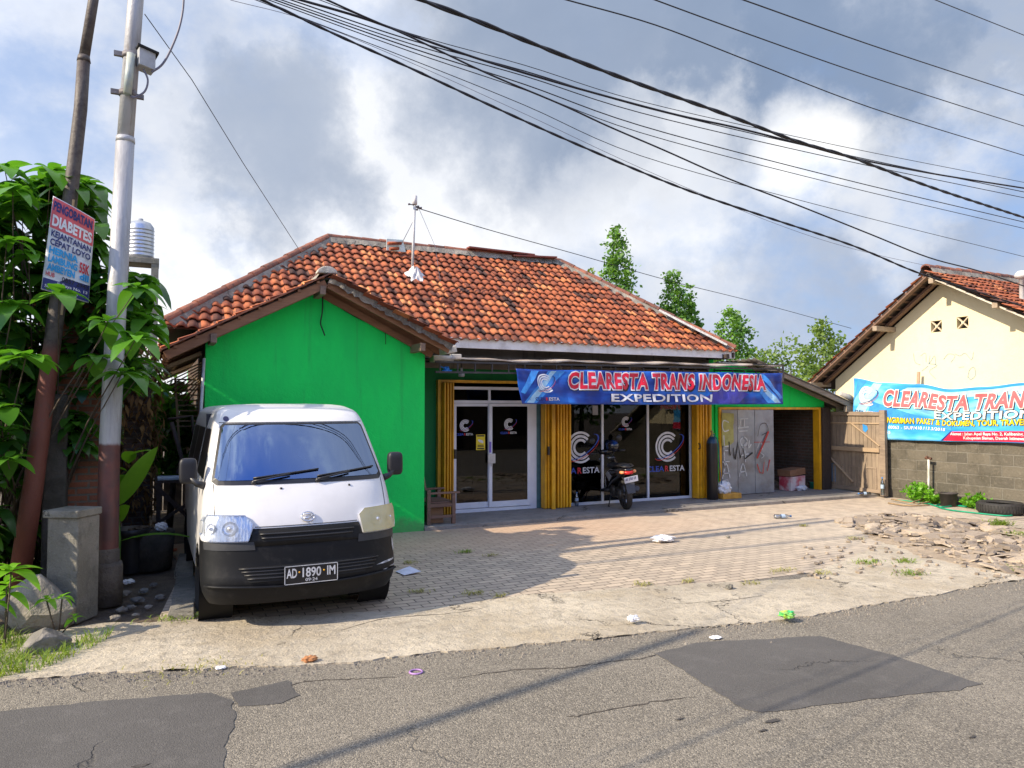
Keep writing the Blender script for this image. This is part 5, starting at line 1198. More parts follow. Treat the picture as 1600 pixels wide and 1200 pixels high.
mb = MB(); mb.grid(lambda u, v: Vector(((v-.5)*(.13+.05*u), -.05-.29*sin(R(5+85*(1-u)))-.02, .30+.31*cos(R(5+80*(1-u)))+.06*0)), 12, 6); 
mb.prism([(-.085, -.30, .60), (.085, -.30, .60), (.075, -.37, .33), (-.075, -.37, .33)], (0, .012, 0)); mb.build('rear_mudguard', mat('dark_mudguard', (.05, .052, .058), .45), SCO, local=True)
mb = MB(); ringloft(mb, [(0, -.375, .685, .055, .022), (0, -.34, .69, .085, .038), (0, -.28, .69, .10, .04)]); tl_ = mb.build('tail_light', mat('red_lens', (.55, .02, .015), .2, (.42, .01, .01), 20), SCO, local=True)
for s_ in (-1, 1):
    mb = MB(); ringloft(mb, [(s_*.105, -.345, .70, .022, .018), (s_*.115, -.30, .70, .035, .028), (s_*.12, -.25, .70, .03, .025)], 12); mb.build('indicator', mat('orange_lens', (.75, .30, .12), .25), SCO, local=True)
mb = MB(); mb.obox((0.01, -.385, .575), Vector((.125, 0, .012)), Vector((0, .003, 0)), Vector((-.005, -.012, .052))); npl = mb.build('number_plate', mat('plate_white_blue', (.62, .66, .75), .5), SCO, local=True)
mb = MB()
for tx, x0, wd in (('AB', -.10, .045), ('2765', -.04, .08), ('UR', .055, .045)): decal(mb, text(tx, .045, wd, .03, x0=x0, y0=.565), lambda x, y: Vector((x, -.392-.23*(y-.575), y+.09*x)))
decal(mb, text('11-26', .018, .05, .02, x0=-.02, y0=.535), lambda x, y: Vector((x, -.388-.23*(y-.575), y+.09*x)))
mb.build('plate_lettering', NVY, npl, local=True, fix=False)
mb = MB(); mb.box(-.10, -.05, -.05, .45, .20, .36); mb.lathe([(0, 0), (.11, 0), (.12, .04), (.09, .07), (0, .075)], (-.06, .38, .30), 20, 0, (-1, 0, 0)); mb.lathe([(0, 0), (.09, 0), (.10, .03), (.07, .06), (0, .065)], (-.07, .02, .28), 20, 0, (-1, 0, 0)); mb.box(-.07, .10, .28, .62, .22, .36); mb.build('engine', mat('engine_metal', (.07, .07, .07), .45, (.04, .04, .04), 20, metal=.5), SCO, local=True, bevel=.015)
mb = MB(); mb.tube([(.10, .55, .24), (.13, .35, .22), (.15, .18, .26)], .02, 8); mb.tube([(.155, .20, .27), (.17, -.12, .36), (.17, -.20, .38)], [.05, .062, .045], 14); mb.build('exhaust', mat('heat_shield', (.035, .035, .038), .4), SCO, local=True)
mb = MB(); mb.tube([(-.11, .45, .24), (-.20, .40, .035)], .010, 6); mb.tube([(-.20, .37, .03), (-.20, .43, .03)], .014, 6); mb.build('side_stand', P_black, SCO, local=True)
mb = MB(); mb.prism([(-.168, .15, .60), (-.172, .36, .68), (-.176, .45, .62), (-.176, .30, .50)], (.004, 0, 0)); mb.build('silver_stripe', mat('silver_decal', (.35, .37, .42), .4), SCO, local=True)
hc = PY(956, 697, sp.y+.80)
mb = MB(); mb.grid(lambda u, v: hc+Vector((.125*cos(2*pi*u)*sin(pi*(.02+.74*v)), .15*sin(2*pi*u)*sin(pi*(.02+.74*v)), .125*cos(pi*(.02+.74*v)))), 24, 14)
hm = empty('helmet', (hc.x, hc.y, hc.z-.11), 'blue and black open helmet hung on the scooter mirror', 'helmet')
mb.build('shell', mat('blue_black_helmet', (.01, .06, .25), .15, (.008, .008, .012), 9, coat=.5), hm)
mb = MB(); mb.grid(lambda u, v: hc+Vector((.130*cos(R(200+140*u))*sin(pi*(.40+.33*v)), .155*sin(R(200+140*u))*sin(pi*(.40+.33*v)), .130*cos(pi*(.40+.33*v)))), 16, 6); mb.build('visor', mat('dark_visor', (.02, .02, .025), .08, coat=.5), hm)
mb = MB(); mb.tube([hc+Vector((-.08, 0, -.08)), hc+Vector((-.03, -.03, -.20)), hc+Vector((.06, -.02, -.09))], .008, 6); mb.build('chin_strap', P_black, hm)
# ================= VERANDA THINGS =================
gc = PZ(1111, 780, .06); gcy = empty('gas_cylinder', (gc.x, 11.5, .06), 'tall black gas cylinder with blue shoulder beside the grey folding doors', 'gas cylinder'); x0, y0 = gc.x, 11.5
mb = MB(); mb.lathe([(0, 0), (.10, 0), (.112, .03), (.112, 1.08), (.108, 1.12)], (x0, y0, .06), 24); mb.build('tank', mat('cylinder_black', (.012, .010, .010), .4, dirt=(.03, .022, .02)), gcy)
mb = MB(); mb.lathe([(.108, 1.12), (.095, 1.18), (.065, 1.23), (.035, 1.255)], (x0, y0, .06), 24); mb.build('shoulder', mat('cylinder_blue', (.01, .05, .11), .4), gcy)
mb = MB(); mb.lathe([(.035, 1.255), (.035, 1.28), (.018, 1.285), (.018, 1.34), (.03, 1.345), (.03, 1.37), (0, 1.372)], (x0, y0, .06), 12); mb.tube([(x0, y0, 1.37), (x0+.05, y0-.01, 1.37)], .012, 8); mb.build('valve', mat('brass', (.35, .28, .12), .4, metal=.6), gcy)
mb = MB(); mb.tube(crom([(x0+.04, y0, 1.36), (x0+.14, y0-.02, 1.2), (x0+.17, y0-.02, .8), (x0+.20, y0-.04, .4), (x0+.24, y0-.1, .09)], 6), .008, 6); mb.build('hose', mat('blue_hose', (.02, .08, .25), .5), gcy)
def crumple(mb, c, rx, ry, rz, n=3, amp=.25, m=0, seed=1):
    bm = bmesh.new(); bmesh.ops.create_icosphere(bm, subdivisions=n, radius=1); rnd = random.Random(seed); ph = [rnd.uniform(0, 6) for _ in range(6)]
    vs = []
    for v in bm.verts:
        p_ = v.co; k_ = 1+amp*(sin(p_.x*5+ph[0])*sin(p_.y*6+ph[1])+.6*sin(p_.z*9+ph[2]+p_.x*7)+rnd.uniform(-.35, .35)*.7); z_ = p_.z*k_; vs.append(Vector(c)+Vector((p_.x*rx*k_, p_.y*ry*k_, max(-.98, z_)*rz)))
    fs = [[v.index for v in f.verts] for f in bm.faces]; bm.free(); mb.add(vs, fs, m, False)
bx = PZ(1134, 779, .06); mb = MB()
cxa, cya = bx.x+.08, bx.y+.05
for (a0_, a1_, b0_, b1_) in ((-.24, .24, -.16, -.15), (-.24, .24, .15, .16), (-.24, -.23, -.15, .15), (.23, .24, -.15, .15), (-.23, .23, -.15, .15)): pass
mb.box(cxa-.24, cxa+.24, cya-.16, cya+.16, .062, .17); tag(mb.build('crate', mat('orange_yellow_carton', (.62, .33, .05), .6, (.50, .25, .04), 8), bevel=.01), 'low orange-yellow carton on the veranda beside the gas cylinder', 'crate')
PLB = mat('translucent_plastic', (.78, .78, .79), .3, (.60, .60, .62), 9, coat=.3); P_bag = PLB
mb = MB(); crumple(mb, (cxa-.12, cya-.02, .27), .17, .14, .14, 3, .14, seed=4); tag(mb.build('plastic_bag', PLB), 'clear plastic bag of clutter slumped on the orange-yellow carton', 'bag')
# bench
bn = empty('wooden_armchair', (4.1, 11.1, .06), 'red-brown wooden arm bench beside the corner of the green wall', 'bench')
fx0, fx1 = PY(667, 815, 10.86).x, PY(709, 815, 10.86).x; ya_, yb_ = 10.88, 11.55
for (x, y) in ((fx0+.03, ya_), (fx1, ya_), (fx0+.03, yb_), (fx1, yb_)):
    mb = MB(); mb.box(x-.03, x+.03, y-.03, y+.03, .06, .53 if x > fx0+.1 else .60); mb.build('leg', W_bench, bn, bevel=.005)
mb = MB(); 
for k_ in range(4): mb.box(fx0+.02, fx1+.02, ya_+.03+.155*k_, ya_+.17+.155*k_, .385, .41)
mb.build('seat', W_bench, bn, bevel=.004)
for y in (ya_, yb_):
    mb = MB(); mb.box(fx0+.0, fx1+.10, y-.035, y+.035, .532, .56); mb.build('armrest', W_bench, bn, bevel=.005)
    mb = MB(); mb.box(fx0+.06, fx1-.03, y-.02, y+.02, .33, .385); mb.build('rail', W_bench, bn); mb = MB(); mb.box(fx0+.06, fx1-.03, y-.02, y+.02, .16, .20); mb.build('rail', W_bench, bn)
mb = MB(); mb.prism([(fx0-.02, ya_+.0, .60), (fx0-.02, ya_+.67, .60), (fx0-.06, ya_+.67, .90), (fx0-.06, ya_+.05, .90)], (.025, 0, 0)); mb.build('backrest', W_bench, bn)
mb = MB(); mb.box(fx0+.10, fx1-.12, ya_+.12, ya_+.5, .062, .31); tag(mb.build('cardboard_box', mat('cardboard', (.34, .19, .10), .85, (.28, .15, .08), 5), bevel=.006), 'brown cardboard box stored beneath the wooden arm bench', 'box')
# things under the canopy
v = PY(721, 586, 11.2); lm = empty('spotlight', (v.x, 11.2, v.z-.08), 'small round spotlight hung under the canopy above the glass doors', 'lamp')
mb = MB(); mb.lathe([(.02, .12), (.02, .05), (.05, .03), (.055, -.01), (.045, -.03), (0, -.03)], v, 14); mb.build('shade', P_grey, lm); mb = MB(); mb.tube([v+Vector((0, 0, .12)), v+Vector((0, 0, .20))], .01, 6); mb.build('stem', P_black, lm)
v = PY(698, 577, 11.0); mb = MB(); crumple(mb, v, .045, .03, .05, 2, .3, seed=3); crumple(mb, v+Vector((.0, 0, -.03)), .09, .03, .025, 2, .3, seed=5); mb.tube([v, v+Vector((-.12, 0, .05))], .012, 5); tag(mb.build('blue_plastic_scrap', mat('bright_blue_plastic', (.02, .22, .75), .4)), 'bright blue plastic scrap tied under the canopy by the gable corner', 'scrap')
# shed clutter
def lab(o, l, c, g=None): return tag(o, l, c, g)
v = PZ(1240, 768, .06); v = Vector((v.x, min(v.y, 11.95), .06)); v = PY(1238, 768, 12.1); v.z = .06
mb = MB(); mb.obox(v+Vector((.0, 0, .16)), Vector((.24, .02, .01)), Vector((-.02, .15, 0)), Vector((0, 0, .15))); lab(mb.build('carton', mat('white_red_carton', (.60, .55, .55), .6, (.5, .05, .08), 4)), 'white and red printed carton standing in the shed doorway', 'box')
mb = MB(); mb.obox(v+Vector((.0, .02, .40)), Vector((.25, .02, .02)), Vector((-.02, .17, 0)), Vector((0, 0, .07))); lab(mb.build('wooden_tray', mat('brown_tray', (.25, .13, .07), .8), bevel=.006), 'brown wooden tray lying on top of the white and red carton', 'tray')
mb = MB(); crumple(mb, v+Vector((.05, -.22, .06)), .15, .09, .06, 3, .2, seed=8); lab(mb.build('plastic_bag', mat('pale_plastic', (.6, .62, .68), .4)), 'small pale plastic bag at the foot of the white and red carton', 'bag')
v = PY(1272, 768, 12.1); mb = MB(); mb.lathe([(.0, .062), (.085, .062), (.10, .20), (.11, .21), (.10, .205), (.09, .08), (0, .08)], (v.x, v.y, .0), 18); lab(mb.build('bucket', mat('teal_plastic', (.02, .22, .16), .4)), 'small teal plastic pail in the dark shed doorway', 'bucket')
for k_, (px, l_) in enumerate(((1215, 'dark rag bundle left of the white and red carton'), (1258, 'dark sack heap right of the white and red carton'), (1268, 'low dark rubbish pile against the shed wall'))):
    v = PY(px, 766, 12.4); mb = MB(); crumple(mb, (v.x, v.y, .13), .20, .16, .12-.02*k_, 3, .25, seed=20+k_); lab(mb.build('rag_heap', mat('dark_rags', (.06, .045, .035), .9, (.12, .09, .06), 6)), l_, 'rag heap')
v = PY(1250, 652, 12.6); mb = MB(); mb.lathe([(.015, .05), (.02, 0), (.03, -.03), (.02, -.06), (0, -.065)], v, 12); mb.tube([v+Vector((0, 0, .05)), v+Vector((0, 0, .25))], .004, 5); lab(mb.build('light_bulb', mat('bulb_glass', (.5, .5, .48), .2)), 'unlit bulb hanging in the shed doorway', 'bulb')
# bottles
def bottle(c, lying, label, L=.26, tint=(.45, .55, .62), ang=0):
    e_ = empty('plastic_bottle', c, label, 'bottle'); ax = Vector((cos(ang), sin(ang), 0)) if lying else Vector((0, 0, 1)); o0 = Vector(c)+(Vector((0, 0, .034)) if lying else Vector((0, 0, 0)))
    mb = MB(); mb.lathe([(0, 0), (.03, 0), (.034, .01), (.034, L*.25), (.031, L*.3), (.034, L*.36), (.034, L*.62), (.028, L*.75), (.014, L*.86), (.013, L*.93)], o0, 14, 0, ax); mb.build('body', glassmat('bottle_plastic'+label[:5], tint, .22, .15, 1.4), e_)
    mb = MB(); mb.lathe([(.036, L*.38), (.036, L*.6)], o0, 14, 0, ax); mb.build('label_band', mat('pale_blue_label', (.40, .52, .65), .5), e_)
    mb = MB(); mb.lathe([(.017, L*.92), (.017, L), (0, L)], o0, 12, 0, ax); mb.build('cap', mat('blue_cap', (.05, .2, .5), .5), e_)
v = PZ(1353, 776, .06); bottle((13.72, v.y, .06), False, 'upright clear bottle standing before the gate leaf', .38)
bottle((13.55, v.y+.15, .06), True, 'dark bottle lying by the foot of the gate leaf', .28, (.1, .12, .2), 2.8)
v = PZ(1210, 810, .01); bottle((v.x, v.y, .01), True, 'empty clear bottle lying alone on the sunny paving', .30, (.7, .75, .8), -.35)
v = PZ(891, 787, .08); bottle((v.x, 11.8, .06), False, 'small clear bottle standing at the first window foot', .26)
# tyre, pot, pipe, hose
v = PX(1563, 790, 13.58); tx_, ty_ = 13.58, v.y; mb = MB(); mb.lathe([(.22, .02), (.33, .0), (.36, .03), (.37, .10), (.36, .17), (.33, .20), (.22, .18), (.215, .16), (.31, .15), (.32, .10), (.31, .05), (.215, .04), (.22, .02)], (tx_, ty_, .01), 40)
for k_ in range(44): a_ = k_*2*pi/44; mb.obox((tx_+.368*cos(a_), ty_+.368*sin(a_), .11), Vector((-.012*sin(a_), .012*cos(a_), 0)), Vector((0, 0, .06)), Vector((.004*cos(a_), .004*sin(a_), 0)))
lab(mb.build('old_tyre', P_rub), 'worn black tyre lying flat on the ground by the block wall', 'tyre')
v = PZ(1490, 792, 0); mb = MB(); mb.lathe([(0, .01), (.13, .01), (.155, .24), (.17, .24), (.17, .26), (.145, .26), (.125, .06), (0, .06)], (v.x, v.y+.1, 0), 24); lab(mb.build('plant_pot', mat('dark_pot_plastic', (.035, .03, .028), .6, (.06, .05, .045), 7)), 'black plastic pot in front of the block wall', 'pot')
v = PZ(1455, 787, 0); pp_ = empty('standpipe', (13.86, v.y+.1, 0), 'thin white water standpipe with rusty tap at the block wall', 'pipe'); vt = PX(1451, 718, 13.86)
mb = MB(); mb.tube([(13.86, v.y+.1, 0), (13.86, vt.y, vt.z)], .022, 10); mb.build('riser', mat('white_pvc', (.62, .61, .56), .5, (.4, .38, .3), 8), pp_)
mb = MB(); mb.tube([(13.86, vt.y-.06, vt.z+.02), (13.86, vt.y+.07, vt.z+.03)], .025, 8); mb.tube([(13.86, vt.y, vt.z+.03), (13.80, vt.y, vt.z+.07)], .015, 6); mb.build('tap', P_rust, pp_)
def gpts(l, z=.02, n=6): return crom([tuple(PZ(a, b1, z)) for a, b1 in l], n)
mb = MB(); mb.tube(gpts([(1398, 781), (1420, 783), (1450, 787), (1470, 792), (1500, 790), (1540, 796), (1575, 802), (1583, 804), (1570, 806), (1520, 801), (1480, 796), (1463, 790), (1480, 788), (1510, 792)]), .014, 6); lab(mb.build('garden_hose', mat('green_hose', (.0, .30, .16), .45)), 'green garden hose looped on the ground before the block wall', 'hose')
for k_, (l_, s_) in enumerate((([(1388, 786), (1420, 790), (1452, 789)], 'bamboo stick nearest the paving by the green hose'), ([(1393, 780), (1430, 786), (1462, 783)], 'bent bamboo stick under the white standpipe'), ([(1425, 785), (1450, 778), (1470, 775)], 'bamboo stick propped across the white standpipe foot'))):
    mb = MB(); mb.tube(gpts(l_, .025+.02*k_), .014, 6); lab(mb.build('bamboo_stick', W_bamboo), s_, 'stick', 'sticks by the block wall')
# litter on the ground
WP = mat('white_litter_plastic', (.80, .80, .80), .5, (.70, .70, .72), 10)
def litter(px, py, r, z, name, m, label, cat, seed=1, flat=.25, z0=.01, am=.25):
    v = PZ(px, py, z0); mb = MB(); crumple(mb, (v.x, v.y, z0+r*flat*.9), r, r*.7, r*flat, 3, am, seed=seed); return lab(mb.build(name, m), label, cat)
litter(1036, 846, .16, 0, 'plastic_bag', WP, 'crumpled white plastic bag on the sunny paving before the windows', 'bag', 2, .3)
litter(989, 971, .055, 0, 'paper_scrap', WP, 'crumpled white paper scrap on the concrete strip right of the van', 'paper', 3, .5, .03)
litter(1230, 966, .07, 0, 'snack_wrapper', mat('green_wrapper', (.0, .42, .14), .3, (.45, .55, .05), 14, coat=.4), 'shiny green snack wrapper at the road edge', 'wrapper', 4, .5, .03)
litter(484, 1033, .05, 0, 'dead_leaf', mat('orange_leaf', (.45, .20, .08), .8), 'curled orange dead leaf at the road edge before the van', 'leaf', 5, .4)
litter(1118, 997, .05, 0, 'paper_scrap', WP, 'flat pale paper scrap on the asphalt beside the crumbling concrete edge', 'paper', 6, .15, 0)
litter(1140, 920, .04, 0, 'stone', M_conc, 'small dark stone at the edge of the paving', 'stone', 7, .6)
litter(345, 1045, .035, 0, 'paper_scrap', WP, 'tiny pale paper scrap at the road edge in front of the left van wheel', 'paper', 6, .3, 0)
v = [PZ(*a, .012) for a in ((618, 893), (640, 889), (658, 895), (632, 899))]; mb = MB(); mb.prism([v[0], v[3], v[2]+Vector((0, 0, .015)), v[1]+Vector((0, 0, .03))], (0, 0, .002)); lab(mb.build('paper_sheet', mat('bluish_white_paper', (.62, .64, .78), .7)), 'flat white paper sheet on the shaded paving right of the van', 'paper')
v = PZ(650, 1052, -.01); mb = MB(); mb.tube([(v.x+.045*cos(a_*pi/8), v.y+.045*sin(a_*pi/8), 0) for a_ in range(17)], .007, 6); lab(mb.build('plastic_ring', mat('violet_plastic', (.40, .22, .50), .5)), 'small violet plastic ring on the asphalt', 'ring')
litter(1138, 840, .03, 0, 'stone', M_conc, 'tiny stone on the sunny paving beyond the white bag', 'stone', 9, .5)
# ================= POLES =================
def polepts(l, Y): return [PY(a, b1, Y) for a, b1 in l]
PG = 8.05; base = PY(166, 905, PG); base.z = 0
gp_ = empty('utility_pole', (base.x, PG, 0), 'thick grey steel utility pole on a round concrete base, left of the van', 'pole')
axp = [(168, 860), (171, 700), (182, 480), (196, 215), (212, 0), (221, -130), (228, -230)]
P_pg, q, p, o = newmat('grey_pole_paint'); sep = q.n('ShaderNodeSeparateXYZ'); q.L.new(q.pos, sep.inputs[0]); z_ = sep.outputs[2]
c_ = q.mix(q.smooth(q.noise(q.mapping(q.pos, (4, 4, .5)), 2, 6, .65), .4, .65), (.42, .42, .43), (.27, .27, .28))
c_ = q.mix(q.math('MULTIPLY', q.smooth(q.noise(q.mapping(q.pos, (9, 9, 1.2)), 2, 6, .7), .56, .7), .6), c_, (.18, .12, .08))
zb1 = PY(171, 698, PG).z; wv = q.math('ADD', z_, q.math('MULTIPLY', q.noise(q.pos, 9, 4), .06))
c_ = q.mix(q.smooth(wv, zb1+.075, zb1+.035), c_, q.mix(q.smooth(q.noise(q.pos, 7, 5), .35, .65), (.15, .055, .045), (.10, .05, .045)))
q.set(p.inputs['Base Color'], c_); p.inputs['Roughness'].default_value = .5; p.inputs['Metallic'].default_value = .15; bump(q, p, q.noise(q.pos, 25, 5), .004)
pts = [base+Vector((0, 0, .38))]+polepts(axp, PG); mb = MB()
def stepped(pts, rad, joints):  # rad per point, joints: doubled points
    return pts, rad
mb.tube(pts[:5], [.097, .095, .092, .087, .083], 20); j = pts[4]; mb.tube([j-Vector((0, 0, .05)), j+Vector((0, 0, .004))], [.086, .083], 20); mb.tube(pts[4:], [.074, .071, .068, .066], 20)
mb.build('shaft', P_pg, gp_)
mb = MB(); mb.lathe([(0, 0), (.145, 0), (.14, .36), (.13, .40), (0, .40)], base, 24); mb.lathe([(.112, .40), (.112, .50), (.10, .53)], base, 18); mb.build('footing', mat('dirty_footing', (.16, .135, .105), .9, (.10, .085, .07), 6, bmp=.02), gp_)
for (py) in (88, 147):
    c0 = PY(205 if py == 88 else 200, py, PG); mb = MB(); mb.lathe([(.07, -.025), (.082, -.025), (.082, .025), (.07, .025)], c0, 20); mb.box(c0.x-.15, c0.x-.07, PG-.02, PG+.02, c0.z-.02, c0.z+.025); mb.box(c0.x+.07, c0.x+.14, PG-.02, PG+.02, c0.z-.03, c0.z+.01); mb.build('bracket', mat('bracket_grey', (.20, .19, .20), .6, (.12, .10, .10), 12), gp_)
c0 = PY(201, 118, PG-.1); mb = MB(); mb.tube([PY(199, 147, PG-.11), PY(205, 84, PG-.11)], .038, 14); mb.build('conduit', mat('pale_conduit', (.46, .47, .38), .5, (.3, .36, .36), 6), gp_)
c0 = PY(227, 96, PG-.05); jb = MB(); jb.obox(c0, Vector((.072, .02, -.01)), Vector((-.02, .08, 0)), Vector((.0, 0, .085))); jbo = jb.build('junction_box', mat('box_grey', (.42, .43, .44), .5), gp_, bevel=.006)
mb = MB(); mb.obox(c0+Vector((.01, 0, .092)), Vector((.092, .02, -.018)), Vector((-.02, .10, 0)), Vector((0, 0, .01))); mb.build('box_hood', P_dark, jbo)
mb = MB(); mb.tube(crom([tuple(PY(a, b1, PG-.1)) for a, b1 in ((224, 108), (231, 125), (226, 143), (210, 152), (203, 150))], 5), .010, 6); mb.tube(crom([tuple(PY(a, b1, PG-.1)) for a, b1 in ((237, 113), (254, 100), (268, 75), (281, 40), (287, 0), (285, -60), (270, -120))], 6), .011, 6); mb.build('box_cable', mat('grey_cable', (.16, .15, .19), .5), gp_)
PB = 8.3; bb_ = PY(24, 940, PB); bb_.z = 0
bp = empty('utility_pole', (bb_.x, PB, 0), 'thin leaning pole, red-brown below and dark above, at the left edge', 'pole')
P_pb, q, p, o = newmat('brown_pole_paint'); sep = q.n('ShaderNodeSeparateXYZ'); q.L.new(q.pos, sep.inputs[0]); z_ = sep.outputs[2]; zt1 = PY(75, 560, PB).z
c_ = q.mix(q.smooth(q.math('ADD', z_, q.math('MULTIPLY', q.noise(q.pos, 5, 4), .2)), zt1+.1, zt1+.3), (.17, .052, .035), q.mix(q.smooth(q.noise(q.pos, 14, 6, .7), .4, .65), (.085, .07, .06), (.045, .032, .03)))
c_ = q.mix(q.math('MULTIPLY', q.smooth(q.noise(q.pos, 12, 6, .7), .55, .72), .5), c_, (.10, .06, .05)); q.set(p.inputs['Base Color'], c_); p.inputs['Roughness'].default_value = .6; bump(q, p, q.noise(q.pos, 30, 5), .006)
bpt = [bb_]+polepts([(52, 760), (92, 460), (126, 170), (131, 92)], PB); mb = MB(); mb.tube(bpt, [.092, .086, .070, .059, .057], 18); mb.tube([bpt[-1], PY(146, 0, PB), PY(168, -180, PB)], [.048, .046, .044], 18); mb.tube([bpt[-1]-Vector((0, 0, .03)), bpt[-1]+Vector((0, 0, .03))], [.062, .052], 18); mb.build('shaft', P_pb, bp)
# poster on the leaning pole
PS = 8.12; c4 = [PY(a, b1, PS) for a, b1 in ((83, 306), (147, 338), (137, 471), (64, 452))]   # TL TR BR BL
c4[1].y += .12; c4[2].y += .12
def fp(u, v, off): return (c4[3]*(1-u)+c4[2]*u)*(1-v)+(c4[0]*(1-u)+c4[1]*u)*v+Vector((.25*off, -off, 0))-Vector((0, .03*sin(pi*u), 0))
pos = empty('poster_sign', c4[3], 'tilted plastic poster in red, white and blue wired to the leaning pole', 'sign')
mb = MB(); mb.grid(lambda u, v: fp(u, v, 0), 12, 12); po_ = mb.build('panel', mat('poster_white', (.72, .74, .78), .4), pos); po_.modifiers.new('t', 'SOLIDIFY').thickness = .004
mb = MB(); decal(mb, poly([(0.01, .67), (.99, .67), (.99, .99), (.01, .99)]), lambda x, y: fp(x, y, .006), 0, .1); decal(mb, poly([(0.01, .01), (.99, .01), (.99, .13), (.01, .13)]), lambda x, y: fp(x, y, .006), 1, .1); decal(mb, poly([(.35, .13), (.99, .13), (.99, .20), (.5, .19)]), lambda x, y: fp(x, y, .006), 1, .1); mb.build_split('colour_band', [mat('coral_print', (.70, .10, .12), .4), NVY], po_, fix=False)
mb = MB()
for tx, H_, x0, x1, y0_, mi, bo in (('PENGOBATAN', .095, .04, .95, .86, 0, .04), ('DIABETES', .11, .05, .96, .70, 1, .04), ('KEJANTANAN', .065, .06, .96, .585, 0, .03), ('CEPAT LOYO', .065, .06, .96, .495, 0, .03), ('HERNIA', .07, .06, .70, .405, 2, .05), ('LAMBUNG', .07, .06, .70, .315, 2, .05), ('AMBEYEN', .07, .06, .66, .225, 2, .05), ('55K', .11, .74, .96, .315, 3, .03), ('dll', .07, .76, .96, .235, 2, .04), ('HUB', .045, .05, .24, .16, 3, .02), ('0857 2945', .05, .40, .97, .145, 4, .01), ('Jl. Raya No. 13', .032, .30, .95, .09, 1, .01), ('500 M Kembaran', .03, .06, .75, .035, 1, .01)):
    decal(mb, text(tx, H_, x1-x0, bo, x0=x0, y0=y0_), lambda x, y: fp(x, y, .011), mi, .1)
mb.build('lettering', [NVY, WHT, CYN, RED, BLK], po_, fix=False)
mb = MB(); v0, v1 = PY(115, 312, 8.18), PY(96, 492, 8.18); mb.bar(v0, v1, .02, .02, 0, Vector((0, 1, 0))); mb.build('stake', W_bamboo, pos)
# ================= WIRES =================
def wire(pts, YL, YR, r, name, label, twist=False, ext=True, m=None, end=False, group='cables strung overhead', bl=8):
    # wire lies in the vertical plane through its two end rays
    a = PY(pts[0][0], pts[0][1], YL); b1 = PY(pts[-1][0], pts[-1][1], YR); dx, dy = b1.x-a.x, b1.y-a.y; nrm = Vector((dy, -dx, 0)); c0 = Vector((a.x, a.y, 0))
    out = []
    for (px, py) in crom(pts, 6):
        r_ = ray(px, py); t = nrm.dot(c0-Vector((0, 0, H0)))/nrm.dot(r_); out.append(Vector((0, 0, H0))+r_*t)
    if ext:
        d0 = (out[0]-out[2]); d0 = d0/d0.length; dz_ = d0.z; d0.z = 0; pre = [out[0]+d0*s_+Vector((0, 0, dz_*s_-dz_*.5*s_*s_/bl)) for s_ in (bl, bl*.75, bl*.5, bl*.25)]; out = pre+out
        if not end: d1_ = (out[-1]-out[-4]); d1_ = d1_/d1_.length; out += [out[-1]+d1_*3]
    mb = MB()
    if twist:
        for ph in (0, pi):
            tp_ = []
            for i in range(len(out)-1):
                n_ = max(1, int((out[i+1]-out[i]).length/.07))
                for k_ in range(n_):
                    p_ = out[i].lerp(out[i+1], k_/n_); s_ = (p_-out[0]).length; tp_.append(p_+Vector((0, cos(s_*12+ph), sin(s_*12+ph)))*r*.36)
            mb.tube(tp_, r*.62, 5)
    else: mb.tube(out, r*.85, 6)
    return tag(mb.build(name, m or P_wire, fix=False), label, 'cable', group)
wire([(410, 0), (520, 52), (640, 106), (760, 162), (900, 225), (1060, 292), (1200, 340), (1330, 383), (1431, 425), (1521, 454), (1600, 479)], 6.9, 6.7, .016, 'overhead_cable', 'lowest thick black cable, running down to the apex of the cream gable', True)
wire([(450, -28), (560, 22), (640, 57), (760, 114), (874, 162), (952, 198), (1036, 234), (1138, 279), (1240, 318), (1360, 366), (1450, 402), (1528, 423), (1600, 447)], 6.95, 6.75, .011, 'overhead_cable', 'black cable second from below, crossing the bundle and ending above the cream roof')
wire([(470, 0), (560, 26), (640, 54), (742, 90), (850, 123), (964, 155), (1060, 180), (1144, 198), (1240, 222), (1330, 246), (1450, 270), (1600, 294)], 7.0, 6.95, .014, 'overhead_cable', 'heaviest straight cable of the close bundle, crossed by the twisted cable at right')
wire([(560, -40), (658, 0), (706, 18), (760, 39), (880, 87), (1000, 132), (1120, 174), (1240, 219), (1330, 246), (1450, 291), (1600, 340)], 3.7, 5.2, .016, 'overhead_cable', 'thickest twisted black cable running from top centre to the right edge', True, bl=13)
wire([(860, -8), (886, 0), (1024, 39), (1180, 99), (1360, 168), (1600, 243)], 4.1, 5.4, .0055, 'overhead_cable', 'single wire above the twisted cable, lowest of the upper three')
wire([(1000, -10), (1024, 0), (1180, 57), (1360, 120), (1600, 197)], 4.0, 5.5, .0055, 'overhead_cable', 'single wire high at right, middle of the upper three')
wire([(1130, -10), (1162, 0), (1360, 70), (1600, 149)], 4.0, 5.5, .006, 'overhead_cable', 'thin single wire high at right, topmost of the upper three')
wire([(1440, -10), (1462, 0), (1600, 55)], 4.6, 5.4, .0055, 'overhead_cable', 'short stretch of wire across the top right corner of the sky')
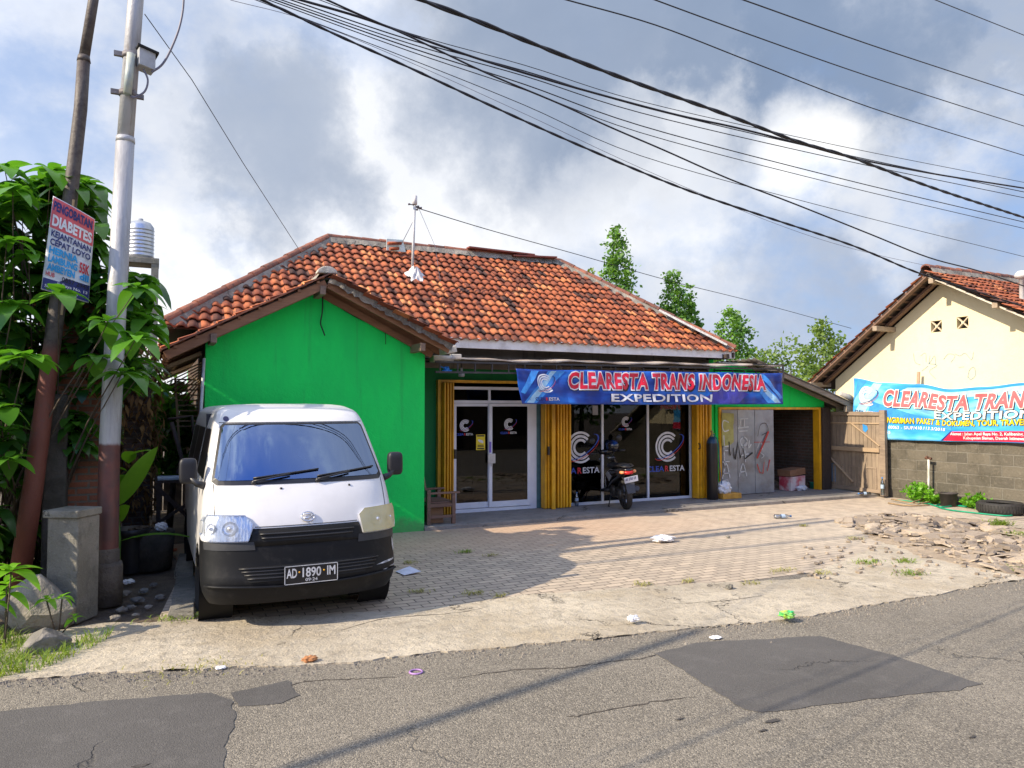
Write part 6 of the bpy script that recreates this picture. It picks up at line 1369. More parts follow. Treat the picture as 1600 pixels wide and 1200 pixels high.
for k_, (x0, y1, y2, y3, r, l_) in enumerate(((500, 52, 158, 285, .006, 'upper edge'), (455, 62, 166, 300, .009, 'second'), (440, 68, 176, 309, .008, 'third'), (430, 74, 196, 347, .009, 'fourth'), (420, 80, 207, 357, .007, 'fifth'), (400, 92, 243, 401, .006, 'sixth'))):
    wire([(x0, 0), (640, y1), (820, (y1+y2)/2-3), (1000, y2), (1300, (y2+y3)/2+4), (1600, y3)], 7.0, 6.95, r*.78, 'thin_cable', ['thin wire along the upper edge of the close bundle', 'thin wire of the bundle just under its heaviest cable', 'thin wire third from the top of the bundle at the right edge', 'thin wire leaving the bundle to pass just under the twisted cable at right', 'thin wire below the others where the twisted cable leaves at right', 'thin wire dropping farthest from the bundle towards the cream roof'][k_])
wire([(360, 0), (480, 32), (640, 97), (820, 178), (1000, 262), (1200, 345), (1330, 388), (1470, 420)], 7.0, 6.9, .003, 'thin_cable', 'faintest thin grey wire just above the lowest thick cable', ext=False, m=mat('grey_cable', (.16, .15, .19), .5))
mb = MB(); mb.tube(crom([(-16, 1.4, 6.4), (-9, 3.25, 6.15), (-5.2, 4.3, 6.2)], 8), .05, 8); mb.tube(crom([(-5.2, 4.3, 6.2), (-3, 5.6, 6.6), (-.25, 8.0, 8.4)], 6), .010, 6); tag(mb.build('bundled_cable', P_wire, fix=False), 'thick bundle of cables arriving at the grey pole from across the road', 'cable')
# ================= ROOF MAST =================
mp = PY(644, 425, 12.55); mt = PY(648, 306, 12.55)
mast = empty('roof_mast', mp, 'white mast with insulators standing on the tiled roof slope, plastic round its foot', 'mast')
mb = MB(); mb.tube([mp-Vector((0, 0, .1)), mt-Vector((0, 0, .12))], .024, 10); mb.build('pipe', mat('galvanised_white', (.50, .50, .50), .5), mast)
mb = MB(); mb.tube([mt-Vector((0, 0, .16)), mt], .045, 10); mb.build('cap', P_white, mast)
for (dx, dz) in ((-.11, -.17), (.06, -.19), (.11, -.21), (.04, -.25), (.0, -.10)):
    mb = MB(); mb.tube([mt+Vector((0, 0, dz)), mt+Vector((dx*.8, -.02, dz))], .010, 6); mb.lathe([(.006, -.02), (.02, -.014), (.014, 0), (.02, .014), (.006, .02)], mt+Vector((dx, -.02, dz)), 10, 0, (1, 0, .2)); mb.build('insulator', mat('brown_insulator', (.10, .08, .09), .4), mast)
mb = MB(); mb.tube([mt+Vector((-.02, 0, -.45)), PY(628, 380, 12.8)], .006, 5); mb.tube([mt+Vector((.08, 0, -.22)), PY(680, 385, 12.7), PY(688, 440, 12.0)], .004, 5); mb.build('guy_wire', mat('grey_cable', (.16, .15, .19), .5), mast)
mb = MB(); c0 = PY(645, 428, 12.35); 
def skirt(u, v):
    a = 2*pi*u; rr = .03+.115*v**.8*(1+.25*sin(5*a)+.22*sin(11*a+1)+.12*sin(17*a+9*v)); p_ = c0+Vector((rr*cos(a), 0, 0))+Vector((0, .775, .60)).normalized()*(rr*sin(a)*1.1-.10*v); return p_+Vector((0, -.07-.05*(1-v), .10*(1-v)**1.3+.02*sin(7*a+8*v)))
mb.grid(skirt, 40, 8); mb.build('plastic_wrap', mat('white_wrap', (.66, .64, .62), .4, (.5, .47, .46), 15), mast)
rs = [PY(a, b1, 13.72) for a, b1 in ((603, 376), (628, 378), (633, 397), (603, 395))]; mb = MB(); mb.prism([v+Vector((0, -.05, .03)) for v in rs], (0, .02, .01)); tp = empty('ridge_patch', rs[3], 'pale plastic sheet patch on the ridge weighted with two loose tiles', 'roof patch'); mb.build('sheet', mat('pale_green_plastic', (.48, .58, .56), .4, (.6, .66, .64), 8), tp)
for (a, b1) in (((606, 380), (627, 380)), ((609, 389), (623, 388))):
    mb = MB(); mb.tube([PY(*a, 13.60), PY(*b1, 13.60)], .05, 10, 0, True, True, .6); mb.build('loose_tile', M_tile, tp)
mb = MB(); l_ = crom([(652, 325), (760, 358), (900, 397), (1040, 437), (1180, 472), (1330, 513)], 6); out = []
for i, (px, py) in enumerate(l_): out.append(PY(px, py, 12.55+5*i/len(l_)))
mb.tube(out, .008, 6); tag(mb.build('service_cable', P_wire, fix=False), 'thin dark cable from the roof mast away past the conifers to the right', 'cable')
mb = MB(); mb.tube([PY(226, 22, PG+.1), PY(300, 125, 9.0), PY(380, 255, 10.2), PY(466, 388, 12.8)], .005, 6); tag(mb.build('service_cable', P_wire, fix=False), 'thin wire slanting from the grey utility pole to the left end of the roof', 'cable')
M_rock = mat('grey_rock', (.25, .225, .19), .85, (.13, .12, .105), 4, bmp=.03, bscale=12, dirt=(.34, .29, .22), dscale=3, damt=.5)
# ================= VEGETATION HELPERS =================
def leaf(mb, base, dr, L, W, droop=.3, fold=.25, t=.5, nseg=7, m=0, up=Vector((0, 0, 1)), tip=.8):
    dr = Vector(dr).normalized(); sd = dr.cross(up)
    if sd.length < .05: sd = dr.cross(Vector((1, 0, 0)))
    sd.normalize(); nu = sd.cross(dr); vs = []
    for i in range(nseg+1):
        s_ = i/nseg; p_ = Vector(base)+dr*L*s_*(1-.15*droop*s_)-Vector((0, 0, 1))*droop*L*s_*s_
        w_ = W/2*(sin(pi*min(1, s_**(tip-.08)))**.72 if 0 < s_ < 1 else (.06 if s_ == 0 else 0.0))
        vs += [p_-sd*w_+nu*fold*w_, p_, p_+sd*w_+nu*fold*w_]
    fs = [];
    for i in range(nseg): fs += [(3*i, 3*i+1, 3*i+4, 3*i+3), (3*i+1, 3*i+2, 3*i+5, 3*i+4)]
    mb.add(vs, fs, m, True, t)
def whorl(mb, c, L, n, t0=.5, upb=.25, W=.42, rnd=random, droop=None, axis=None):
    a0 = rnd.uniform(0, 6.28)
    for k in range(n):
        a = a0+k*2.4+rnd.uniform(-.2, .2); f = k/n; el = R(5+55*f)*upb*2+rnd.uniform(-.25, .25)
        d_ = Vector((cos(a)*cos(el), sin(a)*cos(el), sin(el)))
        if axis: d_ = (d_+Vector(axis)*.6).normalized()
        l_ = L*rnd.uniform(.7, 1.1)*(1-.45*f)
        leaf(mb, Vector(c)+Vector((0, 0, .03*f)), d_, l_, l_*W*rnd.uniform(.85, 1.15), rnd.uniform(.35, .95)*(1-.5*f) if droop is None else droop, rnd.uniform(.1, .35), min(1, max(0, t0+rnd.uniform(-.25, .25)+.25*f)))
L_big = leafmat('broad_leaf', (.010, .050, .014), (.16, .42, .03), trans=.30, rough=.27)
L_bright = leafmat('bright_leaf', (.09, .30, .02), (.24, .50, .03), trans=.45)
L_dark = leafmat('tree_leaf', (.035, .12, .018), (.22, .42, .05), trans=.25, rough=.5)
L_light = leafmat('light_tree_leaf', (.05, .12, .02), (.24, .34, .06), trans=.35, rough=.5)
L_grass = leafmat('grass_blade', (.09, .20, .02), (.34, .42, .06), trans=.4, rough=.6)
L_weed = leafmat('dry_weed', (.22, .22, .06), (.46, .42, .16), trans=.3, rough=.7)
L_vine = leafmat('dry_vine', (.10, .055, .02), (.30, .17, .05), trans=.3, rough=.8)
M_bark = mat('bark', (.12, .09, .065), .9, (.07, .055, .04), 9, bmp=.02)
# ---- broad-leaved shrub around the poles
rs_ = random.Random(11)
def P2(px, py, Y): return PY(px, py, Y)
sh1 = empty('broadleaf_shrub', (-1.25, 8.5, 0), 'tall shrub with large glossy pointed leaves wrapped round the two poles', 'shrub')
mb = MB(); wp = []
for (px, py, Y, L, n, t) in ((40, 560, 7.25, .36, 9, .75), (92, 462, 7.75, .34, 6, .75), (214, 452, 7.55, .34, 7, .5), (212, 530, 7.45, .34, 8, .65), (45, 400, 8.2, .28, 7, .6), (20, 300, 8.0, .34, 9, .7), (112, 292, 8.45, .36, 8, .7), (168, 505, 7.5, .30, 6, .4), (80, 270, 8.5, .36, 8, .8), (8, 268, 8.3, .36, 8, .8), (160, 400, 8.9, .30, 7, .6), (185, 470, 8.4, .36, 7, .5),
        (190, 585, 7.7, .30, 7, .4), (20, 480, 7.6, .34, 7, .5), (230, 500, 8.2, .30, 6, .7), (140, 350, 8.7, .4, 6, .5), (10, 380, 7.9, .32, 7, .5), (35, 330, 8.5, .30, 8, .6), (0, 640, 7.5, .32, 7, .5), (12, 720, 7.6, .30, 7, .4), (215, 590, 7.9, .28, 6, .6), (150, 560, 7.8, .30, 6, .3)):
    c0 = P2(px, py, Y); wp.append(c0); whorl(mb, c0, L*1.12, n+1, t, .22, .56, rs_)  # near whorls tinted brighter, as if catching the light
def region(n, xs_, ys_, Ys, Lr, tr, nl=(5, 8)):
    for _ in range(n):
        px, py, Y = rs_.uniform(*xs_), rs_.uniform(*ys_), rs_.uniform(*Ys); Y = max(Y, 8.8) if 35 < px < 185 and 270 < py < 500 or (480 < py < 930 and abs(px-(92-(py-460)*.14)) < 42) else Y; c0 = P2(px, py, Y); whorl(mb, c0, rs_.uniform(*Lr), rs_.randint(*nl), rs_.uniform(*tr), .22, .55, rs_)
        if rs_.random() < .08: wp.append(c0)
region(190, (-60, 150), (285, 560), (8.2, 9.6), (.26, .44), (.0, .45)); region(80, (115, 238), (420, 610), (8.15, 9.2), (.24, .38), (.0, .4)); region(90, (-60, 60), (540, 900), (7.8, 9.2), (.24, .38), (.0, .35)); region(40, (60, 135), (540, 720), (8.45, 8.65), (.24, .36), (.1, .35)); region(170, (-420, -40), (240, 850), (7.4, 9.8), (.34, .46), (.3, .6))  # inner whorls tinted darker, their shade put into the leaf colour
mb.build('foliage', L_big, sh1, fix=False)
mb = MB()
for k_, c0 in enumerate(wp):
    r0 = Vector((-1.3+.3*sin(k_*2.3), 9.0+.2*cos(k_*1.7), 0)); mid = r0.lerp(c0, .5)+Vector((rs_.uniform(-.15, .15), rs_.uniform(0, .3), .25)); mb.tube(crom([tuple(r0), tuple(mid), tuple(c0)], 5), [.014*(1-.7*i/10) for i in range(11)], 5)
mb.build('stem', M_bark, sh1)
def small_plant(name, px, py, n, L, h, mat_, label, Y=None, W=.4, cat='plant', t=.6, seed=1, spread=.12, group=None):
    rr = random.Random(seed); v = PZ(px, py, 0) if Y is None else PY(px, py, Y); v.z = 0
    e_ = empty(name, v, label, cat, group); mb = MB(); st = MB()
    for k in range(n):
        a = rr.uniform(0, 6.28); r_ = spread*sqrt(rr.random()); c0 = v+Vector((r_*cos(a), r_*sin(a), h*rr.uniform(.35, 1))); whorl(mb, c0, L*rr.uniform(.7, 1.1), rr.randint(5, 8), t+rr.uniform(-.2, .2), .4, W, rr)
        st.tube([v+Vector((.2*r_*cos(a), .2*r_*sin(a), 0)), c0], .006, 4)
    mb.build('foliage', mat_, e_, fix=False); st.build('stem', M_bark, e_); return e_
small_plant('young_plant', 92, 930, 3, .17, .30, L_bright, 'small bright-leaved plant between the rocks and the concrete pillar', Y=7.15, seed=2)
small_plant('young_plant', 8, 905, 4, .30, .65, L_bright, 'bright green seedling with long leaves at the left edge beneath the shrub', Y=7.0, seed=3, W=.4)
def bush(name, c, rx, ry, rz, n, ls, m_, label, cat='bush', seed=1, group=None, trunk=True, clump=14, flat=0, lean=0, blen=1.0):
    rr = random.Random(seed); c = Vector(c); e_ = empty(name, (c.x, c.y, 0), label, cat, group); mb = MB()
    for k in range(n):
        while True:
            u = Vector((rr.uniform(-1, 1), rr.uniform(-1, 1), rr.uniform(-1, 1)))
            if u.length <= 1: break
        if rr.random() < .6: u = u.normalized()*rr.uniform(.7, 1.08)
        if flat: wz = 1-abs(u.z)*.35; u.x *= wz; u.y *= wz
        cc = c+Vector((u.x*rx, u.y*ry, u.z*rz)); t0 = rr.uniform(0, 1)*.6+.15; cr_ = min(rx, rz)*.22
        for j in range(clump):
            p_ = cc+Vector((rr.gauss(0, 1), rr.gauss(0, 1), rr.gauss(0, .7)))*cr_*.6; d_ = Vector((rr.uniform(-1, 1), rr.uniform(-1, 1), rr.uniform(-.6, .9))).normalized(); l_ = ls*rr.uniform(.7, 1.3)
            sd = d_.cross(Vector((rr.uniform(-1, 1), rr.uniform(-1, 1), rr.uniform(-1, 1)))).normalized()*l_*.32
            mb.add([p_, p_+d_*l_*.5+sd, p_+d_*l_, p_+d_*l_*.5-sd], [(0, 1, 2, 3)], 0, False, min(1, max(0, t0+rr.uniform(-.2, .25))))
    mb.build('crown', m_, e_, fix=False)
    if trunk:
        st = MB(); st.tube([(c.x, c.y, 0), (c.x+.05, c.y, c.z*.5), (c.x, c.y, c.z+rz*.5)], [.04+.05*rx, .03+.04*rx, .015], 7)
        for k in range(6): a = rr.uniform(0, 6.28); z = c.z+rz*rr.uniform(-.6, .3); st.tube([(c.x, c.y, z-.2*rz), (c.x+rx*.6*cos(a), c.y+ry*.6*sin(a), z+.25*rz)], [.02+.02*rx, .006], 5)
        st.build('trunk', M_bark, e_)
    return e_
v = PZ(1440, 786, 0); bush('leafy_weed', (13.75, v.y, .18), .22, .38, .20, 55, .07, L_bright, 'bright green leafy weed at the foot of the block wall left of the standpipe', 'plant', 5, trunk=False)
v = PX(1524, 790, 13.75); bush('leafy_weed', (13.8, v.y, .13), .16, .32, .13, 40, .06, L_bright, 'low bright weed between the black pot and the tyre', 'plant', 6, trunk=False)
small_plant('leafy_weed', 1478, 788, 4, .10, .22, L_bright, 'small weed tuft right of the white standpipe', seed=8, spread=.16)
# large single-leaf plant behind the grey pole
v = PY(185, 880, 8.9); v.z = 0; cn = empty('canna_plant', v, 'tall plant with one big upright lime-green leaf just right of the grey pole', 'plant')
mb = MB(); b0 = PY(183, 790, 8.9); mb.tube([v, PY(186, 845, 8.9), b0], [.022, .02, .015], 8); mb.build('stem', mat('green_stalk', (.12, .26, .04), .5), cn)
mb = MB(); leaf(mb, b0, PY(252, 688, 8.75)-b0, .76, .22, .02, .25, .9, 10, up=Vector((-.5, -.8, .3)), tip=.9); b1_ = PY(186, 812, 8.9); leaf(mb, b1_, PY(205, 778, 8.6)-b1_, .38, .15, .15, .3, .8, 6, up=Vector((-.4, -.8, .3))); leaf(mb, v+Vector((0, 0, .45)), (1, -.15, .3), 1.0, .12, .35, .2, .3, 8); leaf(mb, b1_, Vector((-.4, -.3, .5)), .35, .16, .2, .2, .6, 6)
for k_ in range(5): leaf(mb, PY(192+3*k_, 760-12*k_, 9.1), Vector((sin(k_*2.1), -.4, .5)), .32, .15, .3, .2, .35+.1*k_, 6)
mb.build('leaf_blade', L_bright, cn, fix=False)
# ---- brick wall stub, vine pillar and alley
mb = MB(); mb.box(-.90, -.45, 8.72, 13.0, 0, 2.75); mb.box(-.86, -.50, 8.74, 12.6, 2.75, 2.95); tag(mb.build('brick_wall', M_brick, bevel=.02), 'crumbling old brick wall end behind the two poles', 'wall')
mb = MB(); mb.box(-.95, -.75, 8.40, 8.60, 0, 2.0); tag(mb.build('mossy_post', mat('mossy_concrete', (.09, .08, .065), .9, (.05, .045, .035), 6, bmp=.02), bevel=.02), 'mossy dark concrete post between the leaning pole and the brick wall end', 'post')
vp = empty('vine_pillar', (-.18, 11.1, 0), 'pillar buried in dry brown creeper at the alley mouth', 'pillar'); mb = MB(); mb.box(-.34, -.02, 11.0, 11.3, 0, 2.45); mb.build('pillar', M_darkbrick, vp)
mb = MB()
for k_ in range(1500):
    z = 2.75*sqrt(rs_.random()); sp_ = .10+.06*z; a = rs_.uniform(0, 6.28); c0 = Vector((-.18+.18*cos(a)*1.2+rs_.gauss(0, sp_*.3), 11.1+.18*sin(a), z)); leaf(mb, c0, (rs_.uniform(-1, 1), rs_.uniform(-1, .4), rs_.uniform(-1, .2)), rs_.uniform(.07, .16), .025 if rs_.random() < .6 else .06, .5, .1, rs_.random(), 2)
mb.build('creeper', L_vine, vp, fix=False)
pb = MB()
for k_ in range(30):
    x = -2.2+k_*.16; pb.box(x, x+.145, 15.0, 15.03, 0, 1.75+rs_.uniform(-.12, .12), 0, rs_.random())
tag(pb.build('plank_fence', woodmat('black_planks', (.05, .038, .03), (.03, .024, .02))), 'dark plank fence closing the far end of the alley', 'fence')
bush('bush', (-.3, 14.2, 2.0), .8, .6, .7, 90, .13, L_dark, 'green bush seen beyond the alley, under the eave', seed=3)
bush('bush', (.25, 12.6, 1.5), .35, .4, .7, 45, .20, L_big, 'dark leafy bush halfway down the alley behind the table', seed=4)
bush('bush', (-3.2, 13.5, 2.2), 1.8, 1.2, 1.6, 200, .22, L_dark, 'dense dark tree mass behind the brick wall at the left edge', 'tree', seed=5)
# junk table and other alley things
tb = empty('work_table', (.20, 10.4, 0), 'rickety dark table with a white tray in the alley left of the van', 'table')
tx0, tx1 = PY(243, 745, 10.3).x, PY(312, 745, 10.3).x
mb = MB(); mb.box(tx0, tx1, 10.2, 10.8, .93, .96); mb.build('tabletop', W_dark, tb)
for (x, y) in ((tx0+.04, 10.24), (tx1-.04, 10.24), (tx0+.04, 10.76), (tx1-.04, 10.76)): mb = MB(); mb.box(x-.025, x+.025, y-.025, y+.025, 0, .93); mb.build('leg', W_dark, tb)
mb = MB(); mb.bar((tx0, 10.22, .90), (tx1, 10.22, .35), .03, .05); mb.build('brace', W_dark, tb); mb = MB(); mb.bar((tx1, 10.20, .75), (tx0, 10.20, .42), .03, .04); mb.build('brace', W_dark, tb)
mb = MB(); mb.box(tx0+.02, tx1-.08, 10.22, 10.5, .962, 1.0); tag(mb.build('tray', mat('pale_tray', (.42, .52, .60), .5), bevel=.01), 'pale blue-white tray lying on the dark alley table', 'tray')
mb = MB(); a = PY(268, 660, 10.6); b1_ = PY(278, 740, 10.5); mb.tube([a, PY(284, 715, 10.5), b1_], .03, 6); mb.tube([PY(262, 655, 10.6), PY(300, 650, 10.6), PY(306, 735, 10.5)], .022, 6); tag(mb.build('bent_frame', W_dark), 'bent dark metal frame piled on the alley table', 'frame')
mb = MB(); mb.tube([PY(319, 560, 10.55), PY(313, 660, 10.3), PY(299, 832, 9.9)], .020, 8); tag(mb.build('leaning_pipe', mat('dull_white_pipe', (.55, .55, .53), .5)), 'thin white pipe leaning against the wing wall left of the van', 'pipe')
v = PZ(236, 893, 0); mb = MB(); mb.lathe([(0, 0), (.22, 0), (.25, .42), (.235, .44), (.21, .42), (.19, .3), (0, .3)], (v.x, v.y+.2, 0), 24); tag(mb.build('stone_tub', mat('mossy_concrete', (.09, .08, .065), .9, (.05, .045, .035), 6, bmp=.02)), 'dark round concrete tub in the alley behind the grey pole', 'tub')
mb = MB(); crumple(mb, (v.x+.10, v.y+.15, .48), .07, .06, .05, 3, .2, seed=6); tag(mb.build('plastic_cup', WP), 'crushed white and blue cup on the rim of the concrete tub', 'cup')
mb = MB(); crumple(mb, (v.x-.12, v.y+.15, .46), .12, .08, .04, 3, .3, seed=7); tag(mb.build('rag_heap', mat('dark_rags', (.06, .045, .035), .9)), 'dark rags on the left rim of the concrete tub', 'rag heap')
v = PZ(205, 832, .45); mb = MB(); mb.lathe([(0, .40), (.14, .42), (.20, .50), (.21, .50), (.15, .40), (0, .38)], (v.x, v.y, 0), 20); mb.lathe([(.10, 0), (.12, .4)], (v.x, v.y, 0), 14); tag(mb.build('basin', mat('black_basin', (.03, .03, .03), .4)), 'black basin on a stump beside the grey pole footing', 'basin')
litter(200, 912, .06, 0, 'white_stone', WP, 'white scrap on the dark soil right of the pole footing', 'scrap', 12, .4, .0)
litter(268, 862, .07, 0, 'red_lid', mat('red_orange_plastic', (.45, .10, .04), .5), 'red-orange lid lying in the alley beside the tub', 'lid', 13, .3, .0)
for k_, (px, py, r) in enumerate(((190, 955, .05), (205, 950, .04), (215, 940, .06), (225, 925, .05), (240, 915, .04), (180, 968, .05), (250, 935, .05), (232, 950, .035), (195, 930, .06), (212, 962, .03))):
    v = PZ(px, py, 0); mb = MB(); crumple(mb, (v.x, v.y, r*.3), r, r*.8, r*.5, 2, .2, seed=30+k_); tag(mb.build('pebble', M_rock), 'small grey stone on the dark soil between the pole footing and the van', 'stone', 'stones on the alley soil')
# ---- concrete pillar, rocks, grass
pc = PZ(112, 972, 0); pil = empty('concrete_pillar', (pc.x, pc.y+.15, 0), 'short square weathered concrete pillar in front of the poles', 'pillar'); an = R(-32); U_ = Vector((cos(an), sin(an), 0)); V_ = Vector((-sin(an), cos(an), 0)); c0 = Vector((pc.x-.01, pc.y+.16, 0))
mb = MB(); mb.obox(c0+Vector((0, 0, .44)), U_*.145, V_*.145, Vector((0, 0, .46))); mb.build('shaft', M_conc, pil, bevel=.012)
mb = MB(); mb.obox(c0+Vector((-.01, -.0, .935)), U_*.165, V_*.165, Vector((0, 0, .033))); mb.build('cap', M_conc, pil, bevel=.01)
def rock(c, sx, sy, sz, label, seed, rot=0):
    rr = random.Random(seed); bm = bmesh.new(); bmesh.ops.create_icosphere(bm, subdivisions=2, radius=1)
    pl = [(Vector((rr.uniform(-1, 1), rr.uniform(-1, 1), rr.uniform(-.6, 1))).normalized(), rr.uniform(.55, .85)) for _ in range(9)]
    for v in bm.verts:
        for nn_, d_ in pl:
            e_ = v.co.dot(nn_)-d_
            if e_ > 0: v.co -= nn_*e_
    vs = [Vector((v.co.x*sx*cos(rot)-v.co.y*sy*sin(rot), v.co.x*sx*sin(rot)+v.co.y*sy*cos(rot), v.co.z*sz))+Vector(c) for v in bm.verts]; fs = [[v.index for v in f.verts] for f in bm.faces]; bm.free()
    mb = MB(); mb.add(vs, fs); o = mb.build('rock', M_rock, bevel=.012); return tag(o, label, 'rock')
v = PZ(62, 985, 0); rock((v.x, v.y+.12, .17), .30, .22, .30, 'large flat-topped grey rock in front of the concrete pillar', 5, -.3)
v = PZ(68, 1022, 0); rock((v.x, v.y+.08, .06), .19, .13, .14, 'pale boulder sitting in the grass nearest the road', 9, .4)
v = PZ(12, 985, 0); rock((v.x, v.y+.25, .14), .20, .16, .17, 'rounded grey boulder at the left edge under the leaning pole', 14)
v = PZ(95, 960, 0); rock((v.x-.1, v.y+.35, .12), .16, .14, .16, 'dark rock wedged behind the large flat-topped rock', 17)
def inpx(px, py, P_): return inpoly(px, py, P_)
GP = [(-300, 1130), (-300, 985), (0, 985), (50, 1008), (100, 1015), (140, 992), (175, 984), (172, 998), (110, 1030), (60, 1050), (0, 1062)]
mb = MB(); rg = random.Random(5); k_ = 0
while k_ < 5200:
    px, py = rg.uniform(-300, 178), rg.uniform(975, 1130)
    if not inpx(px, py, GP): continue
    if sin(px*.09)*sin(py*.13+px*.03) > .35 and rg.random() < .75: continue
    k_ += 1; v = PZ(px, py, .0); h = rg.uniform(.04, .13); a = rg.uniform(0, 6.28); d_ = Vector((cos(a)*.6, sin(a)*.6, 1)).normalized(); w_ = Vector((-sin(a), cos(a), 0))*.004
    m_ = v+d_*h*.6; e_ = v+d_*h+Vector((cos(a), sin(a), -.3))*h*.45; mb.add([v-w_, v+w_, m_+w_*.7, m_-w_*.7, e_], [(0, 1, 2, 3), (3, 2, 4)], 0, True, rg.random())
tag(mb.build('grass', L_grass, fix=False), kind='stuff')
def tuft(px, py, n, h, r, m_, label, seed, z0=.008):
    rr = random.Random(seed); v0 = PZ(px, py, z0); mb = MB()
    for _ in range(n):
        a = rr.uniform(0, 6.28); q_ = v0+Vector((r*rr.gauss(0, .55), r*.6*rr.gauss(0, .55), 0)); hh = h*rr.uniform(.4, 1.2); d_ = Vector((cos(a)*.8, sin(a)*.8, .8)).normalized(); w_ = Vector((-sin(a), cos(a), 0))*.004
        m__ = q_+d_*hh*.6; e_ = q_+d_*hh+Vector((cos(a), sin(a), -.4))*hh*.5; mb.add([q_-w_, q_+w_, m__+w_, m__-w_, e_], [(0, 1, 2, 3), (3, 2, 4)], 0, True, rr.random())
    return tag(mb.build('grass_tuft', m_, fix=False), label, 'grass tuft', 'weed tufts in the paving')
for k_, (px, py, n, h, r, g_, l_) in enumerate(((727, 863, 60, .06, .10, 0, 'yellowish weed tuft in the van shadow, left of its pair'), (768, 868, 40, .05, .09, 1, 'dry weed tuft in the van shadow, right of its pair'), (742, 928, 60, .05, .12, 1, 'dry tuft where the shaded paving meets the concrete strip'), (782, 931, 40, .05, .09, 1, 'small dry tuft just right of the van shadow edge'), (1005, 914, 60, .05, .12, 1, 'dry tuft at the paving edge near the middle'),
        (1075, 909, 40, .05, .08, 1, 'small dry tuft at the paving edge right of the middle'), (1256, 822, 40, .06, .08, 1, 'small tuft in sunlit paving near the lying bottle'), (1336, 842, 60, .06, .14, 1, 'flat dry tuft below the broken rubble'), (1355, 880, 90, .07, .18, 0, 'green-yellow tuft below the wire shadows at right'), (1414, 878, 80, .07, .16, 0, 'green tuft left of its close neighbour in the sandy patch'), (1422, 897, 90, .07, .18, 0, 'longer green tuft nearest the road at right'),
        (1284, 896, 60, .06, .14, 1, 'dry tuft on the cracked concrete below the paving'), (1222, 892, 60, .05, .16, 1, 'dry tuft running along the paving edge'), (1590, 838, 160, .13, .28, 0, 'large green tuft at the right edge beyond the rubble'), (1560, 820, 160, .16, .22, 0, 'tall green tuft between the hose and the rubble'), (1595, 893, 90, .09, .16, 0, 'green tuft at the right edge by the road'), (288, 965, 140, .06, .22, 0, 'green tuft against the left front van tyre'), (300, 1044, 90, .04, .35, 1, 'dry grass line along the road edge before the van'), (640, 880, 40, .05, .08, 1, 'small dry tuft beside the white paper sheet'), (1176, 912, 40, .05, .12, 1, 'dry tuft left of the cracked concrete patch'), (655, 925, 50, .05, .12, 1, 'dry tuft by the right van tyre'))):
    o_ = tuft(px, py, n, h, r, L_weed if g_ else L_grass, l_, 60+k_)
    if r > .21:
        for kk in ('label', 'category', 'group'): del o_[kk]
        o_['kind'] = 'stuff'; o_.name = 'verge_grass'
# ---- rubble
M_sand = m_concrete('sandy_soil', (.42, .33, .23), (.30, .235, .165), .003)
sheet('sand_patch', pz([(1335, 818), (1440, 806), (1530, 812), (1610, 830), (1700, 855), (1700, 898), (1600, 893), (1520, 888), (1450, 872), (1400, 855), (1350, 836)])[::-1], .0085, M_sand, .004, .06, .1)
RP = [(1305, 814), (1345, 806), (1420, 801), (1500, 812), (1600, 832), (1640, 850), (1640, 905), (1560, 890), (1500, 870), (1420, 850), (1350, 832)]
M_chunk, q, p, o = newmat('broken_concrete'); t_ = q.n('ShaderNodeAttribute', attribute_name='tint').outputs['Fac']
c_ = q.mix(t_, (.17, .14, .115), (.44, .36, .27)); c_ = q.mix(q.math('MULTIPLY', q.smooth(q.noise(q.pos, 9, 6, .7), .45, .65), .6), c_, (.22, .17, .12)); q.set(p.inputs['Base Color'], c_); p.inputs['Roughness'].default_value = .92; bump(q, p, q.noise(q.pos, 30, 6, .7), .015)
def chunk(mb, v, r, rr, th):
    n = rr.randint(4, 6); a0 = rr.uniform(0, 6.28); tl = Vector((rr.gauss(0, .18), rr.gauss(0, .18), 1)).normalized(); U = tl.orthogonal().normalized(); V = tl.cross(U); pts = []
    for i in range(n): a = a0+2*pi*(i+rr.uniform(-.3, .3))/n; q_ = r*rr.uniform(.65, 1.15); pts.append(v+U*q_*cos(a)+V*q_*sin(a))
    top = [p_+tl*th-(p_-v)*.12 for p_ in pts]; mb.add(pts+top, [list(range(n))[::-1], list(range(n, 2*n))]+[(i, (i+1) % n, n+(i+1) % n, n+i) for i in range(n)], 0, False, rr.random())
rr = random.Random(8); mb = MB(); k_ = 0
while k_ < 460:
    px, py = rr.uniform(1300, 1640), rr.uniform(800, 905)
    if not inpoly(px, py, RP): continue
    k_ += 1; v = PZ(px, py, .005+rr.uniform(0, .03)); chunk(mb, v, rr.choice((.03, .05, .07, .10, .14))*rr.uniform(.8, 1.2), rr, rr.uniform(.012, .032))
for _ in range(120):
    px, py = rr.uniform(1250, 1640), rr.uniform(840, 905); v = PZ(px, py, .01); chunk(mb, v, rr.uniform(.02, .05), rr, .02)
tag(mb.build('rubble', M_chunk, fix=False), kind='stuff')
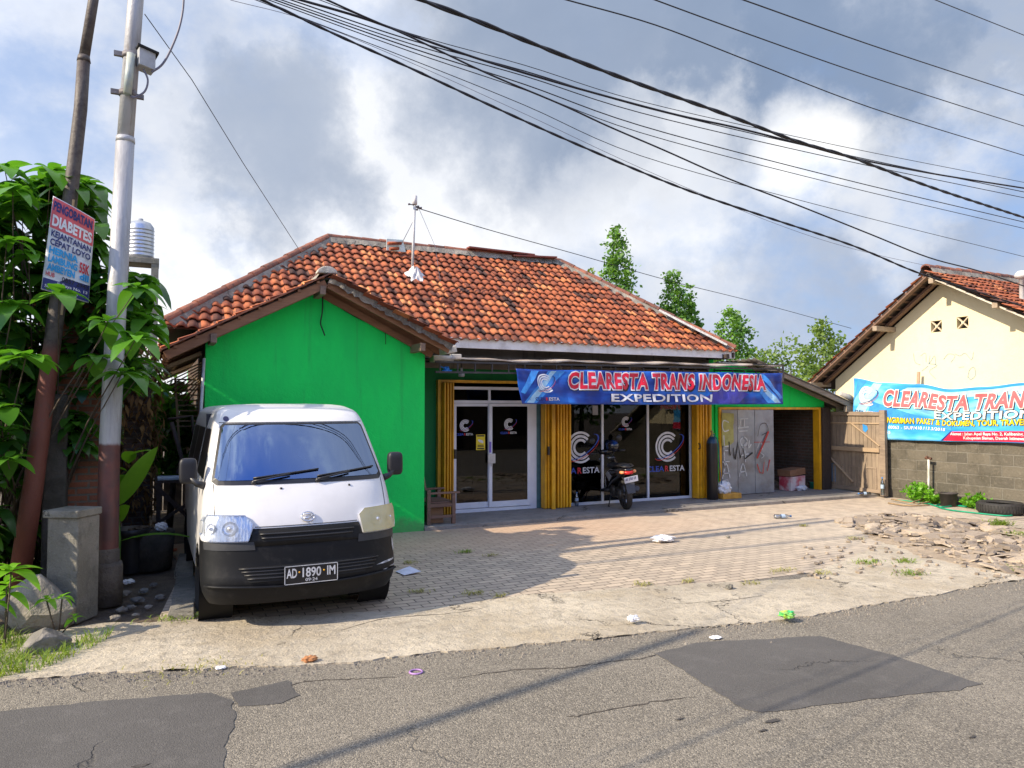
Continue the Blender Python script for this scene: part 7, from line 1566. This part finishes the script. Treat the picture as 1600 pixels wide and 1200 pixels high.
for k_, (px, py, r, l_) in enumerate(((1432, 833, .22, 'big pale chunk at the near left of the rubble'), (1450, 822, .20, 'flat slab piece in the middle of the rubble top'), (1400, 815, .22, 'flat broken slab at the left of the rubble heap'), (1365, 812, .20, 'leftmost broken slab of the rubble heap'), (1480, 838, .17, 'blocky chunk right of the big pale one'), (1520, 838, .22, 'tilted slab at the centre right of the rubble'), (1560, 845, .20, 'chunk near the right edge of the frame'), (1580, 858, .16, 'lowest chunk by the right edge'), (1505, 822, .2, 'flat slab at the far side of the rubble'), (1322, 816, .13, 'pale flat piece lying apart left of the rubble'), (1470, 850, .12, 'small chunk at the near edge of the rubble'), (1545, 828, .18, 'pale slab at the far right of the rubble'))):
    mb = MB(); chunk(mb, PZ(px, py, .03 if k_ != 9 else .015), r, rr, .045); tag(mb.build('rubble_chunk', M_chunk, bevel=.006), l_, 'broken slab', 'large pieces of the broken paving')
# ---- trees beyond the roof
def far_tree(px, top, Y, w_, label, seed, h=None, m_=L_dark, n=150, kind='tree', name='conifer', zb=None, ls=.17):
    t_ = PY(px, top, Y); dep = Vector((t_.x, t_.y, 0)).dot(F_); mp_ = dep/FPX; rx = w_*mp_/2*1.22; zt_ = t_.z; zb_ = zb if zb is not None else max(1.0, zt_-h); rz = (zt_-zb_)/2
    return bush(name, (t_.x, Y, zb_+rz), rx, rx, rz, n, ls, m_, label, kind, seed, None, True, 16, 1)
far_tree(963, 362, 26, 52, 'tallest narrow tree rising behind the right slope of the tiled roof', 1, 6.5, n=260)
far_tree(1050, 430, 26, 48, 'middle bushy-topped tree behind the right hip of the roof', 2, 5.2, n=230); far_tree(1078, 448, 26.5, 30, 'slim side tree close to the middle tree behind the roof', 3, 5, n=120)
far_tree(1143, 486, 24, 58, 'rounded tree at the right end of the roof eave', 4, 4.2, n=230, name='round_tree')
far_tree(918, 425, 28, 44, 'treetop just showing over the roof ridge', 5, 4, m_=L_light, n=110, name='round_tree')
far_tree(1285, 505, 20, 66, 'light green leafy tree against the cream gable', 6, 4.4, m_=L_light, n=190, name='round_tree', ls=.15); far_tree(1235, 532, 19, 84, 'loose pale green tree between the roof and the cream gable', 7, 3.6, m_=L_light, n=170, name='round_tree', ls=.15)
far_tree(1190, 552, 20, 60, 'low pale bush right of the rounded tree', 8, 3.0, m_=L_light, n=130, name='round_tree', ls=.15)
# ---- water tank
tk = PY(219, 405, 22); wt = empty('water_tank', (tk.x, 22, tk.z), 'ribbed steel water tank on a concrete stand behind the grey pole', 'water tank'); mb = MB(); r_ = .33; pr = [(0, 0), (r_, 0)]
for k_ in range(8): z = .06+k_*.10; pr += [(r_, z), (r_+.012, z+.015), (r_, z+.03)]
pr += [(r_, .86), (r_*.75, .98), (r_*.3, 1.03), (.06, 1.04), (.06, 1.09), (0, 1.10)]; mb.lathe(pr, tk, 28); mb.build('tank_body', mat('tank_steel', (.48, .50, .54), .3, (.40, .42, .46), 4, metal=.7), wt)
ts = empty('tank_stand', (tk.x, 22, 0), 'tall grey concrete stand beneath the steel water tank', 'stand')
mb = MB(); mb.box(tk.x-.42, tk.x+.46, 21.6, 22.4, tk.z-.16, tk.z-.01); mb.build('platform', M_conc, ts, bevel=.01)
for (x, y) in ((tk.x-.36, 21.7), (tk.x+.36, 21.7), (tk.x-.36, 22.3), (tk.x+.36, 22.3)): mb = MB(); mb.box(x-.09, x+.09, y-.09, y+.09, 0, tk.z-.16); mb.build('leg', M_conc, ts)
# ---- the row across the road (seen mirrored in the shop glass)
op = empty('street_house', (9, -9, 0), 'low brown-roofed house across the road behind the camera', 'house')
mb = MB(); mb.box(2, 19, -12, -8, 0, 3.0); mb.build('wall', mat('tan_plaster', (.12, .09, .065), .85, (.09, .07, .05), 2), op); mb = MB(); mb.prism([(1.5, -7.3, 2.8), (1.5, -10, 4.6), (1.5, -12.7, 2.8)], (18, 0, 0)); mb.build('roof', mat('brown_roof', (.16, .06, .04), .9, (.10, .045, .03), 5), op)
for k_ in range(4): mb = MB(); mb.box(3.4+k_*4, 5.0+k_*4, -8.03, -7.99, .6 if k_ % 2 else 0, 2.2); mb.build('window' if k_ % 2 else 'door', P_dark, op)
op = empty('street_house', (-8, -9, 0), 'grey walled house across the road left of the tan one', 'house')
mb = MB(); mb.box(-18, 1, -12, -8.5, 0, 3.2); mb.build('wall', mat('grey_plaster', (.11, .105, .095), .85, (.08, .075, .07), 2), op); mb = MB(); mb.prism([(-18.5, -7.8, 3.1), (-18.5, -10.3, 4.8), (-18.5, -12.7, 3.1)], (20, 0, 0)); mb.build('roof', MATS['brown_roof'], op)
for k_ in range(4): mb = MB(); mb.box(-16+k_*4, -14.6+k_*4, -8.53, -8.49, .6 if k_ % 2 else 0, 2.2); mb.build('window' if k_ % 2 else 'door', P_dark, op)
bush('street_tree', (20, -9, 3.5), 2.2, 2, 2.2, 120, .35, L_dark, 'leafy tree across the road at the far end of the tan house', 'tree', 21); bush('street_tree', (27, -7, 3.0), 2.6, 2, 2.2, 120, .35, L_dark, 'broad tree farther down the opposite side of the road', 'tree', 22); bush('street_tree', (34, -5, 3.0), 3, 2, 2.4, 120, .4, L_dark, 'farthest tree on the opposite side of the road', 'tree', 23)

# loose gravel along the crumbling edge between asphalt and concrete
mb = MB(); rr = random.Random(77); ed = [(-350, 1105), (0, 1066), (170, 1052), (330, 1043), (500, 1038), (700, 1020), (850, 1005), (1050, 985), (1180, 975), (1290, 958), (1400, 940), (1480, 925), (1600, 905)]
for _ in range(2600):
    i = rr.randrange(len(ed)-1); t = rr.random(); a, b1 = ed[i], ed[i+1]
    if i == 0 and rr.random() < .5: continue
    px, py = a[0]+(b1[0]-a[0])*t, a[1]+(b1[1]-a[1])*t+rr.gauss(2, 9); v = PZ(px, py, -.008); r_ = rr.choice((.004, .006, .008, .012))*rr.uniform(.7, 1.3)
    pts = [v+Vector((r_*cos(k_*2*pi/5+rr.uniform(-.3, .3)), r_*sin(k_*2*pi/5+rr.uniform(-.3, .3)), 0)) for k_ in range(5)]; ap_x = v+Vector((0, 0, r_*.9+.008))
    mb.add(pts+[ap_x], [(k_, (k_+1) % 5, 5) for k_ in range(5)], 0, False, rr.random())
tag(mb.build('gravel', mat('road_gravel', (.26, .23, .19), .95, (.12, .105, .09), 30), fix=False), kind='stuff')
